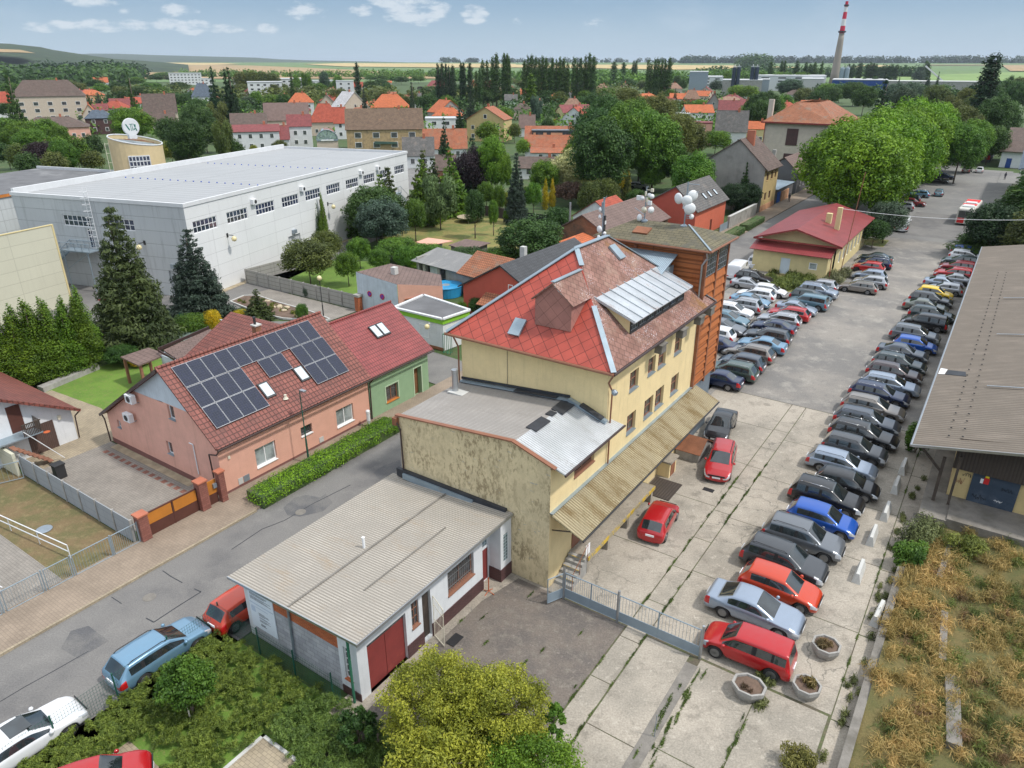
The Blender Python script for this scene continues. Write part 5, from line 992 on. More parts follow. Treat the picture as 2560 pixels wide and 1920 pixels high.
m=MB();m.beam((-42.0,21.86,7.84),(-46.2,21.86,5.24),.06,.2);m.beam((-46.2,21.86,5.24),(-51.0,21.86,2.24),.06,.2);m.build('barge_board','dark_pipe',ph)
gutter(ph,(-36.85,21.95,3.64),(-36.85,g1,3.64),.07,'dark_pipe');pipe(ph,[(-36.85,22.0,3.6),(-37.0,21.9,3.35),(-37.9,21.95,3.1),(-37.9,21.98,1.4)],.05,'dark_pipe');pipe(ph,[(-51.0,22.0,2.3),(-50.8,22.05,1.9),(-50.7,22.05,.1)],.05,'dark_pipe')
def pv(par,t,s,cols,rows,pw=1.02,phh=1.68,mat='solar'):
 """panel field: t = upper edge, going down the slope"""
 n=Vector((math.sin(math.atan(sl_)),0,math.cos(math.atan(sl_))));ca=1/math.sqrt(1+sl_*sl_)
 for i in range(cols):
  for j in range(rows):
   a=s+i*pw;u=t+j*phh*ca;v=u+(phh-.03)*ca
   q=[(u,a,ZP(u)),(v,a,ZP(v)),(v,a+pw-.025,ZP(v)),(u,a+pw-.025,ZP(u))];q=[(x+n.x*.14,y,z+n.z*.14)for x,y,z in q]
   f=MB().slab(q,.035).build('solar_panel','steel',par)
   q2=[(u+.02,a+.02),(v-.02,a+.02),(v-.02,a+pw-.045),(u+.02,a+pw-.045)];MB().slab([(x+n.x*.15,y,ZP(x)+n.z*.15)for x,y in q2],.008).build('cells',mat,f)
pv(ph,-41.75,22.75,11,1);pv(ph,-40.45,22.75,4,2);pv(ph,-40.45,28.15,2,1,1.02,1.5);pv(ph,-40.45,31.0,3,2);pv(ph,-41.75,33.97,0,1)
def velux(par,t,s,w_=.8,l=1.25,zf=None,off=.12):
 zf=zf or ZP;u,v=t,t+l*.76;q=[(u,s),(v,s),(v,s+w_),(u,s+w_)]
 f=MB().slab([(x+.03,y,zf(x)+off)for x,y in q],.14).build('skylight','plastic_dark',par);q=[(u+.09,s+.09),(v-.09,s+.09),(v-.09,s+w_-.09),(u+.09,s+w_-.09)];MB().slab([(x+.03,y,zf(x)+off+.02)for x,y in q],.02).build('pane','sky_glass',f)
velux(ph,-39.2,27.0);velux(ph,-39.3,30.2-.1)
MB().lathe((-37.9,28.2,ZP(-37.9)+.02),[(.2,0),(.14,.08),(.09,.2),(.1,.3)],10).build('vent_cap','dish_cream',ph)
for t,z in((-45.9,4.9),(-46.8,3.25)):
 f=MB().box(t-.4,t+.4,g0-.55,g0-.22,z-.3,z+.3).build('air_conditioner','white_metal',ph);MB().disc((t,g0-.56,z),.22,(0,-1,0),.02,18).build('fan_grille','plastic_dark',f);MB().beam((t-.3,g0-.4,z-.33),(t-.3,g0,z-.33),.04,.04).beam((t+.3,g0-.4,z-.33),(t+.3,g0,z-.33),.04,.04).build('bracket','metal_grey',f)
pipe(ph,[(-40.3,g0-.06,3.1),(-39.9,g0-.06,3.1),(-39.9,g0-.06,.9)],.04,'white_metal',name='conduit')
MB().box(FT+.0,FT+.08,22.85,23.0,2.5,2.7).build('alarm_box','dish_cream',ph)
rwg=thing('rear_wing','dark red tiled rear wing with a brick chimney behind the pink house','house',(-50,36,0))
MB().box(-54.5,-44,31.6,41,0,2.8).build('wall','bluewhite',rwg);roofpoly(rwg,[(-54.9,31.2,2.75),(-43.5,31.2,2.75),(-43.5,36.4,5.4),(-54.9,36.4,5.4)],'tile_pink');roofpoly(rwg,[(-54.9,36.4,5.4),(-43.5,36.4,5.4),(-43.5,41.5,2.75),(-54.9,41.5,2.75)],'tile_pink')
c_=MB();c_.box(-46.5,-46.0,32.4,32.9,4.5,6.9);cc=c_.build('chimney','brick_old',rwg);MB().box(-46.56,-45.94,32.34,32.96,6.9,7.0).build('cap','concrete_light',cc);MB().lathe((-46.3,32.6,7.0),[(.1,0),(.1,.5),(.13,.52),(.13,.6)],8).build('chimney_pot','plastic_dark',cc)
pg=thing('pergola','small brown timber porch with a grey roof at the back lawn','pergola',(-58.6,29.5,0));roofpoly(pg,[(-60.1,28.6,2.5),(-57.0,28.4,2.5),(-57.0,31.0,2.65),(-59.8,31.0,2.65)],'tile_mauve',.12)
for t,s in((-59.9,28.8),(-57.3,28.7),(-59.7,30.8)):MB().box(t-.1,t+.1,s-.1,s+.1,0,2.4).build('post','wood_frame',pg)
tr_=thing('terrace_roof','mauve brown tiled lean-to with a pale end wall behind the solar house','lean-to',(-56,33,0));roofpoly(tr_,[(-55,30.7,2.75),(-55,36.2,2.95),(-58.3,36.2,3.15),(-57.4,31.0,2.95)],'tile_mauve');MB().box(-57.1,-54.7,30.5,30.62,0,2.7).build('end_wall','bluewhite',tr_);m=MB();m.beam((-57.5,30.6,3.1),(-58.4,36.2,3.25),.1,.28);m.beam((-57.5,30.6,3.0),(-54.9,30.4,2.85),.1,.2);m.build('verge','dark_pipe',tr_);MB().box(-57.8,-55.2,31.2,36,0,2.6).build('wall','bluewhite',tr_)
# ---------------- green house ----------------
gh=thing('green_house','sage green house with a glossy red metal tile roof and twin skylights','house',(-42,39,0))
g2,g3=35.42,42.4;ops=[(37.25,38.65,.78,2.15),(40.6,41.5,0,2.55)]
m=MB();wallo(m,'t',FT+.02,g2,g3,0,3.7,ops,1,.45);m.poly([(-50,g3,0),(FT+.02,g3,0),(FT+.02,g3,3.7),(-41.5,g3,7.0),(-50,g3,2.3)][::-1]);m.poly([(-50,g2,0),(-50,g3,0),(-50,g3,2.3),(-50,g2,2.3)]);m.build('wall','green_wall',gh)
f=win(gh,'t',FT+.02,*ops[0],1,'wood_frame','pane',2,1,.2,'wood_orange',.09);MB().box(FT-.5,FT-.4,40.6,41.5,0,2.3).build('door','wood',gh)
m=MB()
for a,c_,z0_,z1_ in ops:m.box(FT+.02,FT+.045,a-.12,a,z0_,z1_+.1);m.box(FT+.02,FT+.045,c_,c_+.12,z0_,z1_+.1);m.box(FT+.02,FT+.045,a,c_,z1_,z1_+.1)
m.build('trim','green_light',gh);m=MB();m.box(FT+.02,FT+.12,g2,g3,3.35,3.7);m.build('cornice','green_wall',gh)
s2=(7.05-3.7)/(41.45-36.95);ZG=lambda t:3.7+(-36.95-t)*s2
roofpoly(gh,[(-36.95,g2+.02,3.7),(-36.95,42.7,3.7),(-41.45,42.7,7.05),(-41.45,g2+.02,7.05)],'tile_maroon',.1);roofpoly(gh,[(-41.45,g2+.02,7.05),(-41.45,42.7,7.05),(-50.4,42.7,2.3),(-50.4,g2+.02,2.3)],'tile_maroon',.1);MB().tube((-41.45,g2,7.1),(-41.45,42.7,7.1),.1,8).build('ridge_tiles','tile_maroon',gh)
for s in(38.6,39.4):velux(gh,-40.2,s,.76,1.35,ZG,.14)
gutter(gh,(-36.85,g2,3.62),(-36.85,42.7,3.62),.06,'dark_pipe');pipe(gh,[(-36.85,g2+.1,3.6),(-37.25,g2+.05,3.2),(-37.3,g2+.05,.1)],.05,'dark_pipe')
me=leaf_mesh('leaves',[(-34.95+gp.uniform(-.15,.15),s,.55+gp.uniform(-.08,.12),1.0,.75,.60)for s in np.arange(23.1,35.0,.42)],30000,.075,51,.82,1.5);TONE['h']=(.15,.29,.014)
h=thing('hedge','long clipped bright green hedge along the pavement of the pink house','hedge',(0,0,0));h.location=(0,0,0);o=bpy.data.objects.new('leaves',me);COL.objects.link(o);o.parent=h;o.color=(*TONE['h'],1)
m=MB();m.box(-35.75,-34.2,22.7,35.3,0,.85);m.build('inner_mass','ground_base',h)
def lamp(t,s,h,label,arm=(.35,0),mat='green_post',head='steel',globe=False,fr=G0):
 e=thing('street_lamp',label,'street lamp',(t,s,0),fr);m=MB(fr);m.tube((t,s,0),(t,s,h*.35),.07,8,.065);m.tube((t,s,h*.35),(t,s,h),.045,8,.035)
 if not globe:m.tube((t,s,h),(t+arm[0],s+arm[1],h+.08),.03,6)
 m.build('pole',mat,e)
 if globe:MB(fr).lathe((t,s,h),[(.06,0),(.17,.05),(.26,.2),(.26,.34),(.16,.48),(.02,.54)],14).build('globe','lamp_globe',e,sm=True)
 else:MB(fr).box(t+arm[0]-.02,t+arm[0]+.45,s+arm[1]-.1,s+arm[1]+.14,h+.03,h+.13).build('lamp_head',head,e)
 return e
lamp(-36.2,28.1,5.6,'slim dark green street lamp standing in the hedge before the pink house',(.1,.0))
lamp(-59.4,50.6,4.2,'black lamp post with a cream globe at the rockery',globe=True,mat='plastic_dark')
tag(MB().lathe((-36.6,34.4,.1),[(.14,0),(.14,1.15),(.16,1.17),(.16,1.35),(.1,1.42)],12).build('utility_post','white_metal'),'round white utility post between the hedge and the pink house','post')
for i,(t,s,h,lb)in enumerate(((-37.3,16.75,1.75,'red brick gate pillar at the far left end of the brown double gate'),(-37.2,20.6,2.05,'red brick gate pillar between the double gate and the small gate'),(-37.0,21.85,2.2,'red brick gate pillar against the corner of the pink house'))):
 w_=.28 if i<2 else.2;e=thing('gate_pillar',lb,'pillar',(t,s,0));MB().box(t-w_,t+w_,s-w_,s+w_,0,h).build('shaft','pillar_brick',e);MB().box(t-w_-.06,t+w_+.06,s-w_-.06,s+w_+.06,h,h+.1).build('cap','brick_chim',e)
dg_=thing('driveway_gate','double driveway gate with orange upper panels over dark brown','gate',(-37.3,18.7,0))
for a,c_ in((17.05,18.66),(18.72,20.3)):l_=MB().box(-37.34,-37.28,a,c_,.12,.85).build('lower_panel','gate_brown',dg_);MB().box(-37.34,-37.28,a+.04,c_-.04,.87,1.62).build('upper_panel','gate_orange',dg_)
m=MB();[m.box(-37.36,-37.26,a-.03,a+.03,.1,1.68)for a in(17.03,18.69,20.31)];m.box(-37.36,-37.26,17.03,20.31,1.62,1.68);m.build('frame','gate_brown',dg_)
wg=thing('garden_door','narrow orange and brown gate with letterbox beside the pink house','gate',(-37.2,21.3,0));MB().box(-37.24,-37.18,20.9,21.62,.1,.8).build('lower_panel','gate_brown',wg);MB().box(-37.24,-37.18,20.9,21.62,.82,1.75).build('upper_panel','gate_orange',wg);MB().box(-37.18,-37.05,21.35,21.6,1.2,1.5).build('letterbox','metal_grey',wg)
sht('driveway',rect(-50.8,-37.5,16.9,22.1),.01,'pave_grey');sht('driveway_apron',[(-50.8,16.5),(-64,17),(-64,24.2),(-57,24.7),(-52.5,23.9),(-50.8,23.9)],.006,'pave_tan');sht('gravel_strip',rect(-50,-40.5,21.6,22.2),.03,'gravel')
m=MB();[m.box(-49.8+i*.72,-49.4+i*.72,20.9,21.25,.008,.016)for i in range(14)];structure(m.build('paving_inlay','pave_red'))
cf=thing('panel_fence','grey precast concrete panel fence beside the paved driveway','fence',(-45,16.3,0));MB().box(-51,-37.6,16.25,16.31,0,1.5).build('panels','conc_panel_grey',cf)
for i in range(8):MB().box(-51.1+i*1.92,-50.98+i*1.92,16.2,16.36,0,1.56).build('post','concrete',cf)
tag(MB().box(-54.5,-51.15,15.9,16.1,0,1.7).prism([(-60,14.8),(-54.5,15.9),(-54.5,16.1),(-60,15.0)],0,1.7).build('garden_wall','shed_panel'),'beige rendered garden wall by the garage steps','wall')
sf=thing('railing_fence','blue grey barred metal fence along the pavement at the left','fence',(-37.35,8,0))
for a,c_ in((-1.5,.8),(.85,3.1),(3.15,5.5),(5.6,7.5),(7.55,9.1),(9.35,11.1),(11.35,12.6),(12.8,14.8),(14.95,16.4)):gate_leaf(sf,-37.3,a,-37.3,c_,1.25,.12,'zinc',0,13)
for a in(.82,3.12,5.55,7.52,9.2,11.22,12.7,14.87,16.45):MB().tube((-37.3,a,0),(-37.3,a,1.45),.04,6).build('post','zinc',sf)
sf2=thing('railing_fence','short blue grey barred fence between the concrete panel fence and the ramp','fence',(-52,14,0));gate_leaf(sf2,-50.5,16.0,-52.0,12.6,1.25,.1,'zinc',0,14);gate_leaf(sf2,-52.1,12.5,-53.4,10.2,1.25,.1,'zinc',0,10)
sht('dry_lawn',rect(-58,-37.5,12.2,16.2),.01,'dirt');sht('ramp_path',rect(-60,-37.5,7.9,12.2),.02,'pave_grey');sht('lower_yard',rect(-70,-37.5,-10,7.9),.0,'pave_grey');sht('back_lawn',rect(-64,-51,0,16),-.02,'grass_dry')
hr=thing('ramp_handrail','white tubular handrail on the upper side of the ramp path','handrail',(-45,12.3,0));m=MB();
for z in(.45,.9):m.path([(-56,11.4,z),(-39.2,13.4,z)],.03,6)
m.path([(-39.2,13.4,.9),(-39.2,13.4,.1)],.03,6);[m.tube((-56+i*2.8,11.4+i*.333,0),(-56+i*2.8,11.4+i*.333,.9),.025,6)for i in range(7)];m.build('rails','white_metal',hr)
hr=thing('ramp_handrail','white tubular handrail on the lower side of the ramp path','handrail',(-45,8.5,0));m=MB()
for z in(.45,.9):m.path([(-56,7.6,z),(-39.0,9.9,z)],.03,6)
[m.tube((-56+i*2.8,7.6+i*.37,0),(-56+i*2.8,7.6+i*.37,.9),.025,6)for i in range(7)];m.build('rails','white_metal',hr)
tag(MB().disc((-43.3,13.9,.03),.45,(0,0,1),.05,18).build('manhole_cover','metal_grey'),'blue grey round well cover on the dry lawn','cover')
wb=thing('wheelie_bin','black wheelie bin behind the concrete panel fence','bin',(-48.7,17.5,0));MB().prism([(-49.0,17.2),(-48.4,17.2),(-48.4,17.8),(-49.0,17.8)],0,.95).build('body','plastic_dark',wb);MB().box(-49.05,-48.35,17.15,17.85,.95,1.05).build('lid','plastic_dark',wb)
gg=thing('garage_house','white garage house with a dark red roof and a timber balcony stair','house',(-57,18,0));tw_=-53.3
m=MB();m.poly([(tw_,21.0,0),(tw_,21.0,2.4),(tw_,12,7.3),(tw_,12,0)][::-1]);m.poly([(tw_,21.0,0),(-65,21.0,0),(-65,21.0,2.4),(tw_,21.0,2.4)][::-1]);m.build('wall','white_wall',gg)
roofpoly(gg,[(-52.7,21.4,2.4),(-65.3,21.4,2.4),(-65.3,12,7.65),(-52.7,12,7.65)],'tile_pink',.14);MB().beam((-52.68,21.4,2.36),(-52.68,12,7.6),.08,.2).build('barge_board','tile_pink',gg)
MB().box(tw_,tw_+.04,17.85,19.65,0,2.15).build('garage_door','corr_brown',gg);MB().box(tw_,tw_+.05,17.05,17.9,2.15,4.1).build('door','gate_brown',gg);m=MB();m.box(tw_,tw_+1.1,15,18.5,1.95,2.05);m.build('balcony','zinc',gg)
m=MB();[m.box(tw_+1.08,tw_+1.11,17.3+i*.1,17.36+i*.1,2.05,2.95)for i in range(12)];[m.box(tw_+i*.16,tw_+.06+i*.16,18.47,18.5,2.05,2.95)for i in range(7)];m.box(tw_+1.06,tw_+1.13,17.3,18.52,2.9,2.97);m.build('railing','wood_dark',gg)
m=MB();[m.box(tw_+1.15+i*.05,tw_+2.0+i*.05,16.2+.24*i,16.5+.24*i,1.75-.22*i,1.8-.22*i)for i in range(8)];m.build('steps','wood_frame',gg);MB().beam((tw_+2.1,17.0,2.9),(tw_+2.3,18.9,.1),.05,.05).build('handrail','white_metal',gg);MB().lathe((tw_+1.4,18.6,2.0),[(.2,0),(.22,.02),(.2,.03)],14).build('basketball_hoop','orange_rust',gg);MB().box(tw_,tw_+.15,20.0,20.2,2.0,2.3).build('wall_lamp','dish_cream',gg)
pipe(gg,[(-52.7,21.35,2.35),(-53.1,21.1,1.9),(-53.2,21.05,.1)],.05,'dark_pipe')
gf=thing('mesh_fence','green welded mesh fence with green posts round the planted bank','fence',(-27.3,10,0))
m=MB()
def meshrun(a,b_,step=.12):
 (t0_,s0_),(t1_,s1_)=a,b_;L=math.hypot(t1_-t0_,s1_-s0_);n=int(L/step)
 for i in range(n+1):f=i/n;m.beam((t0_+(t1_-t0_)*f,s0_+(s1_-s0_)*f,.05),(t0_+(t1_-t0_)*f,s0_+(s1_-s0_)*f,1.45),.008,.008)
 for k in range(9):z=.1+k*.165;m.beam((t0_,s0_,z),(t1_,s1_,z),.008,.008)
meshrun((-27.2,-2),(-27.4,14.8));meshrun((-27.4,14.8),(-19.0,14.8));m.build('mesh','green_post',gf)
for t,s in((-27.1,1.5),(-27.12,4.2),(-27.15,6.9),(-27.25,9.5),(-27.35,12.1),(-27.4,14.8),(-24.4,14.75),(-21.9,14.75),(-19.5,14.8)):MB().tube((t,s,0),(t,s,1.6),.035,8).build('post','green_post',gf)
sht('bank_soil',rect(-27.3,-12,0,14.7),.0,'grass_green')
def sprays(label,n,box,excl,h,tone,seed,size=.04):
 g=np.random.default_rng(seed);C=[]
 while len(C)<n:
  t,s=g.uniform(box[0],box[1]),g.uniform(box[2],box[3])
  if excl(t,s):continue
  a=g.random()*6.28;q=.5
  for k in range(5):f=k/4;C.append((t+math.cos(a)*q*f,s+math.sin(a)*q*f,h*(.35+.5*f-.5*f*f)+g.uniform(0,.2),.15,.15,.11))
 me=leaf_mesh('ground_cover',C,n*56,size,seed,.4,3.6,jit=.8);o=bpy.data.objects.new('ground_cover',me);COL.objects.link(o);o.rotation_euler=(0,0,-TH);o.color=(*tone,1);PMAT[o]=Matrix.Rotation(-TH,4,'Z')
 return tag(o,label,'ground cover',None,'stuff')
ex=lambda t,s:(s<12.0 and-20.6<t<-17.8)or(s<9.0 and t>-24.8 and t<-22.0 and s>5.5)or s>14.5 or(s<6.5 and t>-24.5)
sprays('arching dark green cotoneaster sprays covering the fenced bank',1900,(-20.5,-15,7,14.6),ex,1.0,(.12,.19,.04),61)
sprays('lighter olive green low shrubs covering the street side of the bank',2500,(-27.0,-20.3,3,14.6),ex,.75,(.15,.205,.035),62)
sht('paved_corner',[(-20.4,11.75),(-17.9,11.75),(-17.9,4),(-20.4,4)],.09,'pave_tan',th=.2);m=MB();m.box(-20.55,-20.4,4,11.9,0,.13);m.box(-20.55,-17.8,11.75,11.9,0,.13);structure(m.build('kerb','concrete_light'))
m=MB();[m.box(-24.0+.25*math.cos(i)*0+.0,-23.75,5+i*.3,5.27+i*.3,0,.12)for i in range(12)];structure(m.build('kerb','concrete_light'));sht('side_parking',rect(-24.9,-20.6,0,8.6),.03,'pave_tan')
# ---------------- white industrial hall ----------------
HF=Frame(R(18.6),-37.0,82.1)
hl=thing('industrial_hall','large white panelled hall with a pale flat roof and a row of barred windows','hall',(-13,28,0),HF)
wr=[(.97,5.05,7.5,8.9),(6.85,10.8,7.5,8.9),(12.5,16.4,7.5,8.9),(18.15,22.0,7.5,8.9),(23.75,27.6,7.5,8.9),(29.3,33.1,7.5,8.9),(34.9,38.7,7.5,8.9),(40.4,44.1,7.5,8.9),(45.9,49.7,7.6,8.95),(51.35,55.1,7.6,9.0)]
gts=[(18.55,21.4,.02,3.5)];dr=[(46.6,48.3,4.9,7.55)]
m=MB(HF);wallo(m,'t',0,0,56.5,0,11,wr+gts+dr,1,.22);m.poly([(-26,56.5,0),(0,56.5,0),(0,56.5,11),(-26,56.5,11)][::-1]);m.poly([(-26,0,0),(-26,56.5,0),(-26,56.5,11),(-26,0,11)]);m.build('long_wall','hall_white',hl)
wl=[(-18.45,-14.05,7.5,8.85),(-12.1,-7.6,7.5,8.85)];dl=[(-15.15,-14.2,4.95,7.4)];gl=[(-3.9,-1.45,.02,3.1)]
m=MB(HF);wallo(m,'s',0,-26,0,0,11,wl+dl+gl,-1,.22);m.build('end_wall','hall_grey',hl)
for o in wr:win(hl,'t',0,*o,1,'white_frame','pane_hall',6,2,.1,None,.1,HF)
for o in dr:win(hl,'t',0,*o,1,'white_frame','pane_hall',3,4,.1,None,.1,HF,'glazed_door')
for o in wl:win(hl,'s',0,*o,-1,'white_frame','pane_hall',6,2,.1,None,.1,HF)
for o in dl:win(hl,'s',0,*o,-1,'white_frame','pane_hall',2,3,.1,None,.1,HF,'glazed_door')
MB(HF).box(-.3,-.22,18.55,21.4,.02,3.5).build('roller_gate','hall_grey',hl);MB(HF).box(-3.9,-1.45,.22,.3,.02,3.1).build('roller_gate','hall_grey',hl)
m=MB(HF);m.poly([(-25.8,.2,10.75),(-.2,.2,10.75),(-.2,56.3,10.75),(-25.8,56.3,10.75)]);m.build('roof','hall_roof',hl)
m=MB(HF);m.box(-26.1,.1,-.1,.22,10.7,11.12);m.box(-26.1,.1,56.28,56.6,10.7,11.12);m.box(-.22,.1,.22,56.28,10.7,11.12);m.box(-26.1,-25.7,.22,56.28,10.7,11.5);m.build('parapet','far_white',hl)
m=MB(HF)
for y in(16.,33.):
 for x in np.arange(-24,-1,1.3):m.lathe((x,y,10.75),[(.09,0),(.09,.1),(.02,.14)],6)
m.build('roof_fixings','ink_blue',hl)
for y,z in((12.0,9.4),(22.9,9.4),(39.5,9.5),(45.1,9.5)):
 a_=MB(HF).box(0,.45,y-.45,y+.45,z-.3,z+.35).build('air_conditioner','white_metal',hl);MB(HF).disc((.46,y+.1,z),.24,(1,0,0),.02,16).build('fan_grille','plastic_dark',a_)
for y in(6.4,29.2):m=MB(HF).path([(0,y,6.3),(.9,y,6.3)],.05,6).box(0,.05,y-.15,y+.15,6.0,6.5).build('wall_lamp','plastic_dark',hl);MB(HF).lathe((.95,y,5.55),[(.03,0),(.25,.1),(.33,.32),(.25,.55),(.05,.66)],12).build('globe','lamp_globe',m,sm=True)
m=MB(HF).path([(-6.6,0,6.3),(-6.6,-.9,6.3)],.05,6).box(-6.75,-6.45,-.05,0,6,6.5).build('wall_lamp','plastic_dark',hl);MB(HF).lathe((-6.6,-.95,5.55),[(.03,0),(.25,.1),(.33,.32),(.25,.55),(.05,.66)],12).build('globe','lamp_globe',m,sm=True)
for q in(((.02,.35,19.5,20.3,3.75,4.25)),):MB(HF).box(*q).build('vent_box','metal_grey',hl)
MB(HF).box(-3.2,-2.5,-.3,-.02,3.5,4.0).build('vent_box','metal_grey',hl)
m=MB(HF)
m.box(-18.0,-13.6,-1.7,-.05,4.78,4.9);[m.box(-18.0-.3*i-.3,-18.0-.3*i,-1.4,-.2,4.6-.2*i,4.66-.2*i)for i in range(13)]
for y in(-1.65,-.2):
 m.path([(-13.6,y,5.85),(-18.0,y,5.85),(-21.8,y,3.1)],.04,6);m.path([(-13.6,y,5.35),(-18.0,y,5.35),(-21.8,y,2.6)],.025,6);[m.tube((-13.6-i*1.1,y,4.9),(-13.6-i*1.1,y,5.85),.03,6)for i in range(5)]
 m.beam((-18,y,4.7),(-21.9,y,2.05),.05,.22)
m.box(-22.9,-21.8,-1.7,-.05,2.0,2.1);[m.tube((x,-1.6,0),(x,-1.6,4.8 if x>-19 else 2.0),.07,6)for x in(-14,-17.8,-21.9,-22.8)];m.beam((-17.8,-1.6,2.5),(-14,-1.6,4.7),.06,.06);m.build('escape_stair','zinc',hl)
m=MB(HF);[m.tube((-13.7+dx,-.25,5.0),(-13.7+dx,-.25,12.3),.03,6)for dx in(-.3,.3)];[m.tube((-14.0,-.25,5.2+i*.4),(-13.4,-.25,5.2+i*.4),.02,5)for i in range(17)]
for k in range(8):z=6.6+k*.75;m.path([(-14.05,-.25,z),(-14.0,-.8,z),(-13.7,-.95,z),(-13.4,-.8,z),(-13.35,-.25,z)],.02,5)
m.build('ladder','white_metal',hl)
m=MB(HF);m.box(.05,1.7,45.8,50.2,4.78,4.9);m.path([(1.65,45.8,5.9),(1.65,50.2,5.9)],.04,6);[m.tube((1.65,45.8+i*1.1,4.9),(1.65,45.8+i*1.1,5.9),.03,6)for i in range(5)];m.tube((1.5,46,0),(1.5,46,4.8),.07,6);m.tube((1.5,50,0),(1.5,50,4.8),.07,6);[m.box(.3,1.5,50.2+.3*i,50.5+.3*i,4.6-.2*i,4.65-.2*i)for i in range(14)];m.beam((1.6,50.2,5.8),(1.6,54.4,3.0),.05,.05);m.build('landing','zinc',hl)
sht('service_road',[(4.8,-14),(4.8,70),(.9,70),(.9,-1),(-40,-1.5),(-40,-14)],.0,'asphalt',HF);sht('gravel_edge',rect(.02,.9,-1,57),.03,'gravel',HF)
sht('service_road',[(-69,42),(-61.7,47.6),(-58.5,50),(-50,50),(-37.3,49.02),(-37.3,43.6),(-44,44),(-50,44.2),(-58,42.6),(-66,40)],.004,'asphalt')
sht('brick_paving',[(-73.2,54.4),(-60.6,54.4),(-58,54.6),(-58,50.2),(-64.7,47.9),(-73.5,51.4)],.02,'pave_grey');sht('hall_yard',[(-136,148),(-124,152),(-108,131),(-104,124),(-112,122),(-132,140)],.0,'lot_far')
m=MB();m.prism(ccw([(-72.6,48.3),(-73.2,50.6),(-72,51.6),(-68.3,51.2),(-61.8,51),(-58.2,50.4),(-58.4,49.5),(-62.6,47.7),(-66,47.4)]),-.05,.12);structure(m.build('rockery_bed','soil'));kb=MB()
kp=[(-72.6,48.3),(-73.2,50.6),(-72,51.6),(-68.3,51.2),(-61.8,51),(-58.2,50.4),(-58.4,49.5),(-62.6,47.7),(-66,47.4),(-72.6,48.3)]
for p,q in zip(kp,kp[1:]):kb.beam((*p,.1),(*q,.1),.15,.2)
structure(kb.build('kerb','concrete_light'))
g_=random.Random(8)
for i in range(16):
 t,s=g_.uniform(-72,-60),g_.uniform(48.6,50.9);r_=g_.uniform(.2,.45);m=MB();m.lathe((t,s,.05),[(r_*.7,0),(r_,r_*.3),(r_*.8,r_*.7),(r_*.3,r_*.85)],6,(g_.uniform(-.3,.3),g_.uniform(-.3,.3),1));tag(m.build('garden_stone','stone'),'sandy boulder lying in the planted rockery bed','stone','boulders in the rockery')
tuft([(g_.uniform(-72,-60),g_.uniform(48.7,50.9))for _ in range(26)],2600,.3,.25,.4,'rockery_plants','low green and yellow plants growing between the rockery boulders','plants',(.14,.16,.03),33,.09)
cf=thing('panel_fence','weathered grey concrete plank fence around the orchard garden','fence',(-65,54.7,0));MB().box(-78,-58.2,54.66,54.74,0,1.75).build('planks','conc_panel',cf)
for i in range(10):MB().box(-78+i*2.15,-77.86+i*2.15,54.58,54.82,0,1.8).build('post','concrete',cf)
MB().box(-78.04,-77.96,54.8,62,0,1.75).build('planks','conc_panel',cf);e=thing('gate_pillar','orange brick pillar with a pale cap at the end of the plank fence','pillar',(-57.9,54.5,0));MB().box(-58.2,-57.6,54.2,54.8,0,1.7).build('shaft','brick_red',e);MB().box(-58.3,-57.5,54.1,54.9,1.7,1.95).build('cap','concrete',e)
pb=thing('utility_building','small building with pale blue and salmon walls and a brown shed roof','building',(-54,58,0))
m=MB();m.poly([(-58.3,54.9,0),(-52.2,54.9,0),(-52.2,54.9,3.9),(-58.3,54.9,4.35)]);m.poly([(-58.3,54.9,0),(-58.3,54.9,4.35),(-58.3,60,4.0),(-58.3,60,0)]);m.build('blue_wall','bluewhite',pb)
m=MB();m.poly([(-52.2,54.95,0),(-48.9,58.5,0),(-48.9,58.5,3.4),(-52.2,54.95,3.9)]);m.poly([(-48.9,58.5,0),(-52,62,0),(-52,62,3.4),(-48.9,58.5,3.4)]);m.build('pink_wall','pink_wall',pb)
MB().slab([(-58.3,55.0,4.33),(-52.2,55.0,3.88),(-48.9,58.5,3.38),(-52,62,3.38),(-58.3,60.5,4.1)],.12).build('roof','tile_mauve',pb);MB().box(-55.3,-54.7,57.3,57.9,4,4.8).build('chimney','concrete_light',pb)
def rnd_sign(t,z,red,lb,r=.33):
 e=tag(MB().disc((t,54.86,z),r,(0,-1,0),.03,20).build('road_sign','sign_red'),lb,'sign');MB().disc((t,54.83,z),r*.72,(0,-1,0),.01,20).build('face','sign_blue',e);MB().beam((t-r*.5,54.81,z+r*.5),(t+r*.5,54.81,z-r*.5),.02,.09).build('bar','sign_red',e);return e
for t,lb in((-56.4,'round blue and red no parking sign further from the salmon wall'),(-54.5,'round blue and red no parking sign nearer the salmon wall')):
 e=rnd_sign(t,2.15,True,lb)
MB().beam((-51.7,55.45,2.2),(-50.4,56.85,2.35),.3,.1).build('lintel','rust',pb);MB().beam((-51.6,55.5,1.1),(-50.5,56.8,1.2),.06,2.1).build('door','wood_dark',pb);MB().beam((-49.7,57.6,1.2),(-49.3,58.0,1.2),.05,1.9).build('door','wood',pb)
gk=thing('gatehouse','small white gatehouse with a lime green band and flat felt roof','building',(-44.5,52,0));k=[(-48.1,50.2),(-42.1,50.2),(-41.7,53.6),(-48.4,54.8)]
MB().prism(k,0,2.75).build('wall','white_wall',gk);m=MB();kk=[(-48.25,50.05),(-42.0,50.05),(-41.55,53.7),(-48.6,55.0)];m.prism(kk,2.75,3.25);m.build('green_band','green_stripe',gk)
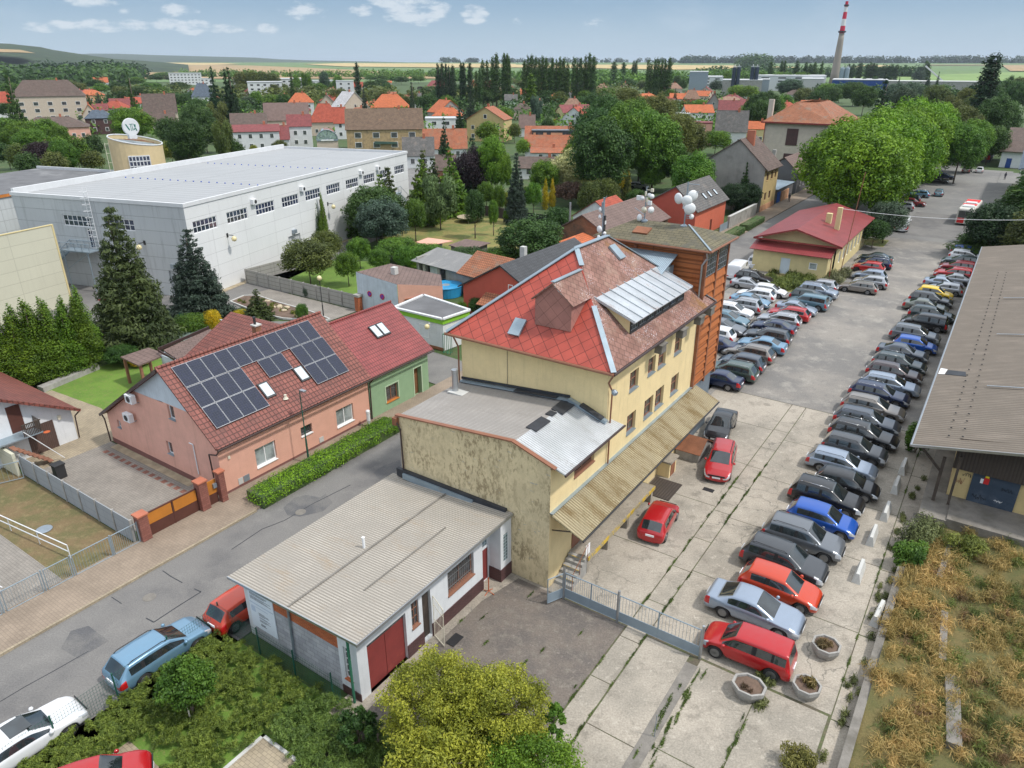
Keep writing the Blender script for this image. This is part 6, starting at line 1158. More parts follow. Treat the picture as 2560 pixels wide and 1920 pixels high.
m=MB();kc=kk+[kk[0]];[m.beam((*p,3.33),(*q,3.33),.3,.16)for p,q in zip(kc,kc[1:])];m.build('parapet','far_white',gk);MB().poly([(*p,3.27)for p in kk]).build('roof','flat_felt',gk)
win(gk,'s',50.2,-45.1,-43.9,.95,2.25,-1,'white_frame','pane_light',1,1,.0,None,.07);MB().box(-48.1,-42.05,50.14,50.19,0,.3).build('plinth','rust',gk);MB().path([(-43.4,50.2,2.6),(-43.4,49.6,2.75)],.04,6).build('lamp_arm','white_metal',gk);MB().lathe((-43.5,49.5,2.15),[(.03,0),(.2,.08),(.27,.27),(.2,.46),(.04,.54)],12).build('globe','lamp_globe',gk,sm=True)
e=thing('folding_gate','open dark green barred gate leaning at the gatehouse corner','gate',(-41.6,49.6,0));m=MB();[m.path([(-41.9+i*.22,50.1-(i%2)*.5,.1),(-41.9+i*.22,50.1-(i%2)*.5,2.0)],.03,5)for i in range(6)];[m.path([(-41.9,50.1,z),(-41.68,49.6,z),(-41.46,50.1,z),(-41.24,49.6,z),(-41.0,50.1,z)],.03,5)for z in(.12,1.95)];m.build('leaves','green_paint',e)
sht('orchard_lawn',[(-78,54.8),(-58.3,54.8),(-58,62),(-59.5,69.5),(-72.5,71.5),(-78,68)],.0,'grass_green');sht('garden_path',[(-63.8,66),(-60,66),(-60,66.9),(-63.8,66.9)],.02,'slab')
sh=thing('open_shed','low open-fronted shed with a grey corrugated roof in the garden','shed',(-60,69,0))
FS=Frame(R(34.2+8),*G0.w((-61.2,68.2,0)))
m=MB(FS);m.box(0,8.6,3.2,3.4,0,3.0);m.box(0,.2,0,3.3,0,2.9);m.box(5.4,8.6,.05,.25,0,2.5);m.box(8.4,8.6,.25,3.3,0,2.9);[m.box(x,x+.5,.0,.4,0,2.5)for x in(0,1.2,3.9)];m.build('wall','concrete',sh)
roofpoly(sh,[(-.5,-.5,2.45),(9.0,-.5,2.45),(9.0,4.2,3.35),(-.5,4.2,3.35)],'corr_shed',.08,fr=FS);e=thing('box_trailer','white box trailer parked inside the open shed','trailer',(1.0,1.5,0),FS);MB(FS).box(1.9,3.7,.6,2.6,.4,2.1).build('box','trailer',e);MB(FS).lathe((2.1,.5,.3),[(.1,0),(.3,.02),(.3,.14),(.1,.16)],12,(0,1,0)).build('wheel','rubber',e)
e=MB(FS).lathe((4.6,-.4,0),[(.28,0),(.3,.1),(.28,.3),(.3,.45),(.28,.6),(.3,.8),(.27,.9)],14).build('plastic_barrel','blue_plastic');tag(e,'blue plastic barrel standing at the shed post','barrel')
ts=thing('tiled_shed','terracotta tiled garden shed beside the open shed','shed',(-51,71,0));FT_=Frame(R(34.2+8),*G0.w((-52.6,66.3,0)));m=MB(FT_);m.box(0.1,7.2,.3,6,0,2.5);m.build('wall','concrete',ts)
roofpoly(ts,[(-.4,-.3,2.5),(7.6,-.3,2.5),(7.6,3.4,4.6),(-.4,3.4,4.6)],'tile_terra',.1,fr=FT_);roofpoly(ts,[(-.4,3.4,4.6),(7.6,3.4,4.6),(7.6,7,2.6),(-.4,7,2.6)],'tile_terra',.1,fr=FT_)
MB(FT_).box(1.6,2.6,.24,.31,0,2.0).build('door','wood_dark',ts)
e=thing('swimming_pool','round above-ground blue pool covered by a dark net','pool',(-53.8,65.3,0));MB().lathe((-53.8,65.0,0),[(1.95,0),(2.0,1.1),(2.05,1.15),(2.05,1.2),(1.9,1.2)],28).build('pool_wall','pool_blue',e);MB().lathe((-53.8,65.0,1.16),[(1.9,0),(1.0,.03),(.02,.05)],28).build('cover','pool_net',e)
rh=thing('red_gabled_house','brick red rendered house with a dark tiled roof behind the cream mill building','house',(-42,66,0))
m=MB();GA=[(-47.6,60.5,3.3),(-42.5,60.5,6.1),(-37.9,60.5,3.6)];m.poly([(-47.6,60.5,0),(-37.9,60.5,0),GA[2],GA[1],GA[0]]);m.poly([(-37.9,60.5,0),(-37.9,76,0),(-37.9,76,3.6),(-37.9,60.5,3.6)]);m.poly([(-47.6,60.5,0),(-47.6,60.5,3.3),(-47.6,76,3.3),(-47.6,76,0)]);m.poly([(-47.6,76,0),(-47.6,76,3.3),(-42.5,76,6.1),(-37.9,76,3.6),(-37.9,76,0)]);m.build('wall','red_wall',rh)
roofpoly(rh,[(-37.5,60.2,3.45),(-37.5,76,3.45),(-42.5,76,6.3),(-42.5,60.2,6.3)],'tile_dark',.14);roofpoly(rh,[(-42.5,60.2,6.3),(-42.5,76,6.3),(-48.2,76,3.1),(-48.2,60.2,3.1)],'tile_dark',.14);c_=MB().box(-44.6,-44.0,67.2,67.8,4.8,6.6).build('chimney','concrete_light',rh)
win(rh,'s',60.5,-41.6,-41.0,3.2,4.3,-1,'white_frame','pane_light',1,1,0,None,.07);roofpoly(rh,[(-44.5,58.6,2.1),(-40.2,58.6,2.1),(-40.2,60.5,3.0),(-44.5,60.5,3.0)],'tile_terra',.08,'porch_roof');MB().box(-44,-40.5,59.0,60.5,0,2.0).build('porch','red_wall',rh)
win(rh,'s',59.0,-42.2,-41.2,.9,1.7,-1,'white_frame','pane_light',1,1,0,None,.07)
sr=thing('tin_roofed_shed','low shed with pale tin roof squeezed between red house and mill building','shed',(-36.5,58,0));MB().box(-38.2,-34.8,53.5,61,0,2.7).build('wall','cream',sr);roofpoly(sr,[(-34.5,53.2,2.7),(-34.5,61.3,2.7),(-38.6,61.3,3.2),(-38.6,53.2,3.2)],'corr_metal',.06)
bh=thing('brick_house','old bare brick gable house with a mauve tiled roof','house',(-45,95,0))
m=MB();m.poly([(-51,86,0),(-42.5,86,0),(-42.5,86,4.3),(-47,86,6.9),(-51,86,4.4)]);m.build('gable_wall','brick_old',bh);m=MB();m.box(-51,-42.5,86.1,105,0,4.2);m.build('wall','brick_old',bh);m=MB();roofpoly(bh,[(-42,85.8,4.1),(-42,105,4.1),(-47,105,7.0),(-47,85.8,7.0)],'tile_mauve',.14);roofpoly(bh,[(-47,85.8,7.0),(-47,105,7.0),(-52,105,4.1),(-52,85.8,4.1)],'tile_mauve',.14)
pipe(bh,[(-49.5,87,5),(-49.5,87,8.2)],.14,'steel',name='flue')
orf=thing('orange_tiled_shed','low shed with bright orange tiles in front of the brick gable','shed',(-44.6,83,0));MB().box(-46.4,-42,79.2,85.5,0,3.4).build('wall','brick_old',orf);roofpoly(orf,[(-41.7,79,3.4),(-41.7,85.7,3.4),(-46.6,85.7,4.7),(-46.6,79,4.7)],'tile_orange',.1)
rs=thing('white_gabled_shed','small pale shed with a faded red roof beyond the mauve roof','shed',(-54,106,0));m=MB();m.box(-58,-50,103,110,0,3.0);m.poly([(-58,103,3),(-50,103,3),(-54,103,5.6)]);m.build('wall','white_wall',rs);roofpoly(rs,[(-49.7,102.8,2.9),(-49.7,110,2.9),(-54,110,5.7),(-54,102.8,5.7)],'tile_red',.1);roofpoly(rs,[(-54,102.8,5.7),(-54,110,5.7),(-58.3,110,2.9),(-58.3,102.8,2.9)],'tile_mar',.1)
r2=thing('coral_house','coral red house with grey tiled roof and three skylights beside the street','house',(-44,116,0))
m=MB();m.poly([(-51.4,109.5,0),(-39.9,109.5,0),(-39.9,109.5,4.6),(-43.4,109.5,8.0),(-51.4,109.5,3.3)]);m.build('gable_wall','red_wall',r2);m=MB();wallo(m,'t',-39.9,109.5,123.5,0,4.6,[(116.6,117.5,.1,2.1)],1,.2);m.poly([(-39.9,123.5,0),(-51.4,123.5,0),(-51.4,123.5,3.3),(-43.4,123.5,8),(-39.9,123.5,4.6)]);m.build('wall','red_wall2',r2);MB().box(-40.3,-40.1,116.6,117.5,.1,2.1).build('door','wood_dark',r2)
roofpoly(r2,[(-39.4,109.2,4.45),(-39.4,123.8,4.45),(-43.4,123.8,8.1),(-43.4,109.2,8.1)],'tile_grey',.14);roofpoly(r2,[(-43.4,109.2,8.1),(-43.4,123.8,8.1),(-51.9,123.8,3.2),(-51.9,109.2,3.2)],'tile_grey',.14)
s3=(8.1-4.45)/4.0;ZC=lambda t:4.45+(-39.4-t)*s3
for s in(115.2,117.6,120.2):velux(r2,-41.4,s,.7,1.2,ZC,.14)
sw=thing('garden_wall','beige stone wall along the pavement next to the coral house','wall',(-38,125,0));MB().box(-38.5,-38.1,121.0,136,0,2.0).build('panel','concrete',sw);MB().box(-38.55,-38.05,121.0,136,2.0,2.12).build('coping','concrete_light',sw)
tag(MB().box(-38.4,-38.35,117.2,121,0,1.3).build('railing','gate_grey'),'low grey barred railing between the coral house and the stone wall','railing')
for s0_,s1_,lb in((110.6,119.3,'nearer clipped box hedge at the street edge'),(120.8,130.2,'further clipped box hedge at the street edge')):
 me=leaf_mesh('leaves',[(-35.55+dx,s,.62,.5,.5,.5)for s in np.arange(s0_+.4,s1_,.45)for dx in(-.45,.45)],7000,.1,71,.85,1.4);o=bpy.data.objects.new('leaves',me);COL.objects.link(o);o.color=(.06,.125,.025,1)
 h=thing('hedge',lb,'hedge',(0,0,0));o.parent=h;MB().box(-36.3,-34.8,s0_+.1,s1_-.1,0,1.05).build('inner_mass','ground_base',h)
gy=thing('grey_gable_house','tall house with a blank grey rendered gable and ochre street front','house',(-46,147,0))
GP=[(-52.5,6.3),(-51.6,7.4),(-43.4,12.9),(-38.2,8.0)]
m=MB();m.poly([(-52.0,138.5,0),(-38.2,138.5,0),(-38.2,138.5,8.0),(-43.4,138.5,12.7),(-52.0,138.5,7.2)]);m.build('gable_wall','grey_render',gy)
ow=[(140.1,141.4,5.6,7.0),(142.9,144.2,5.6,7.0),(140.1,141.4,2.0,3.4),(142.9,144.2,2.0,3.4),(145.4,146.4,5.6,7.0)]
m=MB();wallo(m,'t',-38.2,138.5,147.5,1.2,8.0,ow,1,.2);m.build('wall','yellow_wall',gy);MB().box(-38.3,-38.15,138.5,147.5,0,1.2).build('plinth','peach_wall',gy);m=MB();m.poly([(-38.2,147.5,0),(-52,147.5,0),(-52,147.5,7.2),(-43.4,147.5,12.7),(-38.2,147.5,8)]);m.poly([(-52,138.5,0),(-52,138.5,7.2),(-52,147.5,7.2),(-52,147.5,0)]);m.build('back_wall','yellow_wall',gy)
for o in ow:win(gy,'t',-38.2,*o,1,'wood_frame','pane',3,2,.15,'yellow_wall',.07)
roofpoly(gy,[(-37.5,138.2,7.6),(-37.5,148,7.6),(-43.4,148,12.9),(-43.4,138.2,12.9)],'tile_brown',.15);roofpoly(gy,[(-43.4,138.2,12.9),(-43.4,148,12.9),(-52.4,148,7.0),(-52.4,138.2,7.0)],'tile_brown',.15);MB().box(-43.2,-41.8,141.4,142.2,11,14.2).build('chimney','brick_chim',gy)
lowr=thing('carport','low outbuilding with a blue grey flat roof between the street houses','garage',(-41,156,0));MB().box(-44,-38.4,149.5,161.5,0,2.8).build('wall','dark_render',lowr);roofpoly(lowr,[(-38.2,149.2,2.85),(-38.2,162,2.85),(-44.3,162,3.1),(-44.3,149.2,3.1)],'corr_blue',.1);MB().box(-38.38,-38.3,150,152,0,2.2).build('door','awning_blue',lowr);tag(MB().box(-38.7,-38.2,153,158,0,2.0).build('garden_wall','peach_wall'),'peach coloured yard wall by the blue grey flat roof','wall')
dk=thing('dark_grey_house','small dark grey house with a mauve tiled roof before the school','house',(-42,173,0));m=MB();m.poly([(-46,164,0),(-38.3,164,0),(-38.3,164,4.2),(-41.2,164,7.2),(-46,164,4.6)]);wallo(m,'t',-38.3,164,181,0,4.2,[(167,168.2,1.2,2.9),(169.6,170.8,1.2,2.9),(174,175.2,1.2,2.9),(176.6,177.8,1.2,2.9)],1,.2);m.poly([(-38.3,181,0),(-46,181,0),(-46,181,4.6),(-41.2,181,7.2),(-38.3,181,4.2)]);m.build('wall','dark_render',dk)
for a in(167,169.6,174,176.6):win(dk,'t',-38.3,a,a+1.2,1.2,2.9,1,'white_frame','pane',2,2,.12,None,.06)
win(dk,'s',164,-44.3,-43.4,4.2,5.6,-1,'plastic_dark','pane',1,1,0,None,.07)
roofpoly(dk,[(-37.6,163.7,4.0),(-37.6,181.3,4.0),(-41.5,181.3,7.4),(-41.5,163.7,7.4)],'tile_mauve',.14);roofpoly(dk,[(-41.5,163.7,7.4),(-41.5,181.3,7.4),(-46.5,181.3,4.4),(-46.5,163.7,4.4)],'tile_mauve',.14);MB().box(-44.6,-43.9,165.2,165.9,5,8.6).build('chimney','concrete',dk)
scl=thing('school_building','large pale four-storey building with a terracotta hip roof','building',(-47,208,0))
m=MB();m.box(-56.0,-39.6,197.5,224,0,12.0);m.build('wall','school_wall',scl);Z=12.0
for q in([(-56.8,196.6,Z),(-38.8,196.6,Z),(-45.5,205,16.6),(-50.5,203,16.6)],[(-38.8,196.6,Z),(-38.8,225,Z),(-45.5,217,16.6),(-45.5,205,16.6)],[(-38.8,225,Z),(-56.8,225,Z),(-50.5,219,16.6),(-45.5,217,16.6)],[(-56.8,225,Z),(-56.8,196.6,Z),(-50.5,203,16.6),(-50.5,219,16.6)]):roofpoly(scl,q,'tile_terra',.15)
m=MB();m.box(-56.9,-38.7,196.4,196.65,11.75,12.1);m.box(-38.85,-38.6,196.5,225,11.75,12.1);m.build('eaves_band','sign_red' if False else 'red_door',scl)
for z0_,z1_ in((6.6,10.6),(.8,4.6)):MB().box(-50.4,-47.6,197.38,197.5,z0_,z1_).build('bricked_window','brick_dark',scl)
for s in np.arange(199,223,2.6):
 for z in(1.2,4.7,8.3):win(scl,'t',-39.6,s,s+1.3,z,z+2.1,1,'white_frame','pane_light',2,2,-.03,None,.1)
pipe(scl,[(-39.6,197.3,11.7),(-39.6,197.3,.2)],.09,'red_door');pipe(scl,[(-56,197.3,11.7),(-56,197.3,.2)],.09,'red_door');MB().box(-56.6,-55.4,200,201,12,17.2).build('chimney','school_wall',scl)
bg_=thing('bungalow','cream bungalow with a wide dark red sheet roof in the middle of the car park','building',(-21.8,108,0))
m=MB();wallo(m,'s',97.3,-26.9,-17.4,0,3.1,[(-23.2,-22.0,.05,2.15),(-19.6,-18.6,1.1,2.0)],-1,.1);m.poly([(-26.9,97.3,0),(-26.9,97.3,3.1),(-26.9,119,3.9),(-26.9,119,0)]);m.poly([(-17.4,97.3,0),(-17.2,99.6,0),(-17.2,99.6,3.6),(-17.4,97.3,3.1)][::1]);wallo(m,'t',-17.0,99.6,121,0,4.2,[(102+i*2.6,103.2+i*2.6,1.2,2.8)for i in range(7)],1,.15)
m.poly([(-26.6,99.6,3.5),(-16.8,99.6,3.5),(-16.8,99.6,4.2),(-21.9,99.6,5.6),(-26.6,99.6,4.2)]);m.poly([(-17,121,0),(-26.9,121,0),(-26.9,121,4.2),(-21.9,121,5.6),(-17,121,4.2)]);m.build('wall','bung_wall',bg_)
for i in range(7):win(bg_,'t',-17.0,102+i*2.6,103.2+i*2.6,1.2,2.8,1,'white_frame','pane_light',2,1,.1,None,.07)
MB().box(-23.2,-22.0,97.36,97.42,.05,2.15).build('door','door_white',bg_);win(bg_,'s',97.3,-19.6,-18.6,1.1,2.0,-1,'white_frame','pane_light',1,1,.05,None,.09)
roofpoly(bg_,[(-16.2,98.2,4.2),(-16.2,121.5,4.2),(-22,121.5,5.85),(-22,98.2,5.85)],'roof_bung',.1);roofpoly(bg_,[(-22,98.2,5.85),(-22,121.5,5.85),(-27.3,121.5,4.2),(-27.3,98.2,4.2)],'roof_bung',.1);roofpoly(bg_,[(-27.3,96.6,3.0),(-17.0,96.6,3.0),(-17.0,99.6,3.75),(-27.3,99.6,3.75)],'roof_bung',.08,'lean_to_roof')
MB().box(-20.5,-19.8,107.5,108.2,4.8,6.6).box(-18.9,-18.3,105.8,106.4,4,7.8).build('chimney','bung_wall',bg_);m=MB();m.box(-27.4,-16.1,98.12,98.2,4.0,4.2);[m.beam((-16.15,98.15,4.15),(-22,98.15,5.8),.06,.2),m.beam((-27.35,98.15,4.15),(-22,98.15,5.8),.06,.2)];m.build('fascia','red_door',bg_)
pipe(bg_,[(-17.0,97.2,3.0),(-16.9,97.2,.1)],.05,'red_door')
tag(MB().tube((-16.3,100.8,0),(-15.6,101.0,13.2),.05,6).build('radio_mast','rust_pipe'),'thin dark red radio mast beside the bungalow','mast')
g_c=[(-18.2+.0*i,0,0)for i in range(2)]
def cable(a,b_,sag,r,label,mat='steel',n=24):
 m=MB(WF);P=[]
 for i in range(n+1):f=i/n;P.append((a[0]+(b_[0]-a[0])*f,a[1]+(b_[1]-a[1])*f,a[2]+(b_[2]-a[2])*f-sag*4*f*(1-f)))
 m.path(P,r,5);tag(m.build('overhead_cable',mat),label,'cable')
a_=G0.w((-18.6,106,7.7));cable(a_,(a_[0]+24,a_[1]-12.5,8.9),.8,.03,'pale overhead cable from the bungalow chimney across the car park','white_metal')
pipe_=None
tuft([(gr.uniform(-24,-18.5),gr.uniform(89.5,97))for _ in range(70)],9000,.6,.7,.75,'tall_grass','tall green grass patch in front of the bungalow','grass',(.12,.155,.035),35,.12)
tuft([(gr.uniform(-17.2,-15.2),gr.uniform(94,101))for _ in range(30)],6000,.5,.6,1.0,'tall_weeds','high pale weeds at the corner of the bungalow','weeds',(.17,.18,.09),36,.12)
sht('verge',rect(-24.5,-17.6,89.3,97.2),.01,'grass_dry');sht('verge',rect(-19,-14.3,121.5,127),.01,'grass_dry');sht('platform_pavement',rect(-3.4,.6,135,228),.14,'lot_far',th=.2);sht('asphalt_patch',rect(-14,-3.5,133,156),.012,'asphalt')
sht('road',[(-22,228),(-13,232),(-14,262),(-18,300),(-24,350),(-30,350),(-24,300),(-22,262)],.012,'asphalt')
rb=thing('beige_station_building','beige building cut by the right edge beside the far pavement','building',(3,178,0));MB().box(.6,10,160,207,0,8.5).build('wall','shed_panel',rb);roofpoly(rb,[(0,159.5,8.4),(0,208,8.4),(6,208,10.6),(6,159.5,10.6)],'tile_slate',.15);MB().box(.5,.62,160,207,3.9,4.1).build('string_course','far_white',rb)
pv_=thing('pavilion','white market pavilion with a large grey brown roof at the far end of the square','building',(2,248,0));MB().box(-4.6,9,240,262,0,4.2).build('wall','white_wall',pv_);roofpoly(pv_,[(-5.2,239,4.2),(9,239,4.2),(9,251,9.5),(-4.4,251,9.5)],'tile_brown',.2);roofpoly(pv_,[(-4.4,251,9.5),(9,251,9.5),(9,263,4.2),(-5,263,4.2)],'tile_brown',.2)
MB().box(-3.2,-2.0,239.9,240,0,2.4).build('door','blue_dark',pv_)
kk_=thing('kiosk_row','row of low kiosks with grey roofs and a blue awning behind the round tree','kiosk',(-11,258,0));MB().box(-13.2,-7,250,268,0,3.0).build('wall','dark_render',kk_);roofpoly(kk_,[(-13.6,249.5,3.0),(-6.6,249.5,3.0),(-6.6,268.5,3.6),(-13.6,268.5,3.6)],'tile_grey',.15);MB().slab([(-13.8,262,3.9),(-10.5,262,3.9),(-10.5,272,4.2),(-13.8,272,4.2)],.1).build('awning','awning_blue',kk_)
for i,(t,s,c_)in enumerate(((-12.2,249.6,'sign_yellow'),(-9.5,249.6,'sign_white'),(-8.2,249.6,'sign_red'))):MB().box(t,t+.9,s-.05,s,.8,1.9).build('advert_board',c_,kk_)
e=thing('crossing_sign','yellow framed square pedestrian crossing sign beyond the trees','sign',(-15.8,262,0));MB().tube((-15.8,262,0),(-15.8,262,2.4),.05,6).build('pole','steel',e);MB().box(-16.5,-15.1,261.9,261.95,2.2,3.6).build('frame','sign_yellow',e);MB().box(-16.15,-15.45,261.85,261.9,2.55,3.25).build('face','metal_grey',e)
bs=thing('city_bus','red and white city bus waiting at the far pavement','bus',(-5.4,151.5,0))
bf=Frame(TH+R(2.5),*G0.w((-5.5,152.3,0)));m=MB(bf);L2,W2=5.9,1.25
xs_=[(-L2,1.12,.35,2.72),(-L2+.15,W2,.30,2.88),(-L2+.6,W2,.30,2.95),(L2-.8,W2,.30,2.95),(L2-.2,W2,.30,2.85),(L2,1.15,.35,2.6)]
V=[];
for y,w_,z0_,z1_ in xs_:V+=[(-w_,y,z0_),(-w_,y,1.2),(-w_*.98,y,z1_-.15),(-w_*.85,y,z1_),(w_*.85,y,z1_),(w_*.98,y,z1_-.15),(w_,y,1.2),(w_,y,z0_)]
m.fa(V,[(i*8+j,(i+1)*8+j,(i+1)*8+(j+1)%8,i*8+(j+1)%8)for i in range(5)for j in range(8)]+[tuple(range(8)),tuple(range(40,48))[::-1]]);m.build('body','paint_bus',bs)if 'paint_bus' in DEF else m.build('body','far_white',bs)
MB(bf).box(-1.0,1.0,-L2-.03,-L2+.1,1.35,2.5).build('rear_window','car_glass',bs);MB(bf).box(-1.05,-.0,-L2-.035,-L2+.1,.45,1.3).build('red_panel','sign_red',bs);m=MB(bf);m.box(W2-.01,W2+.015,-4.9,-2.9,1.2,2.4);m.build('side_window','car_glass',bs)
for a,c_ in((-2.6,-.9),(-.6,1.1),(1.4,3.0),(3.3,5.0)):MB(bf).box(W2-.01,W2+.015,a,c_,1.2,2.4).build('side_window','car_glass',bs)
for a,c_ in((-4.9,-2.9),(-2.6,-.9),(-.6,1.1),(1.4,3.0),(3.3,5.0)):MB(bf).box(-W2-.015,-W2+.01,a,c_,1.2,2.4).build('side_window','car_glass',bs)
m=MB(bf);m.box(-1.05,1.05,-2.2,-.6,2.94,3.0);m.box(-1.05,1.05,1.6,4.6,2.94,3.0);m.box(-W2*1.01,-W2*.9,-5.2,5,.5,.9);m.build('red_trim','sign_red',bs);MB(bf).box(-.8,.8,-4.6,-2.6,2.95,3.15).box(-.8,.8,-.2,1.4,2.95,3.12).build('roof_unit','far_white',bs)
for y in(-3.4,3.3):
 for s_ in(-1,1):MB(bf).lathe((s_*1.05,y,.48),[(.2,0),(.46,.02),(.48,.1),(.48,.2),(.2,.22)],16,(s_,0,0)).build('wheel','rubber',bs)
for s_ in(-.95,.8):MB(bf).box(s_,s_+.15,-L2-.04,-L2+.05,.7,1.2).build('taillight','taillight',bs)
e=thing('trampoline','large round black garden trampoline on thin legs','trampoline',(-78,101.5,0));MB().lathe((-78,101.6,.85),[(2.15,.03),(2.2,.05),(1.9,.04),(.02,.04)],28).build('mat','ink',e);MB().lathe((-78,101.6,.83),[(2.1,0),(2.3,0),(2.3,.07),(2.1,.08)],28).build('rim','gravel',e);m=MB();[m.tube((-78+2.2*math.cos(i*1.047),101.6+2.2*math.sin(i*1.047),0),(-78+2.2*math.cos(i*1.047),101.6+2.2*math.sin(i*1.047),.85),.03,6)for i in range(6)];m.build('legs','steel',e)
sht('garden_lawn',[(-88,84),(-62,80),(-58,92),(-66,108.5),(-86,108.8),(-92,100)],.0,'grass_dry')
tag(MB().slab([(-68.6,76.6,2.3),(-65.7,76,2.3),(-64.1,79.4,2.5),(-68.4,79,2.5)],.1).build('shed_roof','pink_wall'),'flat salmon red felt roof of a low garden shed','roof');tag(MB().slab([(-63.6,77.8,2.3),(-59.3,76.6,2.3),(-59,81.5,2.5),(-63.3,81.4,2.5)],.1).build('shed_roof','tile_mauve'),'flat plum coloured felt roof of a low garden shed','roof')
MB().box(-68.2,-65.9,76.4,79.2,0,2.2).build('shed_wall','concrete')['category']='shed';COL.objects['shed_wall']['label']='grey block shed under the salmon red felt roof'
tag(MB().box(-63.2,-59.4,77.8,81.2,0,2.2).build('shed_wall','concrete_dark'),'dark block shed under the plum felt roof','shed')
fn=thing('board_fence','dark brown board fence behind the trampoline','fence',(-76,107.5,0));MB().beam((-86,108.3,.9),(-72,106.9,.9),.06,1.8).build('boards','board_wood',fn);[MB().tube((-86+i*2.33,108.1-i*.233,0),(-86+i*2.33,108.1-i*.233,2.0),.05,6).build('post','steel',fn)for i in range(7)]
fn=thing('screen_fence','black screened mesh fence right of the board fence','fence',(-70,107,0));MB().beam((-71.8,106.9,.8),(-66,107.5,.8),.04,1.5).build('screen','ink',fn);[MB().tube((-71.8+i*1.95,106.85+i*.2,0),(-71.8+i*1.95,106.85+i*.2,1.7),.04,6).build('post','concrete_light',fn)for i in range(4)]
sht('lawn',[(-64.8,23.6),(-65.8,29),(-66,34),(-62,36),(-56.5,33),(-51,30),(-51,24),(-57,24.7)],.004,'grass_green');tag(MB().prism(ccw([(-64.0,23.6),(-65.2,29.0),(-65.9,29.0),(-64.8,23.5)]),0,.45).build('stone_edging','concrete'),'low grey stone edging between the lawn and the thuja row','edging')
pc=thing('pool_enclosure','low arched glass pool enclosure behind the pink house','pool cover',(-66,36.5,0));FP=Frame(TH-R(28),*G0.w((-67.9,34.6,0)))
m=MB(FP);n_=8;V=[(x,1.7-1.75*math.cos(math.pi*i/n_),.9*math.sin(math.pi*i/n_)**.7)for x in(0,5.0)for i in range(n_+1)];m.fa(V,[(i,i+1,n_+2+i,n_+1+i)for i in range(n_)]+[tuple(range(n_+1)),tuple(range(n_+1,2*n_+2))[::-1]]);m.build('glazing','pool_cover',pc)
m=MB(FP)
for x in(0,1.67,3.33,5.0):m.path([(x,1.7-1.78*math.cos(math.pi*i/n_),.92*math.sin(math.pi*i/n_)**.7+.02)for i in range(n_+1)],.035,5)
m.build('ribs','metal_grey',pc)
fn=thing('picket_fence','orange brown picket fence with green netting hung over it','fence',(-67,40,0));m=MB()
for i in range(19):f=i/18;m.beam((-68.4+2.3*f,39.2+1.6*f,.1),(-68.4+2.3*f,39.2+1.6*f,1.5),.1,.06)if False else m.box(-68.4+2.3*f-.05,-68.4+2.3*f+.05,39.2+1.6*f-.04,39.2+1.6*f+.04,.05,1.5)
m.beam((-68.4,39.25,.4),(-66.1,40.85,.4),.05,.1);m.beam((-68.4,39.25,1.2),(-66.1,40.85,1.2),.05,.1);m.build('pickets','wood_orange' if False else 'wood_frame',fn);m=MB();m.fa([(-68.5,39.4,2.0),(-67.6,39.9,1.45),(-66.7,40.4,1.35),(-66.0,41.0,1.9),(-68.5,39.4,1.6),(-67.6,39.9,.75),(-66.7,40.4,.5),(-66.0,41.0,1.5)],[(0,1,5,4),(1,2,6,5),(2,3,7,6)]);m.build('netting','netting',fn)
tag(MB().box(-66,-60.5,41.2,41.35,0,1.5).build('garden_wall','bluewhite'),'pale rendered garden wall by the small conifer','wall')
bl=thing('beige_panel_building','beige metal-panelled building cut off by the left edge','building',(-89,32,0));FB=Frame(R(22),*G0.w((-87.4,37.7,0)));m=MB(FB);m.prism(rect(-11,0,-22,0),0,lambda q:9.1+q[0]*.42);m.build('wall','shed_panel',bl);MB(FB).box(-.12,.05,-.15,.05,0,9.1).box(-.2,.05,-22,.05,9.1,9.2).build('edge_trim','bung_wall',bl)
sht('depot_yard',rect(-110,-70,-10,60),-.004,'asphalt');sht('flower_strip',rect(-86.5,-84,40,47),.02,'red_door')
fr1=thing('flat_roof_building','low wing with a dark felt flat roof left of the white hall','building',(-40,20,0),HF);MB(HF).box(-70,-26.4,14,40,0,7.2).build('wall','hall_grey',fr1);MB(HF).poly([(-70,14,7.25),(-26.4,14,7.25),(-26.4,40,7.25),(-70,40,7.25)]).build('roof','flat_felt',fr1);m=MB(HF);m.box(-70,-26.4,39.8,40.1,7.2,7.7);m.box(-26.9,-26.4,14,40,7.2,7.6);m.build('parapet','far_white',fr1)
fr2=thing('yellow_band_building','flat-roofed wing with an orange band at the far left','building',(-50,10,0),HF);MB(HF).box(-78,-42,-6,20,0,7.9).build('wall','hall_grey',fr2);MB(HF).box(-78,-41.8,-6,20.2,7.9,8.3).build('orange_band','wood_orange',fr2);MB(HF).poly([(-78,-6,8.32),(-41.8,-6,8.32),(-41.8,20.2,8.32),(-78,20.2,8.32)]).build('roof','flat_felt',fr2)
ladderm=MB(HF);[ladderm.path([(x,38,7.3),(x+.35,38.3,9.2),(x+.7,38.6,7.3)],.05,5)for x in(-46,-44.9)];ladderm.build('ladder_hoop','white_metal',fr1)
ot=thing('oval_tower','oval yellow tower with a big grid window and slanted roof behind the hall','tower',(0,0,0));p=gw('e1',1590,1190,12.8);FO=Frame(math.atan2(p[0],p[1]),p[0],p[1]+3.2);m=MB(FO);n_=28;V=[]
a_,c_=4.35,3.6
tz=lambda x,y:13.0-x/a_*.75+.12*y
for z_ in(0,1):
 for i in range(n_):th=2*math.pi*i/n_;x,y=a_*math.cos(th),c_*math.sin(th);V.append((x,y,tz(x,y)if z_ else 0))
m.fa(V,[(i,(i+1)%n_,n_+(i+1)%n_,n_+i)for i in range(n_)]);m.build('wall','oval_wall',ot)
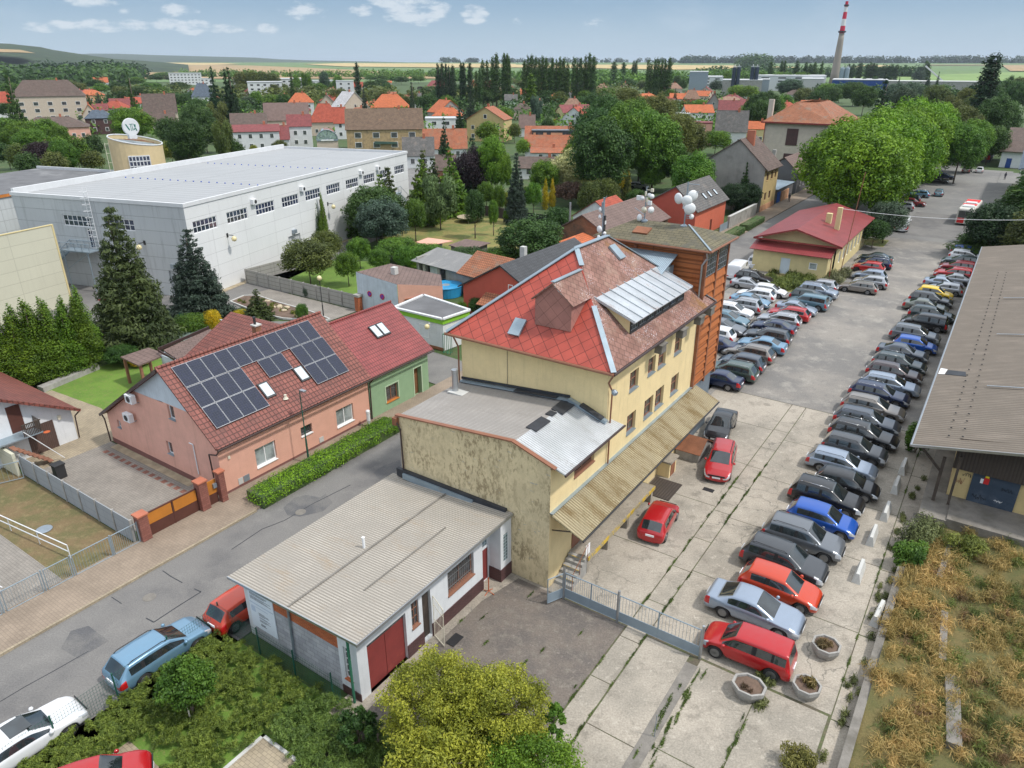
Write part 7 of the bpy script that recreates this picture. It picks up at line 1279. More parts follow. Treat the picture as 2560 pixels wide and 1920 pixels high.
MB(FO).poly([(a_*.97*math.cos(2*math.pi*i/n_),c_*.97*math.sin(2*math.pi*i/n_),tz(a_*math.cos(2*math.pi*i/n_),0)-.45)for i in range(n_)]).build('roof','zinc',ot)
m=MB(FO);P=[(a_*math.cos(2*math.pi*i/n_),c_*math.sin(2*math.pi*i/n_),tz(a_*math.cos(2*math.pi*i/n_),c_*math.sin(2*math.pi*i/n_)))for i in range(n_+1)];m.path(P,.1,6);m.build('rim','far_white',ot)
pm_=MB(FO);wm2=MB(FO);fy=lambda x:-c_*math.sqrt(max(0,1-(x/a_)**2))
for i in range(6):
 for j in range(3):
  x=-1.55+i*.56;pm_.box(x,x+.42,fy(x+.2)-.1,fy(x+.2)+.3,9.75-j*.86,10.4-j*.86)
[wm2.box(-1.7+i*.56,-1.55+i*.56,fy(-1.6+i*.56)-.14,fy(-1.6+i*.56)+.3,7.9,10.55)for i in range(7)]
[wm2.box(-1.6+i*.56,-1.1+i*.56,fy(-1.3+i*.56)-.12,fy(-1.3+i*.56)+.3,7.85+j*.86,8.05+j*.86)for i in range(6)for j in range(4)]
wf_=wm2.build('window_grid','far_white',ot);pm_.build('pane','pane_hall',wf_)
m=MB(FO);[m.tube((-4.7+dx,-1.2,0),(-4.7+dx,-1.2,12.8),.04,6)for dx in(-.25,.35)];[m.tube((-5.0,-1.2,3+i*1.6),(-4.3,-1.2,3+i*1.6),.03,6)for i in range(7)];m.build('ladder','dish_cream',ot)
m=MB(FO);[m.beam((-2.5+i*.7,-1,13.3),(3,1-i*.4,12.4),.07,.07)for i in range(5)];m.build('roof_truss','wood_frame',ot)
sg=thing('round_sign','round white roof sign with a dark green emblem on the oval tower','sign',(0,0,0));q_=FO.w((-.3,0,0));FS_=Frame(FO.th-R(25),q_[0],q_[1],4.9);m=MB(FS_);m.lathe((0,.15,10.3),[(1.4,0),(1.48,.04),(1.48,.36),(1.4,.4)],28,(0,-1,0));m.build('disc','far_white',sg)
m=MB(FS_);E_=lambda pts:[(x*.85,-.26,10.3+(z-16.6)*.85)for x,z in pts]
for q in([(-1.2,17.15),(-.95,17.2),(-.35,16.1),(-.5,15.85),(-.75,16.25)],[(.35,16.2),(.95,16.35),(1.15,15.8),(.9,15.75),(.85,16.1),(.4,15.95)],[(.55,17.1),(1.0,17.05),(.9,16.4),(.7,16.4)],[(-.15,17.2),(-.03,17.2),(-.03,15.8),(-.15,15.8)],[(.15,17.2),(.27,17.2),(.27,15.8),(.15,15.8)],[(-.4,17.2),(.6,17.2),(.6,17.1),(-.4,17.1)]):m.poly(E_(q))
m.build('emblem','ink_green',sg);MB(FS_).box(-.7,.7,-.35,.35,8.2,8.95).build('base','far_white',sg)
# ---------------- cars ----------------
KN={'hatch':'hatchback','wagon':'estate','suv':'crossover','mpv':'minivan','sedan':'saloon','van':'van'}
def row(lst,where,group):
 for i,(t,s,k,c,hd)in enumerate(lst):
  nm=lambda j:f"{lst[j][3]} {KN[lst[j][2]]}"
  if 0<i<len(lst)-1:
   a,b_=nm(i-1),nm(i+1);lb=f"{nm(i)} between the {a} and the {b_} {where}" if a!=b_ else f"{nm(i)} between two {a}s {where}"
  else:lb=f"{nm(i)} at the {'near' if i == 0 else 'far'} end of its row {where}"
  h=124+hd*180+(i*37%7-3)*.5;q=.25 if k!='sedan' else.1;sg_=1 if hd==0 else-1
  sc_=1+((i*53)%9-4)*.008
  car(t+sg_*q,s,h,k,c,lb,group,full=s<100,scale=sc_,rails='chrome' if(k=='wagon' and i%3==1)or c=='black' and k=='suv' else None)
row([(-5.05,27.4,'mpv','red',1),(-6.0,30.28,'sedan','silver blue',0),(-5.56,32.67,'hatch','orange red',0),(-5.97,34.85,'suv','dark grey',0),(-5.65,37.6,'suv','grey',0),(-5.2,40.27,'hatch','blue',0),(-5.52,42.85,'suv','black',0),(-4.78,45.3,'hatch','black',0),(-5.62,47.85,'wagon','silver blue',0),(-5.32,50.4,'suv','dark grey',0),(-5.22,53.2,'wagon','black',0),(-5.42,55.7,'wagon','slate',0),(-5.46,58.52,'wagon','taupe',0),(-5.5,61.6,'wagon','navy',0),(-5.04,64.2,'wagon','silver blue',0),(-5.19,67.2,'wagon','plum brown',0),(-5.17,69.9,'wagon','dark teal',0),(-5.19,73.1,'sedan','slate',0),(-4.61,75.9,'hatch','blue',0),(-5.02,78.7,'suv','grey',0),(-4.21,83.6,'mpv','black',1),(-4.4,87.2,'wagon','dark teal',0),(-5.19,90.1,'sedan','olive grey',0),(-5.17,93.2,'wagon','dark grey',0),(-5.08,96.2,'hatch','yellow',0),(-3.79,99.1,'hatch','silver',1),(-4.57,101.8,'sedan','silver blue',0),(-3.45,104.7,'sedan','silver',1),(-3.52,107.5,'wagon','red',1),(-3.42,110.9,'suv','dark red',1),(-3.46,115.3,'wagon','dark teal',1),(-3.42,119.1,'wagon','white',0),(-3.5,122.4,'wagon','blue',0)],'by the warehouse','cars in the long row beside the warehouse')
row([(-17.34,57.2,'sedan','navy',1),(-16.79,59.6,'wagon','green',1),(-16.53,62.0,'hatch','slate',1),(-16.77,64.8,'wagon','taupe',1),(-16.58,67.6,'sedan','light blue',1),(-16.67,70.4,'wagon','dark grey',1),(-17.12,73.4,'sedan','navy',1),(-17.16,76.2,'wagon','silver',1),(-16.85,78.8,'wagon','red',1),(-17.05,81.4,'sedan','silver blue',0),(-16.09,84.0,'mpv','teal',1),(-16.87,86.5,'wagon','dark teal',0),(-16.67,89.1,'suv','silver blue',0),(-16.54,92.0,'hatch','silver',1)],'by the tower','cars in the middle row by the tower')
row([(-20.48,65.2,'sedan','navy',1),(-21.24,67.9,'hatch','white',1),(-21.67,70.6,'sedan','grey',0),(-22.3,73.3,'wagon','teal',0),(-22.6,75.9,'suv','white',0),(-21.9,78.6,'suv','silver',1),(-22.17,81.2,'sedan','light blue',0),(-22.0,83.9,'wagon','white',1),(-21.5,86.3,'hatch','white',0),(-24.41,87.9,'sedan','silver',0),(-24.9,91.0,'wagon','black',0)],'behind the tower','cars in the row behind the tower')
row([(-12.63,94.0,'wagon','taupe',1),(-11.8,97.2,'hatch','silver',1),(-12.43,100.4,'hatch','silver blue',1),(-13.34,104.7,'hatch','red',1),(-13.15,107.7,'wagon','navy',1),(-13.66,110.7,'sedan','dark teal',1)],'beside the bungalow','cars beside the bungalow')
car(-27.4,93.0,30,'van','white','white panel van parked between the orange tower and the bungalow',None,True,name='parked_van',cat='van');car(-26.9,99.5,30,'mpv','white','small white van behind the larger white panel van near the bungalow',None,True,scale=1.03,name='parked_van',cat='van')
car(-14.0,137.0,30,'van','white','tall white delivery van standing alone on the dark asphalt below the plane trees',None,True,scale=1.12,name='parked_van',cat='van')
row([(-16.7,148.5,'mpv','white',1),(-16.56,156.5,'suv','silver',1),(-15.86,162.6,'wagon','dark red',0),(-16.4,167.0,'hatch','black',1),(-15.98,174.6,'wagon','light blue',1),(-15.15,198.6,'wagon','black',0),(-14.38,206.8,'sedan','navy',0)],'under plane trees','cars under the plane trees')
car(-12.68,178.9,34,'hatch','teal','dark teal hatchback driving up the middle of the far square',None,False);car(-10.8,223.4,40,'suv','taupe','taupe crossover parked by the round tree in front of the kiosks',None,False);car(-8.14,225.2,34,'hatch','white','white hatchback parked by the round tree in front of the kiosks',None,False)
car(-14.15,48.9,207,'sedan','black','glossy black saloon parked nose-out at the far end of the loading canopy',None,True);car(-12.35,43.7,202,'wagon','red','red estate car with roof rails parked beside the loading canopy',None,True);car(-13.0,34.8,27,'hatch','red','small red hatchback seen from behind next to the loading ramp',None,True,scale=.97)
car(-27.95,6.0,36,'sedan','white','white saloon with a dark sunroof parked on the street at the bottom left',None,True);car(-27.9,11.9,34.5,'wagon','light blue','light blue estate car parked on the street outside the mesh fence',None,True);car(-27.35,16.2,33,'hatch','orange red','orange red hatchback half hidden behind the white workshop',None,True,scale=.98);car(-23.55,6.6,65,'hatch','red','red hatchback cut off by the bottom edge of the picture',None,True)
car(-73,36,60,'sedan','white','white car behind the tall spruce beside the thuja row',None,True);car(-77,120,75,'wagon','silver','silver pickup-like car parked behind the yellow tree',None,False)if False else None
t_,s_,_z=gs('h2',525,335,1.4);car(t_,s_,120,'wagon','silver','silver estate car parked in the gardens behind the brick house',None,False)
tag(MB().slab([(-28.35,5.55,1.445),(-27.45,5.55,1.445),(-27.45,6.35,1.44),(-28.35,6.35,1.44)],.03).build('sunroof','car_glass'),'dark glass sunroof panel of the white saloon','sunroof')
def person(t,s,label):
 e=thing('person',label,'person',(t,s,.11));v=[(0,0,.9),(0,0,1.15),(0,0,1.38),(0,0,1.5),(0,0,1.62),(0,0,1.74),(.09,0,.88),(.10,.06,.48),(.1,.02,.06),(.1,.14,.03),(-.09,0,.88),(-.10,-.1,.48),(-.1,-.22,.08),(-.1,-.12,.03),(.19,0,1.38),(.23,-.03,1.1),(.22,.08,.86),(-.19,0,1.38),(-.23,.03,1.1),(-.22,-.05,.86)]
 ed=[(0,1),(1,2),(2,3),(3,4),(4,5),(0,6),(6,7),(7,8),(8,9),(0,10),(10,11),(11,12),(12,13),(2,14),(14,15),(15,16),(2,17),(17,18),(18,19)]
 me=bpy.data.meshes.new('body');me.from_pydata(v,ed,[]);o=bpy.data.objects.new('body',me);COL.objects.link(o);o.parent=e
 o.modifiers.new('s','SKIN');rr=[.14,.13,.15,.06,.095,.08,.10,.065,.045,.04,.10,.065,.045,.04,.06,.045,.035,.06,.045,.035]
 for i,r in enumerate(rr):me.skin_vertices[0].data[i].radius=(r,r)
 me.skin_vertices[0].data[0].use_root=True;m_=o.modifiers.new('d','SUBSURF');m_.levels=m_.render_levels=1;me.materials.append(MT('cloth_dark'))
 MB().lathe((t,s,1.72),[(.10,0),(.105,.08),(.06,.15)],10).build('hair','wood_dark',e)
person(-36.6,152.6,'pedestrian in dark clothes walking on the pavement by the grey gable house');person(-2.2,213,'person in black standing at the beige station building')
# ---------------- town houses ----------------
LM=[]
def wrow(par,fr,w_,z,y=0,step=2.9,ww=1.25,hh=1.45,x0=None):
 if w_>22 and step<4:step,ww,hh=5.2,2.1,1.7
 n=max(1,int((w_-1.2)/step))
 for i in range(n):
  x=(i-(n-1)/2)*((w_-1.4)/n);f=MB(fr).box(x-ww/2,x+ww/2,y-.05,y+.02,z,z+hh).build('window','white_frame',par);MB(fr).box(x-ww/2+.12,x+ww/2-.12,y-.075,y-.052,z+.12,z+hh-.12).build('pane','pane',f)
def fh(c,xl,xr,yE,yR,ze,ty,roof,wall,short,label,rot=0,dep=None,chim=1,wins=True,cat='house'):
 k=CR[c][2];xc=(xl+xr)/2;p=gw(c,xc,yE,ze);D_=p[1]*cP-(p[2]-CH)*sP;w_=(xr-xl)/k*D_/CF/max(.75,math.cos(R(rot)))
 az=math.degrees(math.atan2(p[0],p[1]))*.9;fr=Frame(R(az+rot),p[0],p[1]);dep=dep or min(13,max(6.5,w_*.7))
 def zat(y,px):
  u,v=cp(c,xc,px);q=fr.w((0,y,0));yy=(960-v)/CF;return CH+q[1]*(yy*cP-sP)/(cP+yy*sP)
 name='apartment_block' if ty=='b' and ze>8 else('flat_roofed_building' if ty=='b' else 'town_house')
 e=thing(name,label,cat,(0,0,0),fr);h=w_/2;ov=.35;m=MB(fr)
 LM.append((cp(c,xc,yE),D_,short))
 if ty=='b':
  m.box(-h,h,0,dep,0,ze);m.build('wall',wall,e);MB(fr).box(-h-.2,h+.2,-.2,dep+.2,ze,ze+.35).build('roof',roof,e)
  if wins:
   for z in np.arange(1.2,ze-1.6,3.0):wrow(e,fr,w_,float(z),0,4.2,1.9,1.5)
  return e
 if ty=='f':
  zr=zat(dep/2,yR);m.fa([(-h,0,0),(h,0,0),(h,dep,0),(-h,dep,0),(-h,0,ze),(h,0,ze),(h,dep,ze),(-h,dep,ze),(-h,dep/2,zr-.1),(h,dep/2,zr-.1)],[(0,1,5,4),(1,2,6,9,5),(2,3,7,6),(3,0,4,8,7)]);m.build('wall',wall,e)
  f_=ov*(zr-ze)/(dep/2);a,b_=ze-f_,zr;roofpoly(e,[(-h-ov,-ov,a),(h+ov,-ov,a),(h+ov,dep/2,b_),(-h-ov,dep/2,b_)],roof,.15,fr=fr);roofpoly(e,[(-h-ov,dep/2,b_),(h+ov,dep/2,b_),(h+ov,dep+ov,a),(-h-ov,dep+ov,a)],roof,.15,fr=fr);cz=(h*.4,dep/2,zr)
 elif ty=='g':
  zr=zat(0,yR);m.fa([(-h,0,0),(h,0,0),(h,dep,0),(-h,dep,0),(-h,0,ze),(h,0,ze),(h,dep,ze),(-h,dep,ze),(0,0,zr-.1),(0,dep,zr-.1)],[(0,1,5,8,4),(1,2,6,5),(2,3,7,9,6),(3,0,4,7)]);m.build('wall',wall,e)
  f_=ov*(zr-ze)/h;a,b_=ze-f_,zr;roofpoly(e,[(-h-ov,-ov,a),(0,-ov,b_),(0,dep+ov,b_),(-h-ov,dep+ov,a)],roof,.15,fr=fr);roofpoly(e,[(0,-ov,b_),(h+ov,-ov,a),(h+ov,dep+ov,a),(0,dep+ov,b_)],roof,.15,fr=fr);cz=(0,dep*.4,zr)
 else:
  zr=zat(dep/2,yR);m.box(-h,h,0,dep,0,ze);m.build('wall',wall,e);rl=max(0,h-dep/2*.9);A,B_=(-rl,dep/2,zr),(rl,dep/2,zr);o1=.4;z_=ze-.1
  P=[(-h-o1,-o1,z_),(h+o1,-o1,z_),(h+o1,dep+o1,z_),(-h-o1,dep+o1,z_)]
  if rl<.6:A=B_=(0,dep/2,zr)
  for q in([P[0],P[1],B_,A],[P[1],P[2],B_],[P[2],P[3],A,B_],[P[3],P[0],A]):
   q2=[q[0]]+[q[i]for i in range(1,len(q))if q[i]!=q[i-1]];roofpoly(e,q2,roof,.12,fr=fr)
  cz=(rl*.5,dep/2,zr)
 if chim:MB(fr).box(cz[0]-.35,cz[0]+.35,cz[1]-.35,cz[1]+.35,cz[2]-1.2,cz[2]+.9).build('chimney','brick_chim',e)
 if wins:
  for z in([1.1]if ze<5 else([1.1,4.0]if ze<8 else[1.2,4.4,7.4])):
   if z+1.5<ze:wrow(e,fr,w_,z)
  if ty=='g' and zr-ze>2.4:wrow(e,fr,3.5,ze+.2)
 return e
HS=[('e1',-40,225,690,545,7,'h','tile_red','far_white','red mansard house','white house with an orange red mansard roof at the left edge'),('e1',205,1010,605,400,11.5,'h','tile_brown','beige_wall','big beige villa','big three-storey beige villa with a brown hip roof on the left'),('e1',290,1060,1000,862,4.6,'h','tile_brown','pink_pale','long dark roof','low pink building with a long dark brown hip roof below the beige villa'),('e1',1085,1400,880,775,6,'h','tile_slate','brick_dark','dark brick house','dark maroon brick house with a slate blue roof and white windows'),('e1',1045,1215,830,705,4,'g','tile_orange','beige_wall','orange gable by the villa','small orange tiled gable right of the beige villa'),('e1',1180,1345,775,697,4,'f','tile_mar','beige_wall','rust roof','small rust red roof right of the small orange gable'),('e1',1400,1660,735,632,4.5,'f','tile_mar','far_white','maroon gabled house','white house with a maroon roof between spruces and the street'),('e1',1830,2205,800,570,5,'f','tile_brown','beige_wall','big brown roof','house with a big brown roof and cream gable left of the dark firs'),('e1',1750,2130,812,690,4,'g','tile_orange2','peach_wall','peach gable','orange roofed house showing a wide peach coloured gable'),('e1',1845,2195,965,815,3,'f','tile_brown','beige_wall','low brown roof','low brown roof behind the hall sign'),('e1',880,1000,380,342,4.5,'f','tile_orange','far_white','far orange roof','far orange roof among trees under the hill'),('e1',1185,1350,432,366,4.5,'f','tile_orange','far_white','large far orange roof','large bright orange roof far away under the hill'),('e1',1052,1215,375,346,6,'f','tile_pinkgrey','far_white','pink grey far roof','far pinkish grey roof between two orange roofs'),('e1',1330,1495,425,378,4,'f','flat_white','far_white','white far hall','far white roofed hall right of the large orange roof'),('e1',990,1290,592,527,5,'h','tile_orange','peach_wall','orange roof cluster','orange roofed house partly behind a blue spruce'),('e2',305,575,610,440,7,'h','tile_slate','far_white','slate villa','white villa with a steep slate blue hip roof'),('e2',665,865,700,612,4,'g','tile_grey','far_white','grey cottage','small white cottage with a grey gable roof under the tall firs'),('e2',390,845,900,768,5,'f','tile_white','far_white','pale roof','white house with a pale pinkish sheet roof'),('e2',805,1230,955,815,4.6,'f','tile_brown','pink_pale','brown roof with pink gable','house with a brown roof behind the pink gable'),('e2',945,1160,905,838,4.6,'g','tile_brown','pink_pale','pink gable','small pink gable with a brown roof in front of the brown roof'),('e2',1230,1765,900,685,4.5,'f','tile_mauve','beige_wall','long mauve roof','long mauve brown tiled roof of a barn-like house'),('e2',1515,1820,683,562,6.5,'h','tile_orange','far_white','bright orange hip roof','house with a bright orange pyramid roof behind the mauve barn'),('e2',1880,2120,715,585,5,'g','tile_mauve','beige_wall','mauve gable with skylights','house with a mauve gable roof and a row of skylights'),('e2',1785,2165,930,695,5,'h','tile_red','beige_wall','red tile hip roof','cream house with a tall red tiled hip roof'),('e2',810,1380,1045,958,6.2,'f','tile_mar','far_white','long white wing','long white wing with a shallow dark red roof'),('e2',1365,1515,1135,968,3.8,'f','tile_mar','far_white','red annex roof','steep red annex roof between the white wing and the white gable house'),('e2',1510,1790,972,832,7,'f','tile_mar','far_white','white gable house','tall white house with a bright dark red roof and white gable'),('e3',75,415,752,548,6,'g','tile_white','beige_wall','beige steep gable','steep beige gable house with a white sheet roof'),('e3',440,925,745,577,5.5,'h','tile_orange','beige_wall','orange pyramid','large orange tiled pyramid roof behind the derelict mansion'),('e3',135,1090,1012,757,6.8,'f','tile_derelict','ochre_wall','derelict mansion','derelict ochre mansion with a huge worn brown roof and turret'),('e3',1285,1600,800,655,5,'g','tile_orange','grey_render','half-timbered house','half-timbered gable house with an orange roof'),('e3',1125,1500,890,862,6.5,'b','flat_white','far_white','white flat block','white flat-roofed block with small brick chimneys'),('e3',1640,2110,895,742,7.5,'g','tile_orange2','yellow_wall','yellow villa','yellow villa with a broad gable and terracotta roof'),('e3',1105,1640,1250,1012,3.5,'f','tile_orange2','far_white','long terracotta roof','long terracotta tiled roof behind the dark conifer'),('e3',850,1225,1335,1115,3.6,'f','tile_grey','far_white','white barn','white barn with a grey slate roof behind the hall corner'),('e3',1265,1500,1520,1335,2.8,'f','tile_brown','wood_frame','open brown shed','open timber shed with a brown roof beside the purple tree'),('e3',-20,120,930,740,6,'f','tile_red','far_white','red roof by the mansion','white house with a red roof left of the derelict mansion'),('e3',0,215,415,400,13,'b','flat_white','far_white','white tower block','white apartment block with arched openings'),('e3',1130,1420,490,405,5,'h','tile_mar','beige_wall','far maroon hip','cream house with a maroon hip roof near the first poplars'),('e3',1655,1775,475,407,5.5,'h','tile_orange','yellow_wall','far orange cube','small cream house with an orange roof among the poplars'),('e3',1815,2035,498,410,5,'h','tile_mar','beige_wall','far wine roof','cream house with a wine red hip roof under the poplars'),('e3',210,340,488,425,4,'f','tile_red','beige_wall','far red roof','far small red roof beside the lone poplar'),('e3',600,700,435,412,4,'f','tile_orange','beige_wall','tiny orange roof','tiny far orange roof among the dark trees'),('e3',1000,1070,635,562,4.5,'f','tile_grey','beige_wall','small grey roof','small grey roof in the trees above the half-timbered house'),('e4',10,165,652,580,4.6,'f','tile_grey','green_light','pale green house','pale green house with a dark grey roof'),('e4',425,630,505,407,6.5,'h','tile_mar','yellow_wall','orange walled house','orange walled house with a maroon hip roof'),('e4',210,395,578,507,4.5,'f','tile_orange','far_white','orange solar roof','orange roof with small dark solar panels'),('e4',855,995,503,436,5,'f','tile_grey','far_white','grey far house','pale far house with a grey gable roof below the poplars'),('e4',1155,1320,515,450,5.5,'h','tile_tan','yellow_wall','yellow walled house','bright yellow house with a tan hip roof'),('e4',1462,1583,495,426,5,'g','tile_orange','beige_wall','orange roof by the wood','orange roofed house at the edge of the wood'),('e4',2000,2240,510,437,5,'h','tile_tan','beige_wall','salmon hip roof','large salmon hip roof below the right poplars'),('e4',125,340,770,692,5,'h','tile_brown','beige_wall','brown villa','brown roofed beige villa left of the blue green spruce'),('e4',195,385,990,835,3.6,'f','tile_mauve','far_white','white lean-to house','white house wall with a mauve roof behind the purple bush'),('e4',740,985,740,630,6,'h','tile_tan','beige_wall','tan pyramid','beige house with a tan pyramid roof'),('e4',705,1040,885,742,4,'g','tile_red','far_white','ivy gable','white chalet with a bright red roof and ivy on its gable'),('e4',945,1135,1010,905,3.6,'f','tile_tan','beige_wall','salmon extension','salmon tiled extension right of the ivy gable'),('e4',265,1075,1230,978,3.9,'f','tile_orange2','far_white','big dormer house','large terracotta roof with a long black dormer'),('e4',345,745,1310,1245,3.0,'f','tile_orange2','far_white','veranda roof','terracotta veranda roof with two flues in front of the big dormer roof'),('e4',195,735,1500,1362,2.8,'f','tile_brown','far_white','long grey brown roof','long grey brown roof in front of the veranda'),('e4',1998,2330,835,800,8,'b','flat_white','ink','black cube building','black flat-roofed building with a white roof edge'),('e4',1288,1408,378,358,6,'b','flat_white','metal_grey','far grey hall','far grey industrial hall between the poplar groups'),('e4',780,875,585,552,5,'f','tile_grey','far_white','small slate house','small slate grey roof above the tan pyramid'),('e4',2040,2215,635,605,4,'f','tile_mar','far_white','maroon market roof','long maroon roof with white posts'),('e5',150,350,640,522,4.6,'h','tile_tan','red_wall2','red hip house','red walled house with a reddish hip roof'),('e5',425,615,722,562,5.5,'g','tile_mar','grey_render','grey plank gable','grey gable house with a dark red roof and four-pane window'),('e5',590,845,770,655,6,'f','tile_mar','far_white','wine red roof','wine red roof with a white dormer gable'),('e5',858,990,712,640,6.5,'f','tile_mar','yellow_wall','yellow end house','yellow house with a dark red roof'),('e5',555,930,1035,782,5.2,'f','tile_grey','far_white','weathered grey roof','house with a big weathered grey roof'),('e5',930,1205,1010,918,5.2,'f','tile_orange','bung_wall','orange skylight roof','cream house with an orange roof and double skylight'),('e5',1055,1240,925,862,6,'h','tile_red','far_white','small red hip','small orange red hip roof left of the school'),('e5',270,505,950,915,7,'b','tile_mar','pink_pale','pale pink block','pale pink block with a flat dark red roof edge'),('e5',720,1190,1290,1075,3,'b','flat_felt','concrete','grey yard wall','low grey building behind the grey gable house'),]
for h_ in HS:
 kw={}
 if h_[9]in('half-timbered house','beige steep gable'):kw['rot']=-32
 if h_[9]in('yellow villa','ivy gable'):kw['rot']=18
 if h_[9]in('white tower block','black cube building','far grey hall','pale pink block','grey yard wall'):kw['chim']=0
 e_=fh(*h_,**kw)
 if h_[9]=='big dormer house':big=e_
 if h_[9]=='derelict mansion':der=e_
p=gw('e4',620,1150,5.3);fr=Frame(math.atan2(p[0],p[1])*.9,p[0],p[1]);k_=(p[1]*cP-(p[2]-CH)*sP)/CF/5.027
w2=530*k_/2;dm=MB(fr).box(-w2,w2,.0,4.5,4.2,7.7).build('dormer','black_panel',big);MB(fr).box(-w2-.2,w2+.2,-.2,4.8,7.7,8.0).build('dormer_roof','metal_grey',dm)
m=MB(fr);[m.box(a*w2,b_*w2,-.06,-.01,5.4,7.2)for a,b_ in((-.95,-.84),(-.48,-.32),(-.12,.42),(.9,.97))];m.build('dormer_cladding','peach_wall',dm);[MB(fr).box(a*w2,b_*w2,-.08,-.02,5.5,7.2).build('window','pane',dm)for a,b_ in((-.82,-.5),(-.3,-.14),(.44,.56),(.6,.86))]
p=gw('e3',480,1150,3.0);fr=Frame(math.atan2(p[0],p[1])*.9,p[0],p[1]-2);tb=MB(fr).box(-2.3,2.3,0,3.5,0,9.0).build('turret','ochre_wall',der);m=MB(fr);m.fa([(-2.8,-.4,9),(2.8,-.4,9),(2.8,4,9),(-2.8,4,9),(0,1.8,11.6)],[(0,1,4),(1,2,4),(2,3,4),(3,0,4)]);m.build('turret_roof','tile_derelict',tb);MB(fr).box(-.8,.8,-.06,0,5.6,7.8).build('window','pane',tb);MB(fr).box(-.7,.7,-.06,0,1.0,3.6).build('door','wood_dark',tb)
tag(MB(Frame(fr.th,*fr.w((4,-5,0))[:2])).prism([(-3.5,0),(3.5,0),(3.5,4),(-3.5,4)],2.2,lambda q:2.9+.4*math.sin(q[0])).build('tarpaulin_roof','tarp_green'),'dark green tarpaulin roof at the foot of the derelict mansion','tarpaulin')
p=gw('e2',2010,1240,1.5);fr=Frame(math.atan2(p[0],p[1]),p[0],p[1]);k_=(p[1]*cP-(p[2]-CH)*sP)/CF/5.027;rr=130*k_
at=thing('barrel_atrium','green glass barrel-vaulted entrance with a fan-shaped glazed end','building',(0,0,0),fr);MB(fr).box(-rr,rr,0,9,0,3.6).build('wall','beige_wall',at);n_=12;V=[(-rr*math.cos(math.pi*i/n_),y,3.6+rr*.9*math.sin(math.pi*i/n_))for y in(0,9)for i in range(n_+1)]
MB(fr).fa(V,[(i,i+1,n_+2+i,n_+1+i)for i in range(n_)]+[tuple(range(n_+1))]).build('glazing','pool_cover',at);m=MB(fr);[m.tube((0,-.05,3.6),(-rr*math.cos(math.pi*i/n_),-.05,3.6+rr*.9*math.sin(math.pi*i/n_)),.06,5)for i in range(0,n_+1,2)];m.path([(-rr*math.cos(math.pi*i/n_),-.05,3.6+rr*.9*math.sin(math.pi*i/n_))for i in range(n_+1)],.12,5);m.box(-rr,rr,-.2,-.02,3.2,3.7);m.build('ribs','metal_grey',at);MB(fr).box(-rr*.6,rr*.6,-.3,-.21,3.3,3.65).build('sign_band','sign_white',at)
def blk(c,x0,x1,yT,ze,dep,roof,wall,label,wins=True,rot=0,name='apartment_block',cat='building',short=None,step=4.2):
 k=CR[c][2];xc=(x0+x1)/2;p=gw(c,xc,yT,ze);D_=p[1]*cP-(p[2]-CH)*sP;w_=(x1-x0)/k*D_/CF;fr=Frame(math.atan2(p[0],p[1])+R(rot),p[0],p[1]);e=thing(name,label,cat,(0,0,0),fr)
 MB(fr).box(-w_/2,w_/2,0,dep,0,ze).build('wall',wall,e);MB(fr).box(-w_/2-.3,w_/2+.3,-.3,dep+.3,ze,ze+.6).build('roof',roof,e);LM.append((cp(c,xc,yT),D_,short or label.split(' with')[0]))
 if wins:
  z=ze-2.6
  while z>1:wrow(e,fr,w_,z,0,step,step*.55,1.5);z-=3.1
 return e
blk('e2',20,400,318,14,14,'flat_white','far_white','white terraced apartment block with dark balcony bands behind the slate villa',short='white terraced block')
blk('e2',400,560,385,9,12,'flat_white','far_white','low white apartment wing joining the terraced block',short='low white wing');blk('e2',820,950,382,10,12,'flat_white','far_white','white apartment corner right of the tall firs',short='white corner block')
blk('e2',1005,1420,432,12,16,'flat_white','far_white','white apartment block with rounded grey roof and balconies',short='white balcony block');blk('e2',1085,1760,392,13,30,'flat_white','far_white','long white apartment slab with a dark window band',short='long white slab');blk('e2',1520,2200,415,10,20,'flat_white','far_white','stepped white apartment row at the edge of the fields',short='stepped white row')
IN='industrial_building'
blk('e5',645,1125,408,12,40,'flat_white','concrete','wide windowless concrete factory block in the middle distance',False,0,IN,'factory',short='concrete factory');blk('e5',1120,1225,400,12,30,'flat_white','metal_grey','grey ribbed end bay of the concrete factory',False,0,IN,'factory',short='ribbed bay')
blk('e5',1640,1900,392,12,60,'flat_white','concrete_light','pale grey hall at the foot of the factory chimney',False,0,IN,'factory',short='pale grey hall');blk('e5',1080,1910,352,14,60,'flat_white','far_white','long low white factory roofs across the plain',True,0,IN,'factory',short='long white factory',step=14);blk('e5',380,640,365,12,60,'flat_white','far_white','white factory sheds left of the dark silos',True,0,IN,'factory',short='white sheds',step=9);blk('e5',228,455,303,18,50,'flat_white','metal_grey','grey factory hall with a rooftop stack',False,0,IN,'factory',short='grey hall')
blk('e5',-30,225,352,8,30,'blue_dark','sign_blue','low factory with a blue roof strip far left of the silos',False,0,IN,'factory',short='blue strip factory')
blk('e6',-170,470,405,12,50,'flat_white','blue_dark','long navy blue industrial hall with white lettering-like stripes',False,0,IN,'factory',short='navy hall');blk('e6',480,1680,425,9,40,'concrete_light','concrete','very long low grey concrete wall of the rail depot',False,0,IN,'factory',short='depot wall')
p=gw('e6',380,470,3);fr=Frame(math.atan2(p[0],p[1]),p[0],p[1]-1);m=MB(fr)
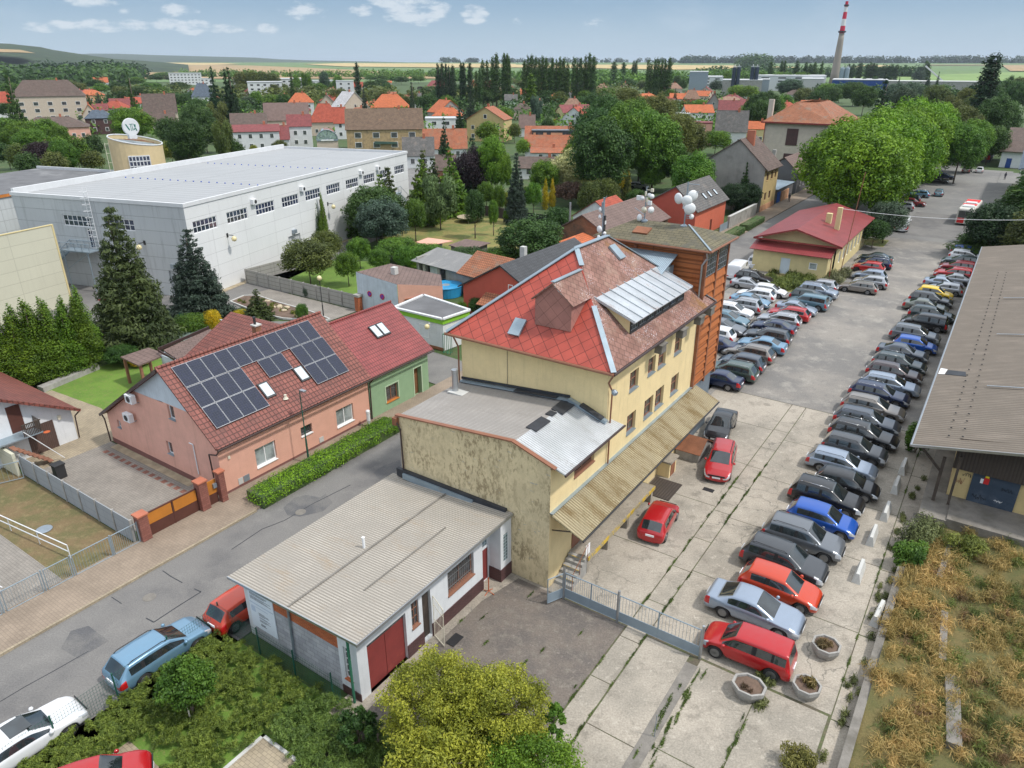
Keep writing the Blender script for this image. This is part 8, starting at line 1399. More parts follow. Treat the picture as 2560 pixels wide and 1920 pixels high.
for i,(a,b_)in enumerate(((0,1),(1,0),(1,1),(0,1),(1,0),(1,1),(1,0),(0,1))):
 x=-11+i*3.0;m.box(x,x+.5,-3.1,-2.9,1.5,6.5);
 if a:m.box(x,x+1.9,-3.1,-2.9,6,6.6)
 if b_:m.box(x,x+1.9,-3.1,-2.9,3.8,4.3)
tag(m.build('sign_letters','sign_white'),'white block lettering strokes on the navy industrial hall','lettering')
def silo(c,x0,x1,yT,yB,zb,mat,label,n=2,rot=0):
 k=CR[c][2];p=gw(c,(x0+x1)/2,yB,zb);D_=p[1]*cP-(p[2]-CH)*sP;w_=(x1-x0)/k*D_/CF;fr=Frame(math.atan2(p[0],p[1]),p[0],p[1]);u,v=cp(c,0,yT);yy=(960-v)/CF;zt=CH+p[1]*(yy*cP-sP)/(cP+yy*sP);e=thing('silo',label,'silo',(0,0,0),fr)
 r=w_/n/2*.96
 for i in range(n):MB(fr).lathe((-w_/2+w_*(i+.5)/n,0,0),[(r,0),(r,zt-1),(r*.9,zt-.3),(r*.4,zt)],16).build('tank',mat,e)
 m=MB(fr);[m.tube((-w_/2+w_*(i+.5)/n,0,zt-.5),(-w_/2+w_*(i+.5)/n,0,zt+2.2),.3,6)for i in range(n)];m.box(-w_/2,w_/2,-.6,.6,zt+.3,zt+.8);m.build('catwalk','far_white',e);return e
silo('e5',748,850,240,392,13,'silo_dark','left pair of tall dark blue silos on the factory roof');silo('e5',975,1080,238,392,13,'silo_dark','right pair of tall dark blue silos on the factory roof');silo('e5',2085,2200,245,460,3,'zinc','pair of blue grey cement silos right of the chimney')
CHP=(gw('c3',985,545,6)[0],gw('c3',985,545,6)[1]);
D_c=math.hypot(*CHP);CHH=0
u_,v_=cp('c3',1070,8);yy=(960-v_)/CF;CHH=CH+CHP[1]*(yy*cP-sP)/(cP+yy*sP);kk2=CHP[1]/CF
fr=Frame(math.atan2(*CHP),*CHP);e=thing('factory_chimney','very tall concrete factory chimney with red and white bands at the top','chimney',(0,0,0),fr)
def prof(z):f=z/CHH;return kk2*(10.6*(1-f)+3.0*f+2.6*max(0,.25-f))
zs=[0,.2,.4,.57,.655];MB(fr).lathe((0,0,0),[(prof(f*CHH),f*CHH)for f in zs],20).build('shaft','chimney_conc',e,sm=True)
bz_=[.655,.735,.81,.885,.94,1.0]
for i in range(5):MB(fr).lathe((0,0,0),[(prof(bz_[i]*CHH),bz_[i]*CHH),(prof(bz_[i+1]*CHH),bz_[i+1]*CHH)],20).build('band',['chimney_red','far_white','chimney_red','far_white','chimney_red'][i],e)
for f in(.66,.945):r=prof(f*CHH);MB(fr).lathe((0,0,f*CHH),[(r*1.02,0),(r*1.5,.3),(r*1.5,1.6),(r*1.42,1.6),(r*1.42,.6),(r*1.0,.5)],16).build('gallery','plastic_dark',e)
tw2=blk('e5',1915,2035,240,40,12,'concrete','concrete_light','old pale concrete batching tower beside the tall chimney',False,0,'batching_tower','tower',short='batching tower');
p=gw('e6',1240,460,4);cr_=thing('mobile_crane','white telescopic crane boom leaning left over the rail depot','crane',(p[0],p[1],0),WF);MB(WF).beam((p[0],p[1],4),(p[0]-28,p[1],23),1.2,1.4).build('boom','far_white',cr_);MB(WF).box(p[0]-3,p[0]+4,p[1]-2,p[1]+2,0,4).build('cab','plastic_dark',cr_)
# ---------------- trees ----------------
TN={'d':'dark green','m':'mid green','l':'light green','o':'olive green','u':'blue green','r':'dark purple','g':'golden yellow','s':'cream flowering','k':'very dark green','y':'yellow green','v':'fresh green','b':'brown twiggy','w':'pale','Q':'blue grey','S':'olive','J':'bright green','A':'bright green'}
KK={'b':'round tree','B':'leafy tree','N':'leafy tree','c':'conifer','C':'spruce','y':'columnar tree','Y':'thuja','p':'poplar','w':'weeping tree'}
USED={};TL=[]
def TT(c,kind,tone,h,lst,z=0):
 for(x,y,w_)in lst:TL.append((c,kind,tone,h,x,y,w_))
def flush():
 for(c,kind,tone,h,x,y,w_)in TL:
  k=CR[c][2];g=random.Random(int(x*7+y));far=h<0
  if h<0:u,v=cp(c,x,y);yy=(960-v)/CF;q=-h*math.cos(math.atan((u-1280)/CF));h=CH+q*(yy*cP-sP)/(cP+yy*sP);p=((u-1280)/CF*(q*cP-(h-CH)*sP),q,h)
  else:p=gw(c,x,y,h)
  D_=p[1]*cP-(p[2]-CH)*sP;r=w_/2/k*D_/CF
  u,v=cp(c,x,y+w_*.3);best=sorted(LM,key=lambda L:math.hypot((L[0][0]-u),(L[0][1]-v)*1.6)+abs(L[1]-D_)*.15)[:6]
  if kind in 'bB' and not far:r=max(r,.36*h)
  if kind=='p':r*=1.3
  sz='huge' if r>6.5 else 'large' if r>4.5 else 'medium' if r>2.6 else 'small'
  for n_,(q,dd,nm)in enumerate(best):
   rel=('left of' if u<q[0]-12 else 'right of' if u>q[0]+12 else '')+''
   dp='in front of' if D_<dd-8 else 'behind' if D_>dd+8 else 'beside'
   lb=f"{sz} {TN[tone]} {KK[kind]} {dp}{' and '+rel if rel else ''} the {nm}"
   if lb not in USED and len(lb.split())<17:break
  grp=None
  if lb in USED:lb=f"{sz} {TN[tone]} {KK[kind]} between the {best[0][2]} and the {best[1][2]}"
  if lb in USED:grp=f"{TN[tone]} {KK[kind]}s near the {best[0][2]}";USED[lb]['group']=grp
  o=tree(kind,p[0],p[1],h,r,tone,lb,grp);USED.setdefault(lb,o)
TONE['F']=(.27,.29,.035);TONE['E']=(.13,.23,.022);TN['F']='yellow';TN['E']='green'
def nt_(t,s,h,r,tone,label,n=26000,size=.085,seed=1,asp=2.2,nc=60,low=.25,cr=.26,jit=.9,name='broadleaf_tree',trunk=True,var=None):
 g=random.Random(seed);C=[(a*r,b_*r,h*low+(c+.75)/1.75*h*(1-low)*.93,cr*r*f*g.uniform(.7,1.2),cr*r*f*g.uniform(.7,1.2),cr*r*.8*f)for a,b_,c,f,_,_ in[(q[0],q[1],q[2],1,0,0)for q in clumps_round(nc,.95,seed,.3,spread=.86)]]
 me=leaf_mesh('crown',C,n,size,seed,.55,asp,jit=jit);p=G0.w((t,s,0));e=thing(name,label,'tree',(t,s,0));o=bpy.data.objects.new('crown',me);COL.objects.link(o);o.parent=e;o.color=(*TONE[tone],1)
 if trunk:q=bpy.data.objects.new('trunk',trunk_mesh('trunk',h*.75,.045*r+.03,8,.35,r*.6,seed));COL.objects.link(q);q.parent=e
 return e
nt_(-14.0,15.3,5.0,2.2,'F','big yellow green leafy tree at the bottom centre, left half of the clump',40000,.06,81,nc=120,asp=1.7,cr=.2)
nt_(-11.7,15.9,5.2,2.25,'F','big yellow green leafy tree at the bottom centre with bright yellow shoots',42000,.06,82,nc=130,asp=1.7,cr=.19)
nt_(-9.4,14.7,4.2,2.2,'E','deep green leafy tree at the bottom edge right of the yellow green trees',36000,.065,83,nc=100,asp=1.7,cr=.21)
nt_(-12.0,13.3,4.3,2.0,'F','low olive yellow tree crown cut by the bottom edge',22000,.075,84,nc=60)
nt_(-10.3,18.0,2.9,.5,'m','thin dark green sapling at the right side of the bottom tree group',2600,.09,85,nc=14)
nt_(-16.6,13.5,2.6,.8,'d','dark green bush between the fenced bank and the yellow green trees',4200,.08,86,nc=18)
nt_(-23.7,10.8,3.15,1.15,'v','small round maple on a thin pale trunk in the fenced bank',13000,.085,87,asp=1.5,nc=46,low=.42,cr=.3)
tag(MB().beam((-23.55,10.55,0),(-23.6,10.6,1.6),.05,.05).build('tree_stake','dish_cream'),'pale wooden stake supporting the small round maple','stake')
def near(kind,t,s,h,r,tone,label,group=None,name=None,cat=None,**k):
 p=G0.w((t,s,0));return tree(kind,p[0],p[1],h,r,tone,label,group,name,cat=cat,**k)
TONE['S']=(.072,.095,.028);TONE['Q']=(.045,.075,.048);TONE['J']=(.10,.19,.016)
near('C',-67.4,34.2,13.8,3.5,'S','tall broad spruce behind the lawn of the pink house');near('C',-70.6,43.2,9.8,3.0,'Q','blue grey conifer right behind the tall spruce')
for i in range(15):
 f=i/14;near('Y',-66.3+(.35 if i%2 else-.5),19.8+9.4*f,6.7+(i*37%5)*.22-(.8 if 10<i<13 else 0),1.4,'J','tall clipped thuja in the dense row along the lawn','thujas in the dense row along the lawn')
for t,s,h in((-84,72.2,7.8),(-83.2,72.8,8.3),(-82.6,72.2,7.0)):near('Y',t,s,h,.8,'J','slim thuja of the tight group against the white hall wall','slim thujas at the hall wall')
near('N',-64.2,30.7,2.0,1.5,'d','dark green shrub at the corner of the thuja row',name='shrub',cat='shrub');near('N',-62.9,31.5,1.2,.95,'g','round golden yellow shrub on the lawn behind the pink house',name='shrub',cat='shrub',th=.05);near('N',-66.2,39.0,2.4,1.9,'v','bright green shrub beside the picket fence',name='shrub',cat='shrub',th=.05);near('N',-64.9,40.8,2.7,.9,'g','golden flowering shrub at the picket fence',name='shrub',cat='shrub',th=.05)
near('c',-64.8,46.3,3.4,1.4,'S','small young conifer beside the rockery driveway');near('N',-66.8,45.4,1.0,.9,'g','low golden shrub next to the small young conifer',name='shrub',cat='shrub',th=0)
near('N',-70.5,58.6,6.0,3.3,'o','wide pale green orchard tree behind the plank fence');near('N',-66.0,60.8,4.6,1.5,'m','slender young orchard tree with a bare stem');near('N',-75.5,66,5.2,2.2,'o','orchard tree in front of the slim thujas');near('N',-70.8,67.6,4.5,1.6,'m','small orchard tree beside the hall road');near('N',-66.8,67.2,3.6,1.4,'v','low fresh green orchard tree near the topiary');near('N',-64.5,69.5,3.8,1.4,'m','small fruit tree before the green screen')
near('Y',-64.6,70.9,2.3,1.15,'J','rounded clipped topiary ball in the orchard garden',name='topiary_bush',cat='shrub');near('N',-60.8,48.9,1.9,.7,'v','small bright green shrub in the rockery bed',name='shrub',cat='shrub',th=.1);near('N',-66.9,54.9,1.3,.5,'u','tiny climbing plant on the plank fence behind the lamp post',name='shrub',cat='shrub',th=0);near('N',-45.6,60.0,2.4,.8,'d','dark potted tree between the pool and the red house',name='shrub',cat='shrub');near('N',-46.9,59.2,1.9,.7,'J','yellow green clipped bush next to the red house',name='shrub',cat='shrub',th=0)
near('B',-80.2,80.5,8.6,4.6,'d','big dark broad tree beside the white hall');near('B',-75.4,77.0,7.6,3.8,'u','grey green dense tree in front of the garden lawn');near('N',-69.5,73.6,3.4,3.0,'m','leafy shrub mass behind the orchard garden');near('N',-64.5,74.4,3.0,2.6,'m','low hedge-like shrub behind the open shed');near('N',-58.5,75.4,3.2,2.8,'d','dark shrub behind the tiled shed');near('N',-53.8,76.4,3.6,2.8,'m','green shrub right behind the tiled shed')
near('B',-50.7,79.2,7.2,4.4,'d','large dense bushy tree behind the tiled shed');near('w',-77.8,93.2,9.0,3.2,'w','birch with white trunk at the edge of the garden lawn')
for i,(t,s,h,r,tn)in enumerate(((-84,86,9.5,2.6,'J'),(-86,90,10,2.6,'S'),(-83,95,11,2.8,'J'),(-86,99,12,3.0,'S'),(-84,104,12,3.0,'J'),(-88,104,10,2.6,'S'),(-87,82,8,2.5,'v'))):near('c',t,s,h,r,tn,f'{["light","dark","broad","tall","pointed","slim","bright"][i]} green conifer of the dense belt between the hall and the garden lawn')
TT('h1','B','r',10,[(800,95,430)]);TT('h1','C','Q',12,[(1290,130,250)]);TT('h1','c','k',-185,[(460,-40,190)]);TT('h1','N','y',4.2,[(1160,560,290)]);TT('h1','N','v',5,[(1380,500,150)]);TT('h1','B','s',9.5,[(1960,110,560)]);TT('h1','y','g',5.6,[(1610,435,90),(1690,430,90)]);TT('h1','N','b',5,[(1900,450,380)]);TT('h1','N','d',6.5,[(1750,715,330)]);TT('h1','B','m',8,[(1600,220,330)]);TT('h1','N','m',6,[(950,440,190),(1480,450,190),(1090,480,150),(1030,640,110)]);TT('h1','N','d',8,[(820,520,230)]);TT('h1','N','o',7.5,[(2100,430,260)])
TT('h1','y','o',6.5,[(1730,270,80)]);TT('h1','N','m',2.6,[(1190,760,110),(1320,720,80)]);TT('h1','B','l',-150,[(1010,-60,330),(1120,100,230)]);TT('h1','c','u',-155,[(800,-30,330)])
TT('h1','N','v',7,[(150,620,260)])
TT('h2','N','m',8,[(680,20,320)]);TT('h2','N','g',6.3,[(340,170,190)]);TT('h2','c','o',8.5,[(410,90,110)]);TT('h2','N','o',6.5,[(150,270,330)]);TT('h2','N','d',4.5,[(500,400,230)]);TT('h2','B','k',5.5,[(1570,345,330),(1730,340,310)]);TT('h2','c','d',9,[(1720,110,150)]);TT('h2','c','b',4,[(1225,620,90)])
TT('h2','B','m',11,[(1150,0,260)])
AV=[(-20.5,131,15.5,6.8),(-25.0,139,17,7.2),(-19.5,143,15,6.5),(-21.8,154,16.5,7.2),(-27.5,152,16,6.8),(-19.5,165,15.5,6.6),(-25.0,168,17,7.0),(-20.5,178,16,6.8),(-26,183,17,7),(-20,191,16,6.8),(-24.5,197,17,7),(-19.6,205,15.5,6.6),(-25,211,17.5,7.2),(-20.5,219,16,6.6),(-25.5,226,17,6.8),(-21.5,236,16,6.4)]
TONE['A']=(.12,.24,.012)
for i,(t,s,h,r)in enumerate(AV):near('B',t,s,h,r,'A','big light green plane tree in the dense avenue along the square','plane trees of the avenue',th=.16)
near('N',-14.9,124.5,6.6,3.0,'u','dark grey green tree behind the bungalow');near('N',-15.6,119.5,4.5,2.0,'d','lower dark tree at the back corner of the bungalow')
near('C',1.8,126,11.5,6.5,'d','broad dark pine leaning in at the right edge above the warehouse');near('N',-1.0,121.5,8.2,3.6,'k','dark pine boughs hanging over the warehouse roof end');near('N',4.5,117,8.8,4.2,'S','olive green pine crown at the right edge');near('C',2.5,134,14,5.0,'d','tall dark pine further along the right edge');near('N',1.9,147,8.0,3.0,'o','small olive tree beside the beige station building')
p=gw('e6',1725,1475);tree('N',p[0],p[1],11.0,4.6,'d','round-headed dark tree standing alone in front of the pavilion',th=.12)
TT('e1','b','m',9,[(420,890,360),(620,1080,390),(60,860,420),(900,1080,330)]);TT('e1','B','r',8.5,[(500,1170,420)]);TT('e1','b','l',5.5,[(820,1330,180)]);TT('e1','b','o',6.5,[(1120,1270,300)]);TT('e1','b','d',8,[(1130,1070,250),(30,680,260)]);TT('e1','B','l',12.5,[(1620,740,520)]);TT('e1','b','d',11,[(2080,850,330)]);TT('e1','b','y',7,[(2120,1150,220)])
TT('e1','b','l',9,[(250,900,260)]);TT('e1','B','m',9,[(140,960,360),(330,1010,380),(700,960,260),(560,880,260),(760,1150,300)]);TT('e1','b','d',7,[(960,1180,220),(40,1180,300),(300,1290,300)]);TT('e1','b','o',8,[(180,1180,260),(640,1280,240)])
TT('e1','c','d',-330,[(50,270,220),(1590,290,110)]);TT('e1','c','Q',12,[(1220,555,150)]);TT('e1','c','k',11,[(1350,560,120)]);TT('e1','c','d',9,[(1095,580,130)]);TT('e1','b','m',11,[(110,430,260),(260,320,330),(600,370,230),(1700,360,240),(2050,300,260),(1880,420,330)]);TT('e1','b','o',11,[(880,400,280),(980,430,200),(1500,470,240)]);TT('e1','b','d',11,[(1160,385,250),(1450,420,250),(1720,470,290),(1560,520,240),(2180,330,260),(1950,330,230)]);TT('e1','b','m',6,[(1580,600,260)]);TT('e1','c','u',5,[(985,850,110)])
TT('e1','b','m',10,[(1250,440,220),(1650,300,200),(2000,480,300),(350,300,200),(720,310,200)])
TT('e2','c','k',-330,[(530,225,240),(700,250,260),(745,232,240)]);TT('e2','b','d',10,[(120,420,300),(20,300,240),(260,540,260),(350,620,230),(130,560,280),(1440,560,200)]);TT('e2','b','o',11,[(920,440,260),(1330,450,170),(1440,440,170),(1570,480,180),(1750,470,260),(2110,510,220),(2180,560,150)]);TT('e2','b','m',11,[(1090,530,170),(1860,430,280),(2000,415,260),(2150,420,200)]);TT('e2','b','l',8,[(1310,580,360)]);TT('e2','b','v',6.5,[(880,650,340)]);TT('e2','b','u',8,[(1000,600,230)])
TT('e2','b','o',-720,[(1040,270,220),(1190,275,230),(900,280,200),(1320,300,180)]);TT('e2','c','d',-480,[(1530,262,80)]);TT('e2','b','u',-700,[(1950,272,130)]);TT('e2','b','m',-700,[(1740,310,120),(1600,330,120),(2130,330,150),(1690,285,60)]);TT('e2','B','d',13,[(330,700,420),(170,880,380)]);TT('e2','w','o',12.5,[(600,670,280),(660,900,260)]);TT('e2','b','d',8.5,[(440,960,420),(200,1100,350),(780,1100,180)]);TT('e2','w','w',7,[(110,1170,200)]);TT('e2','b','o',4,[(1400,1150,190)]);TT('e2','b','y',3.5,[(1070,1210,90)])
TT('e3','p','k',-520,[(252,182,62)]);TT('e3','b','o',10,[(500,500,280),(590,530,200),(60,500,160),(800,560,200),(960,540,150),(870,590,170),(2020,520,210),(350,560,140)]);TT('e3','b','d',11,[(430,400,200),(640,430,210),(820,350,230),(1180,470,330),(1300,500,260),(1150,560,260),(560,380,220),(1730,490,180),(1870,510,230),(1560,450,230)]);TT('e3','b','m',11,[(440,330,180),(600,330,220),(740,340,200),(1030,340,200),(1560,345,260),(2110,370,240),(2180,480,150),(1400,580,230)]);TT('e3','c','Q',-330,[(940,380,100),(1690,560,190),(340,470,110)]);TT('e3','c','k',14,[(1550,668,170),(1350,870,200)]);TT('e3','c','Q',12,[(1870,695,150)]);TT('e3','y','v',5.5,[(1590,890,170)]);TT('e3','b','l',9,[(1970,720,150),(2120,740,200),(1900,900,300)]);TT('e3','b','r',5,[(1060,480,90)])
TT('e3','b','d',8,[(1400,640,240),(1060,600,190),(700,600,170)])
TT('e3','p','k',-470,[(1275,198,58),(1328,190,56),(1378,198,44),(1415,226,40),(1463,220,60),(1568,178,44),(1600,180,50),(1682,185,66)]);TT('e3','p','d',-500,[(1842,150,60),(1897,160,60),(1965,110,60),(2015,70,66),(2110,70,66),(2150,82,56),(2178,130,40)]);TT('e3','p','d',-480,[(1805,255,44),(1760,290,50)])
TT('e4','p','d',-520,[(5,95,44),(40,80,56),(62,120,44),(258,160,60),(303,95,44),(350,88,66),(400,110,50),(443,135,44),(487,100,56),(533,122,60),(575,215,44),(613,125,56),(660,143,50),(705,115,56),(752,125,56),(803,188,56),(887,120,66),(925,180,36),(968,128,64),(1028,102,56),(1080,66,66),(1135,105,70)]);TT('e4','p','d',-1000,[(1388,168,66),(1510,176,56),(1635,160,44),(1665,158,40)]);TT('e4','p','d',-560,[(1820,150,50),(1858,192,50),(1908,135,44),(1948,130,60),(1995,145,50),(2035,146,44),(2092,120,66)])
TT('e4','b','o',11,[(60,365,220),(250,385,210),(700,540,240),(340,560,160)]);TT('e4','b','d',11,[(200,330,170),(110,480,190),(1060,385,170),(1110,560,240),(1650,310,270),(1560,380,230),(540,530,170)]);TT('e4','p','m',-420,[(340,325,110)]);TT('e4','b','m',10,[(760,390,240),(760,450,200),(1020,525,190),(1310,490,200),(640,500,160),(2110,510,200),(1450,290,240),(1330,300,260)]);TT('e4','w','w',11,[(1760,405,200)]);TT('e4','w','u',13,[(410,600,180)]);TT('e4','b','d',8,[(550,860,190),(1070,620,240),(980,600,200)]);TT('e4','c','k',12,[(2160,500,80),(2140,320,110)])
TT('e4','B','d',17,[(1300,590,420),(1180,740,340)]);TT('e4','B','m',17,[(1660,640,420),(1480,760,440)]);TT('e4','B','d',16,[(1820,600,330),(1250,900,360)]);TT('e4','B','o',17,[(1960,580,300),(1560,500,380)]);TT('e4','B','m',16,[(1750,770,420),(1930,830,360)]);TT('e4','B','d',10.5,[(1500,1010,440),(1750,1060,400),(2010,1100,300)]);TT('e4','B','o',14.5,[(2170,810,330)]);TT('e4','B','l',11,[(1120,1065,480),(960,1120,300)]);TT('e4','N','m',8.5,[(1330,1200,340),(1900,1280,340)]);TT('e4','b','m',6.5,[(1850,1440,240)])
TT('e4','b','l',6,[(60,760,120),(240,1130,110)]);TT('e4','b','o',7,[(130,930,150)]);TT('e4','b','r',3,[(215,935,60)]);TT('e4','N','g',3,[(640,890,50)])
TT('e5','b','d',13,[(290,345,200),(70,340,70),(140,380,60)]);TT('e5','b','u',13,[(565,390,180)]);TT('e5','b','l',12,[(830,455,260),(980,460,260)]);TT('e5','B','d',14,[(1220,540,340),(1120,650,330),(1100,560,260)]);TT('e5','B','u',15,[(1500,385,320)]);TT('e5','b','o',11,[(1690,490,240),(1620,520,180)]);TT('e5','b','m',11,[(1430,570,240),(1980,435,280),(1350,600,200),(1000,640,200)]);TT('e5','b','d',13,[(1860,510,260),(2130,440,300),(2030,480,230)]);TT('e5','N','l',7.5,[(360,640,230),(570,1020,380)]);TT('e5','b','o',8,[(150,650,240),(40,640,140)]);TT('e5','B','o',12.5,[(130,810,360),(230,900,240)]);TT('e5','B','d',10,[(60,1200,330)]);TT('e5','N','m',8,[(300,1310,300)])
TT('e5','p','d',-1000,[(1252,170,56),(1582,162,66),(1692,178,50),(1748,200,60),(1390,162,40),(1428,160,40),(1805,178,50),(1895,170,40)]);TT('e5','b','m',-900,[(700,270,130),(1130,280,160),(1350,290,200),(1480,300,150),(1650,290,200)])
TT('e5','N','v',7,[(1430,740,200)]);TT('e5','c','k',9,[(1570,700,60)])if False else None
TT('e6','B','d',15,[(110,420,380),(240,470,300)]);TT('e6','c','k',-290,[(490,345,300)]);TT('e6','B','u',15,[(640,440,330),(830,430,300),(740,480,320)]);TT('e6','B','o',15,[(1150,460,340),(1560,480,300),(1330,610,420),(1480,720,340),(1650,560,250)]);TT('e6','B','d',17,[(1830,430,330),(2020,400,400),(1950,600,330),(2190,420,280)]);TT('e6','B','m',13,[(1960,640,360),(1750,780,380),(1620,890,420),(1500,960,280)]);TT('e6','b','o',17,[(2190,350,200)]);TT('e6','p','k',-330,[(1830,85,190),(1912,70,110)]);TT('e6','p','d',-1300,[(1000,160,70),(1020,190,60)]);TT('e6','b','u',-1200,[(925,220,130),(900,290,170)]);TT('e6','c','k',-800,[(1035,290,90),(1152,295,60),(655,350,50),(480,305,70)]);TT('e6','b','d',-800,[(2070,335,80),(350,345,90),(210,350,60)])
TT('e6','p','d',-1300,[(20,200,50),(75,200,44),(150,195,60),(175,190,40),(255,200,40),(295,180,44),(330,190,60),(365,200,40),(410,235,50),(450,225,44),(490,240,40),(520,220,40),(565,200,56),(622,210,60)])
flush()
hr_=random.Random(77)
for i in range(46):
 x_,D_=hr_.uniform(60,2050),hr_.uniform(290,560);v_=159+(25.5-4.2)/D_*CF*1.0;w_=hr_.uniform(9,15)/D_*CF;t_=hr_.choice('fghh');rf=hr_.choice(['tile_orange','tile_red','tile_mar','tile_orange2','tile_tan','tile_brown','tile_orange']);nm={'tile_orange':'bright orange','tile_red':'red','tile_mar':'maroon','tile_orange2':'terracotta','tile_tan':'tan','tile_brown':'brown'}[rf]
 q=min(LM[:70],key=lambda L:math.hypot(L[0][0]-x_,(L[0][1]-v_)*2));rel=('behind' if D_>q[1]else 'in front of')+(' and left of' if x_<q[0][0]else ' and right of');lb=f"small {nm} {dict(f='long roofed',g='gabled',h='hip roofed')[t_]} house {rel} the {q[2]}"
 if lb in USED or len(lb.split())>16:continue
 USED[lb]=fh('n',x_-w_/2,x_+w_/2,v_,v_-3.4/D_*CF,4.2,t_,rf,hr_.choice(['far_white','beige_wall','bung_wall','far_white']),f'{nm} house',lb,hr_.uniform(-35,35))
# ---------------- far land ----------------
KS=.0079
def pf(u,v,dz=0):
 a=(v-159)/CF;D_=(25.5+1200*KS)/(a+KS);x=(u-1280)/CF*D_*cP;return(x,D_,(D_-1200)*KS+dz)
def field(name,pts,dz,mat):structure(MB(WF).poly([pf(u,v,dz)for u,v in pts]).build(name,mat))
field('plain',[(-900,200.3),(3500,200.3),(3500,156.5),(-900,156.5)],0,'field_green')
field('field',[(354,184),(365,160),(420,160),(640,164),(860,172),(1010,178),(1090,184),(1090,192),(354,192)],1.2,'field_brown');field('field',[(373,160),(378,157.2),(560,158.5),(600,161),(500,163),(420,162)],1.8,'field_gold');field('field',[(760,161),(860,158.6),(1290,160.3),(1290,168),(1090,168),(860,166)],1.8,'field_gold');field('field',[(300,178),(354,178),(354,186),(200,186)],1.5,'field_lime')
field('field',[(1290,162),(1540,162),(1900,164),(2010,168),(1700,173),(1500,170),(1290,168)],1.8,'field_gold');field('field',[(2160,163),(2230,163),(2205,168),(2120,168)],1.8,'field_gold');field('field',[(2120,187),(2330,184),(2560,178),(2700,180),(2700,198),(2120,198)],1.5,'field_lime');field('field',[(2505,163),(2700,162),(2700,176),(2530,176)],2.0,'field_brown');field('field',[(2230,173),(2300,172),(2280,181),(2180,182)],1.9,'field_brown');field('field',[(2320,162.4),(2480,162.4),(2480,163.6),(2320,163.6)],2.2,'field_brown')
def hill(name,prof_,D1,D0,mat,back=600,nz=0.,seed=1):
 g=random.Random(seed);m=MB(WF);V=[];n=len(prof_)
 for j,f in enumerate((0,.35,.7,1.)):
  for(u,v)in prof_:
   D_=D0+(D1-D0)*f;x=(u-1280)/CF*D_*cP;zt=25.5+(159-v)/CF*D1*.835;V.append((x,D_,-2+(zt+2)*(math.sin(f*math.pi/2)**1.2)+(g.uniform(-nz,nz)if j else 0)))
 for(u,v)in prof_:V.append(((u-1280)/CF*(D1+back)*cP,D1+back,-5))
 m.fa(V,[(j*n+i,j*n+i+1,(j+1)*n+i+1,(j+1)*n+i)for j in range(4)for i in range(n-1)]);structure(m.build(name,mat,sm=True))
hill('hills',[(120,142),(180,138),(230,134),(300,134.5),(400,138),(520,141),(640,144),(700,148),(760,150.5),(860,152.5),(940,154),(1040,156.5),(1100,158.6),(1180,159.5)],9500,7000,'forest',2500)
hill('hills',[(-260,100),(-100,104),(0,108),(40,110),(70,113),(110,117),(140,124),(180,131),(230,138),(290,146),(350,152),(420,157),(470,162)],2600,1700,'forest',800,1.5)
field('field',[(-300,178),(40,182),(90,186),(40,188),(-300,188)],3,'field_lime')
m=MB(WF)
def hp(u,D_,z):return((u-1280)/CF*D_*cP,D_,z)
m.poly([hp(-200,2050,68),hp(-200,1900,54),hp(60,1900,50),hp(95,1960,49),hp(60,2050,58)]);structure(m.build('field','field_brown'))
def belt(name,label,pts,n,r,size,tone,seed,zf,wide=20):
 g=np.random.default_rng(seed);C=[]
 for _ in range(n):
  i=g.integers(0,len(pts)-1);f=g.random();u=pts[i][0]+(pts[i+1][0]-pts[i][0])*f;D_=pts[i][1]+(pts[i+1][1]-pts[i][1])*f+g.uniform(-wide,wide);q=r*g.uniform(.6,1.4);C.append(((u-1280)/CF*D_*cP,D_,zf(D_)+q*.6,q,q,q*.75))
 me=leaf_mesh(name,C,n*70,size,seed,.7,1.2);o=bpy.data.objects.new(name,me);COL.objects.link(o);o.color=(*TONE[tone],1);tag(o,label,'woodland',None,'stuff')
zf_=lambda D_:max(0,(D_-1200)*KS)
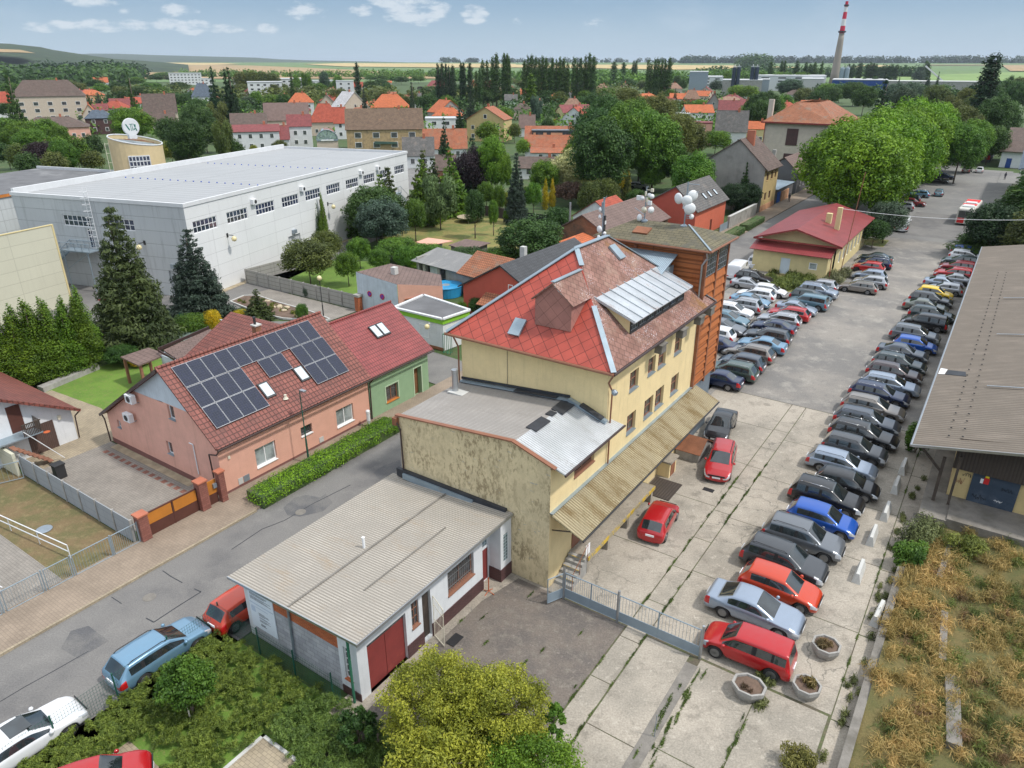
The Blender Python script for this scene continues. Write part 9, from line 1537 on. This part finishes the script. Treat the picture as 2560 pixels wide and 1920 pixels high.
belt('woodland','dark wooded slope below the hill on the far left',[(-60,900),(60,1000),(200,1050),(330,1150)],170,15,4.5,'d',91,lambda d:0,130)
belt('woodland','band of dark woods between the hill and the gold field',[(90,1250),(200,1330),(360,1420)],120,16,4.5,'k',92,zf_,90)
belt('woodland','wooded crest line of the far left hill',[(-60,2500),(60,2500),(200,2450),(330,2300)],110,16,6,'k',93,lambda d:40,120)if False else None
belt('woodland','thin treeline on the horizon in the centre',[(1090,5200),(1400,5200),(1700,5200)],90,18,8,'k',94,zf_,60);belt('woodland','dark treeline on the horizon at the right',[(1700,4600),(2100,4700),(2600,4700)],210,24,10,'k',95,zf_,60);belt('woodland','wooded knoll behind the dark silos',[(1855,2500),(1880,2500),(1920,2550)],40,26,6,'d',96,zf_,40)
belt('woodland','hedgerow across the plain behind the town',[(430,1500),(860,1450),(1240,1500),(1600,1500)],260,8,3,'m',97,zf_,60);belt('woodland','tree belt before the factory and the plain',[(1300,950),(1500,980),(1760,1100),(1960,1300)],200,10,3,'m',98,lambda d:0,60);belt('woodland','woods between the factory halls and the fields on the right',[(1750,1450),(2050,1500),(2300,1500)],150,12,4,'d',99,zf_,60);belt('woodland','belt of garden trees at the far edge of the town',[(300,620),(700,560),(1000,560),(1300,600),(1600,620)],240,6,1.6,'o',100,lambda d:0,60);belt('woodland','low tree belt along the rail depot',[(2050,700),(2300,640),(2560,600)],90,6,1.8,'d',101,lambda d:0,30)
belt('woodland','scattered garden trees filling the middle of the town',[(60,400),(500,360),(900,330),(1300,340),(1700,360),(2000,420)],170,4.2,1.1,'m',102,lambda d:0,90)
belt('woodland','scattered darker garden trees in the rear half of the town',[(100,520),(600,460),(1100,430),(1500,450),(1900,480)],200,4.6,1.3,'d',103,lambda d:0,80)
# ---------------- haze ----------------
hz_=MB(WF);hz_.box(-13900,13900,-250,23000,-9,190);ho=hz_.build('haze','haze_air');ho['kind']='stuff';ho['label']='thin summer haze over the plain';ho['category']='haze'
print('objects',len(bpy.data.objects))
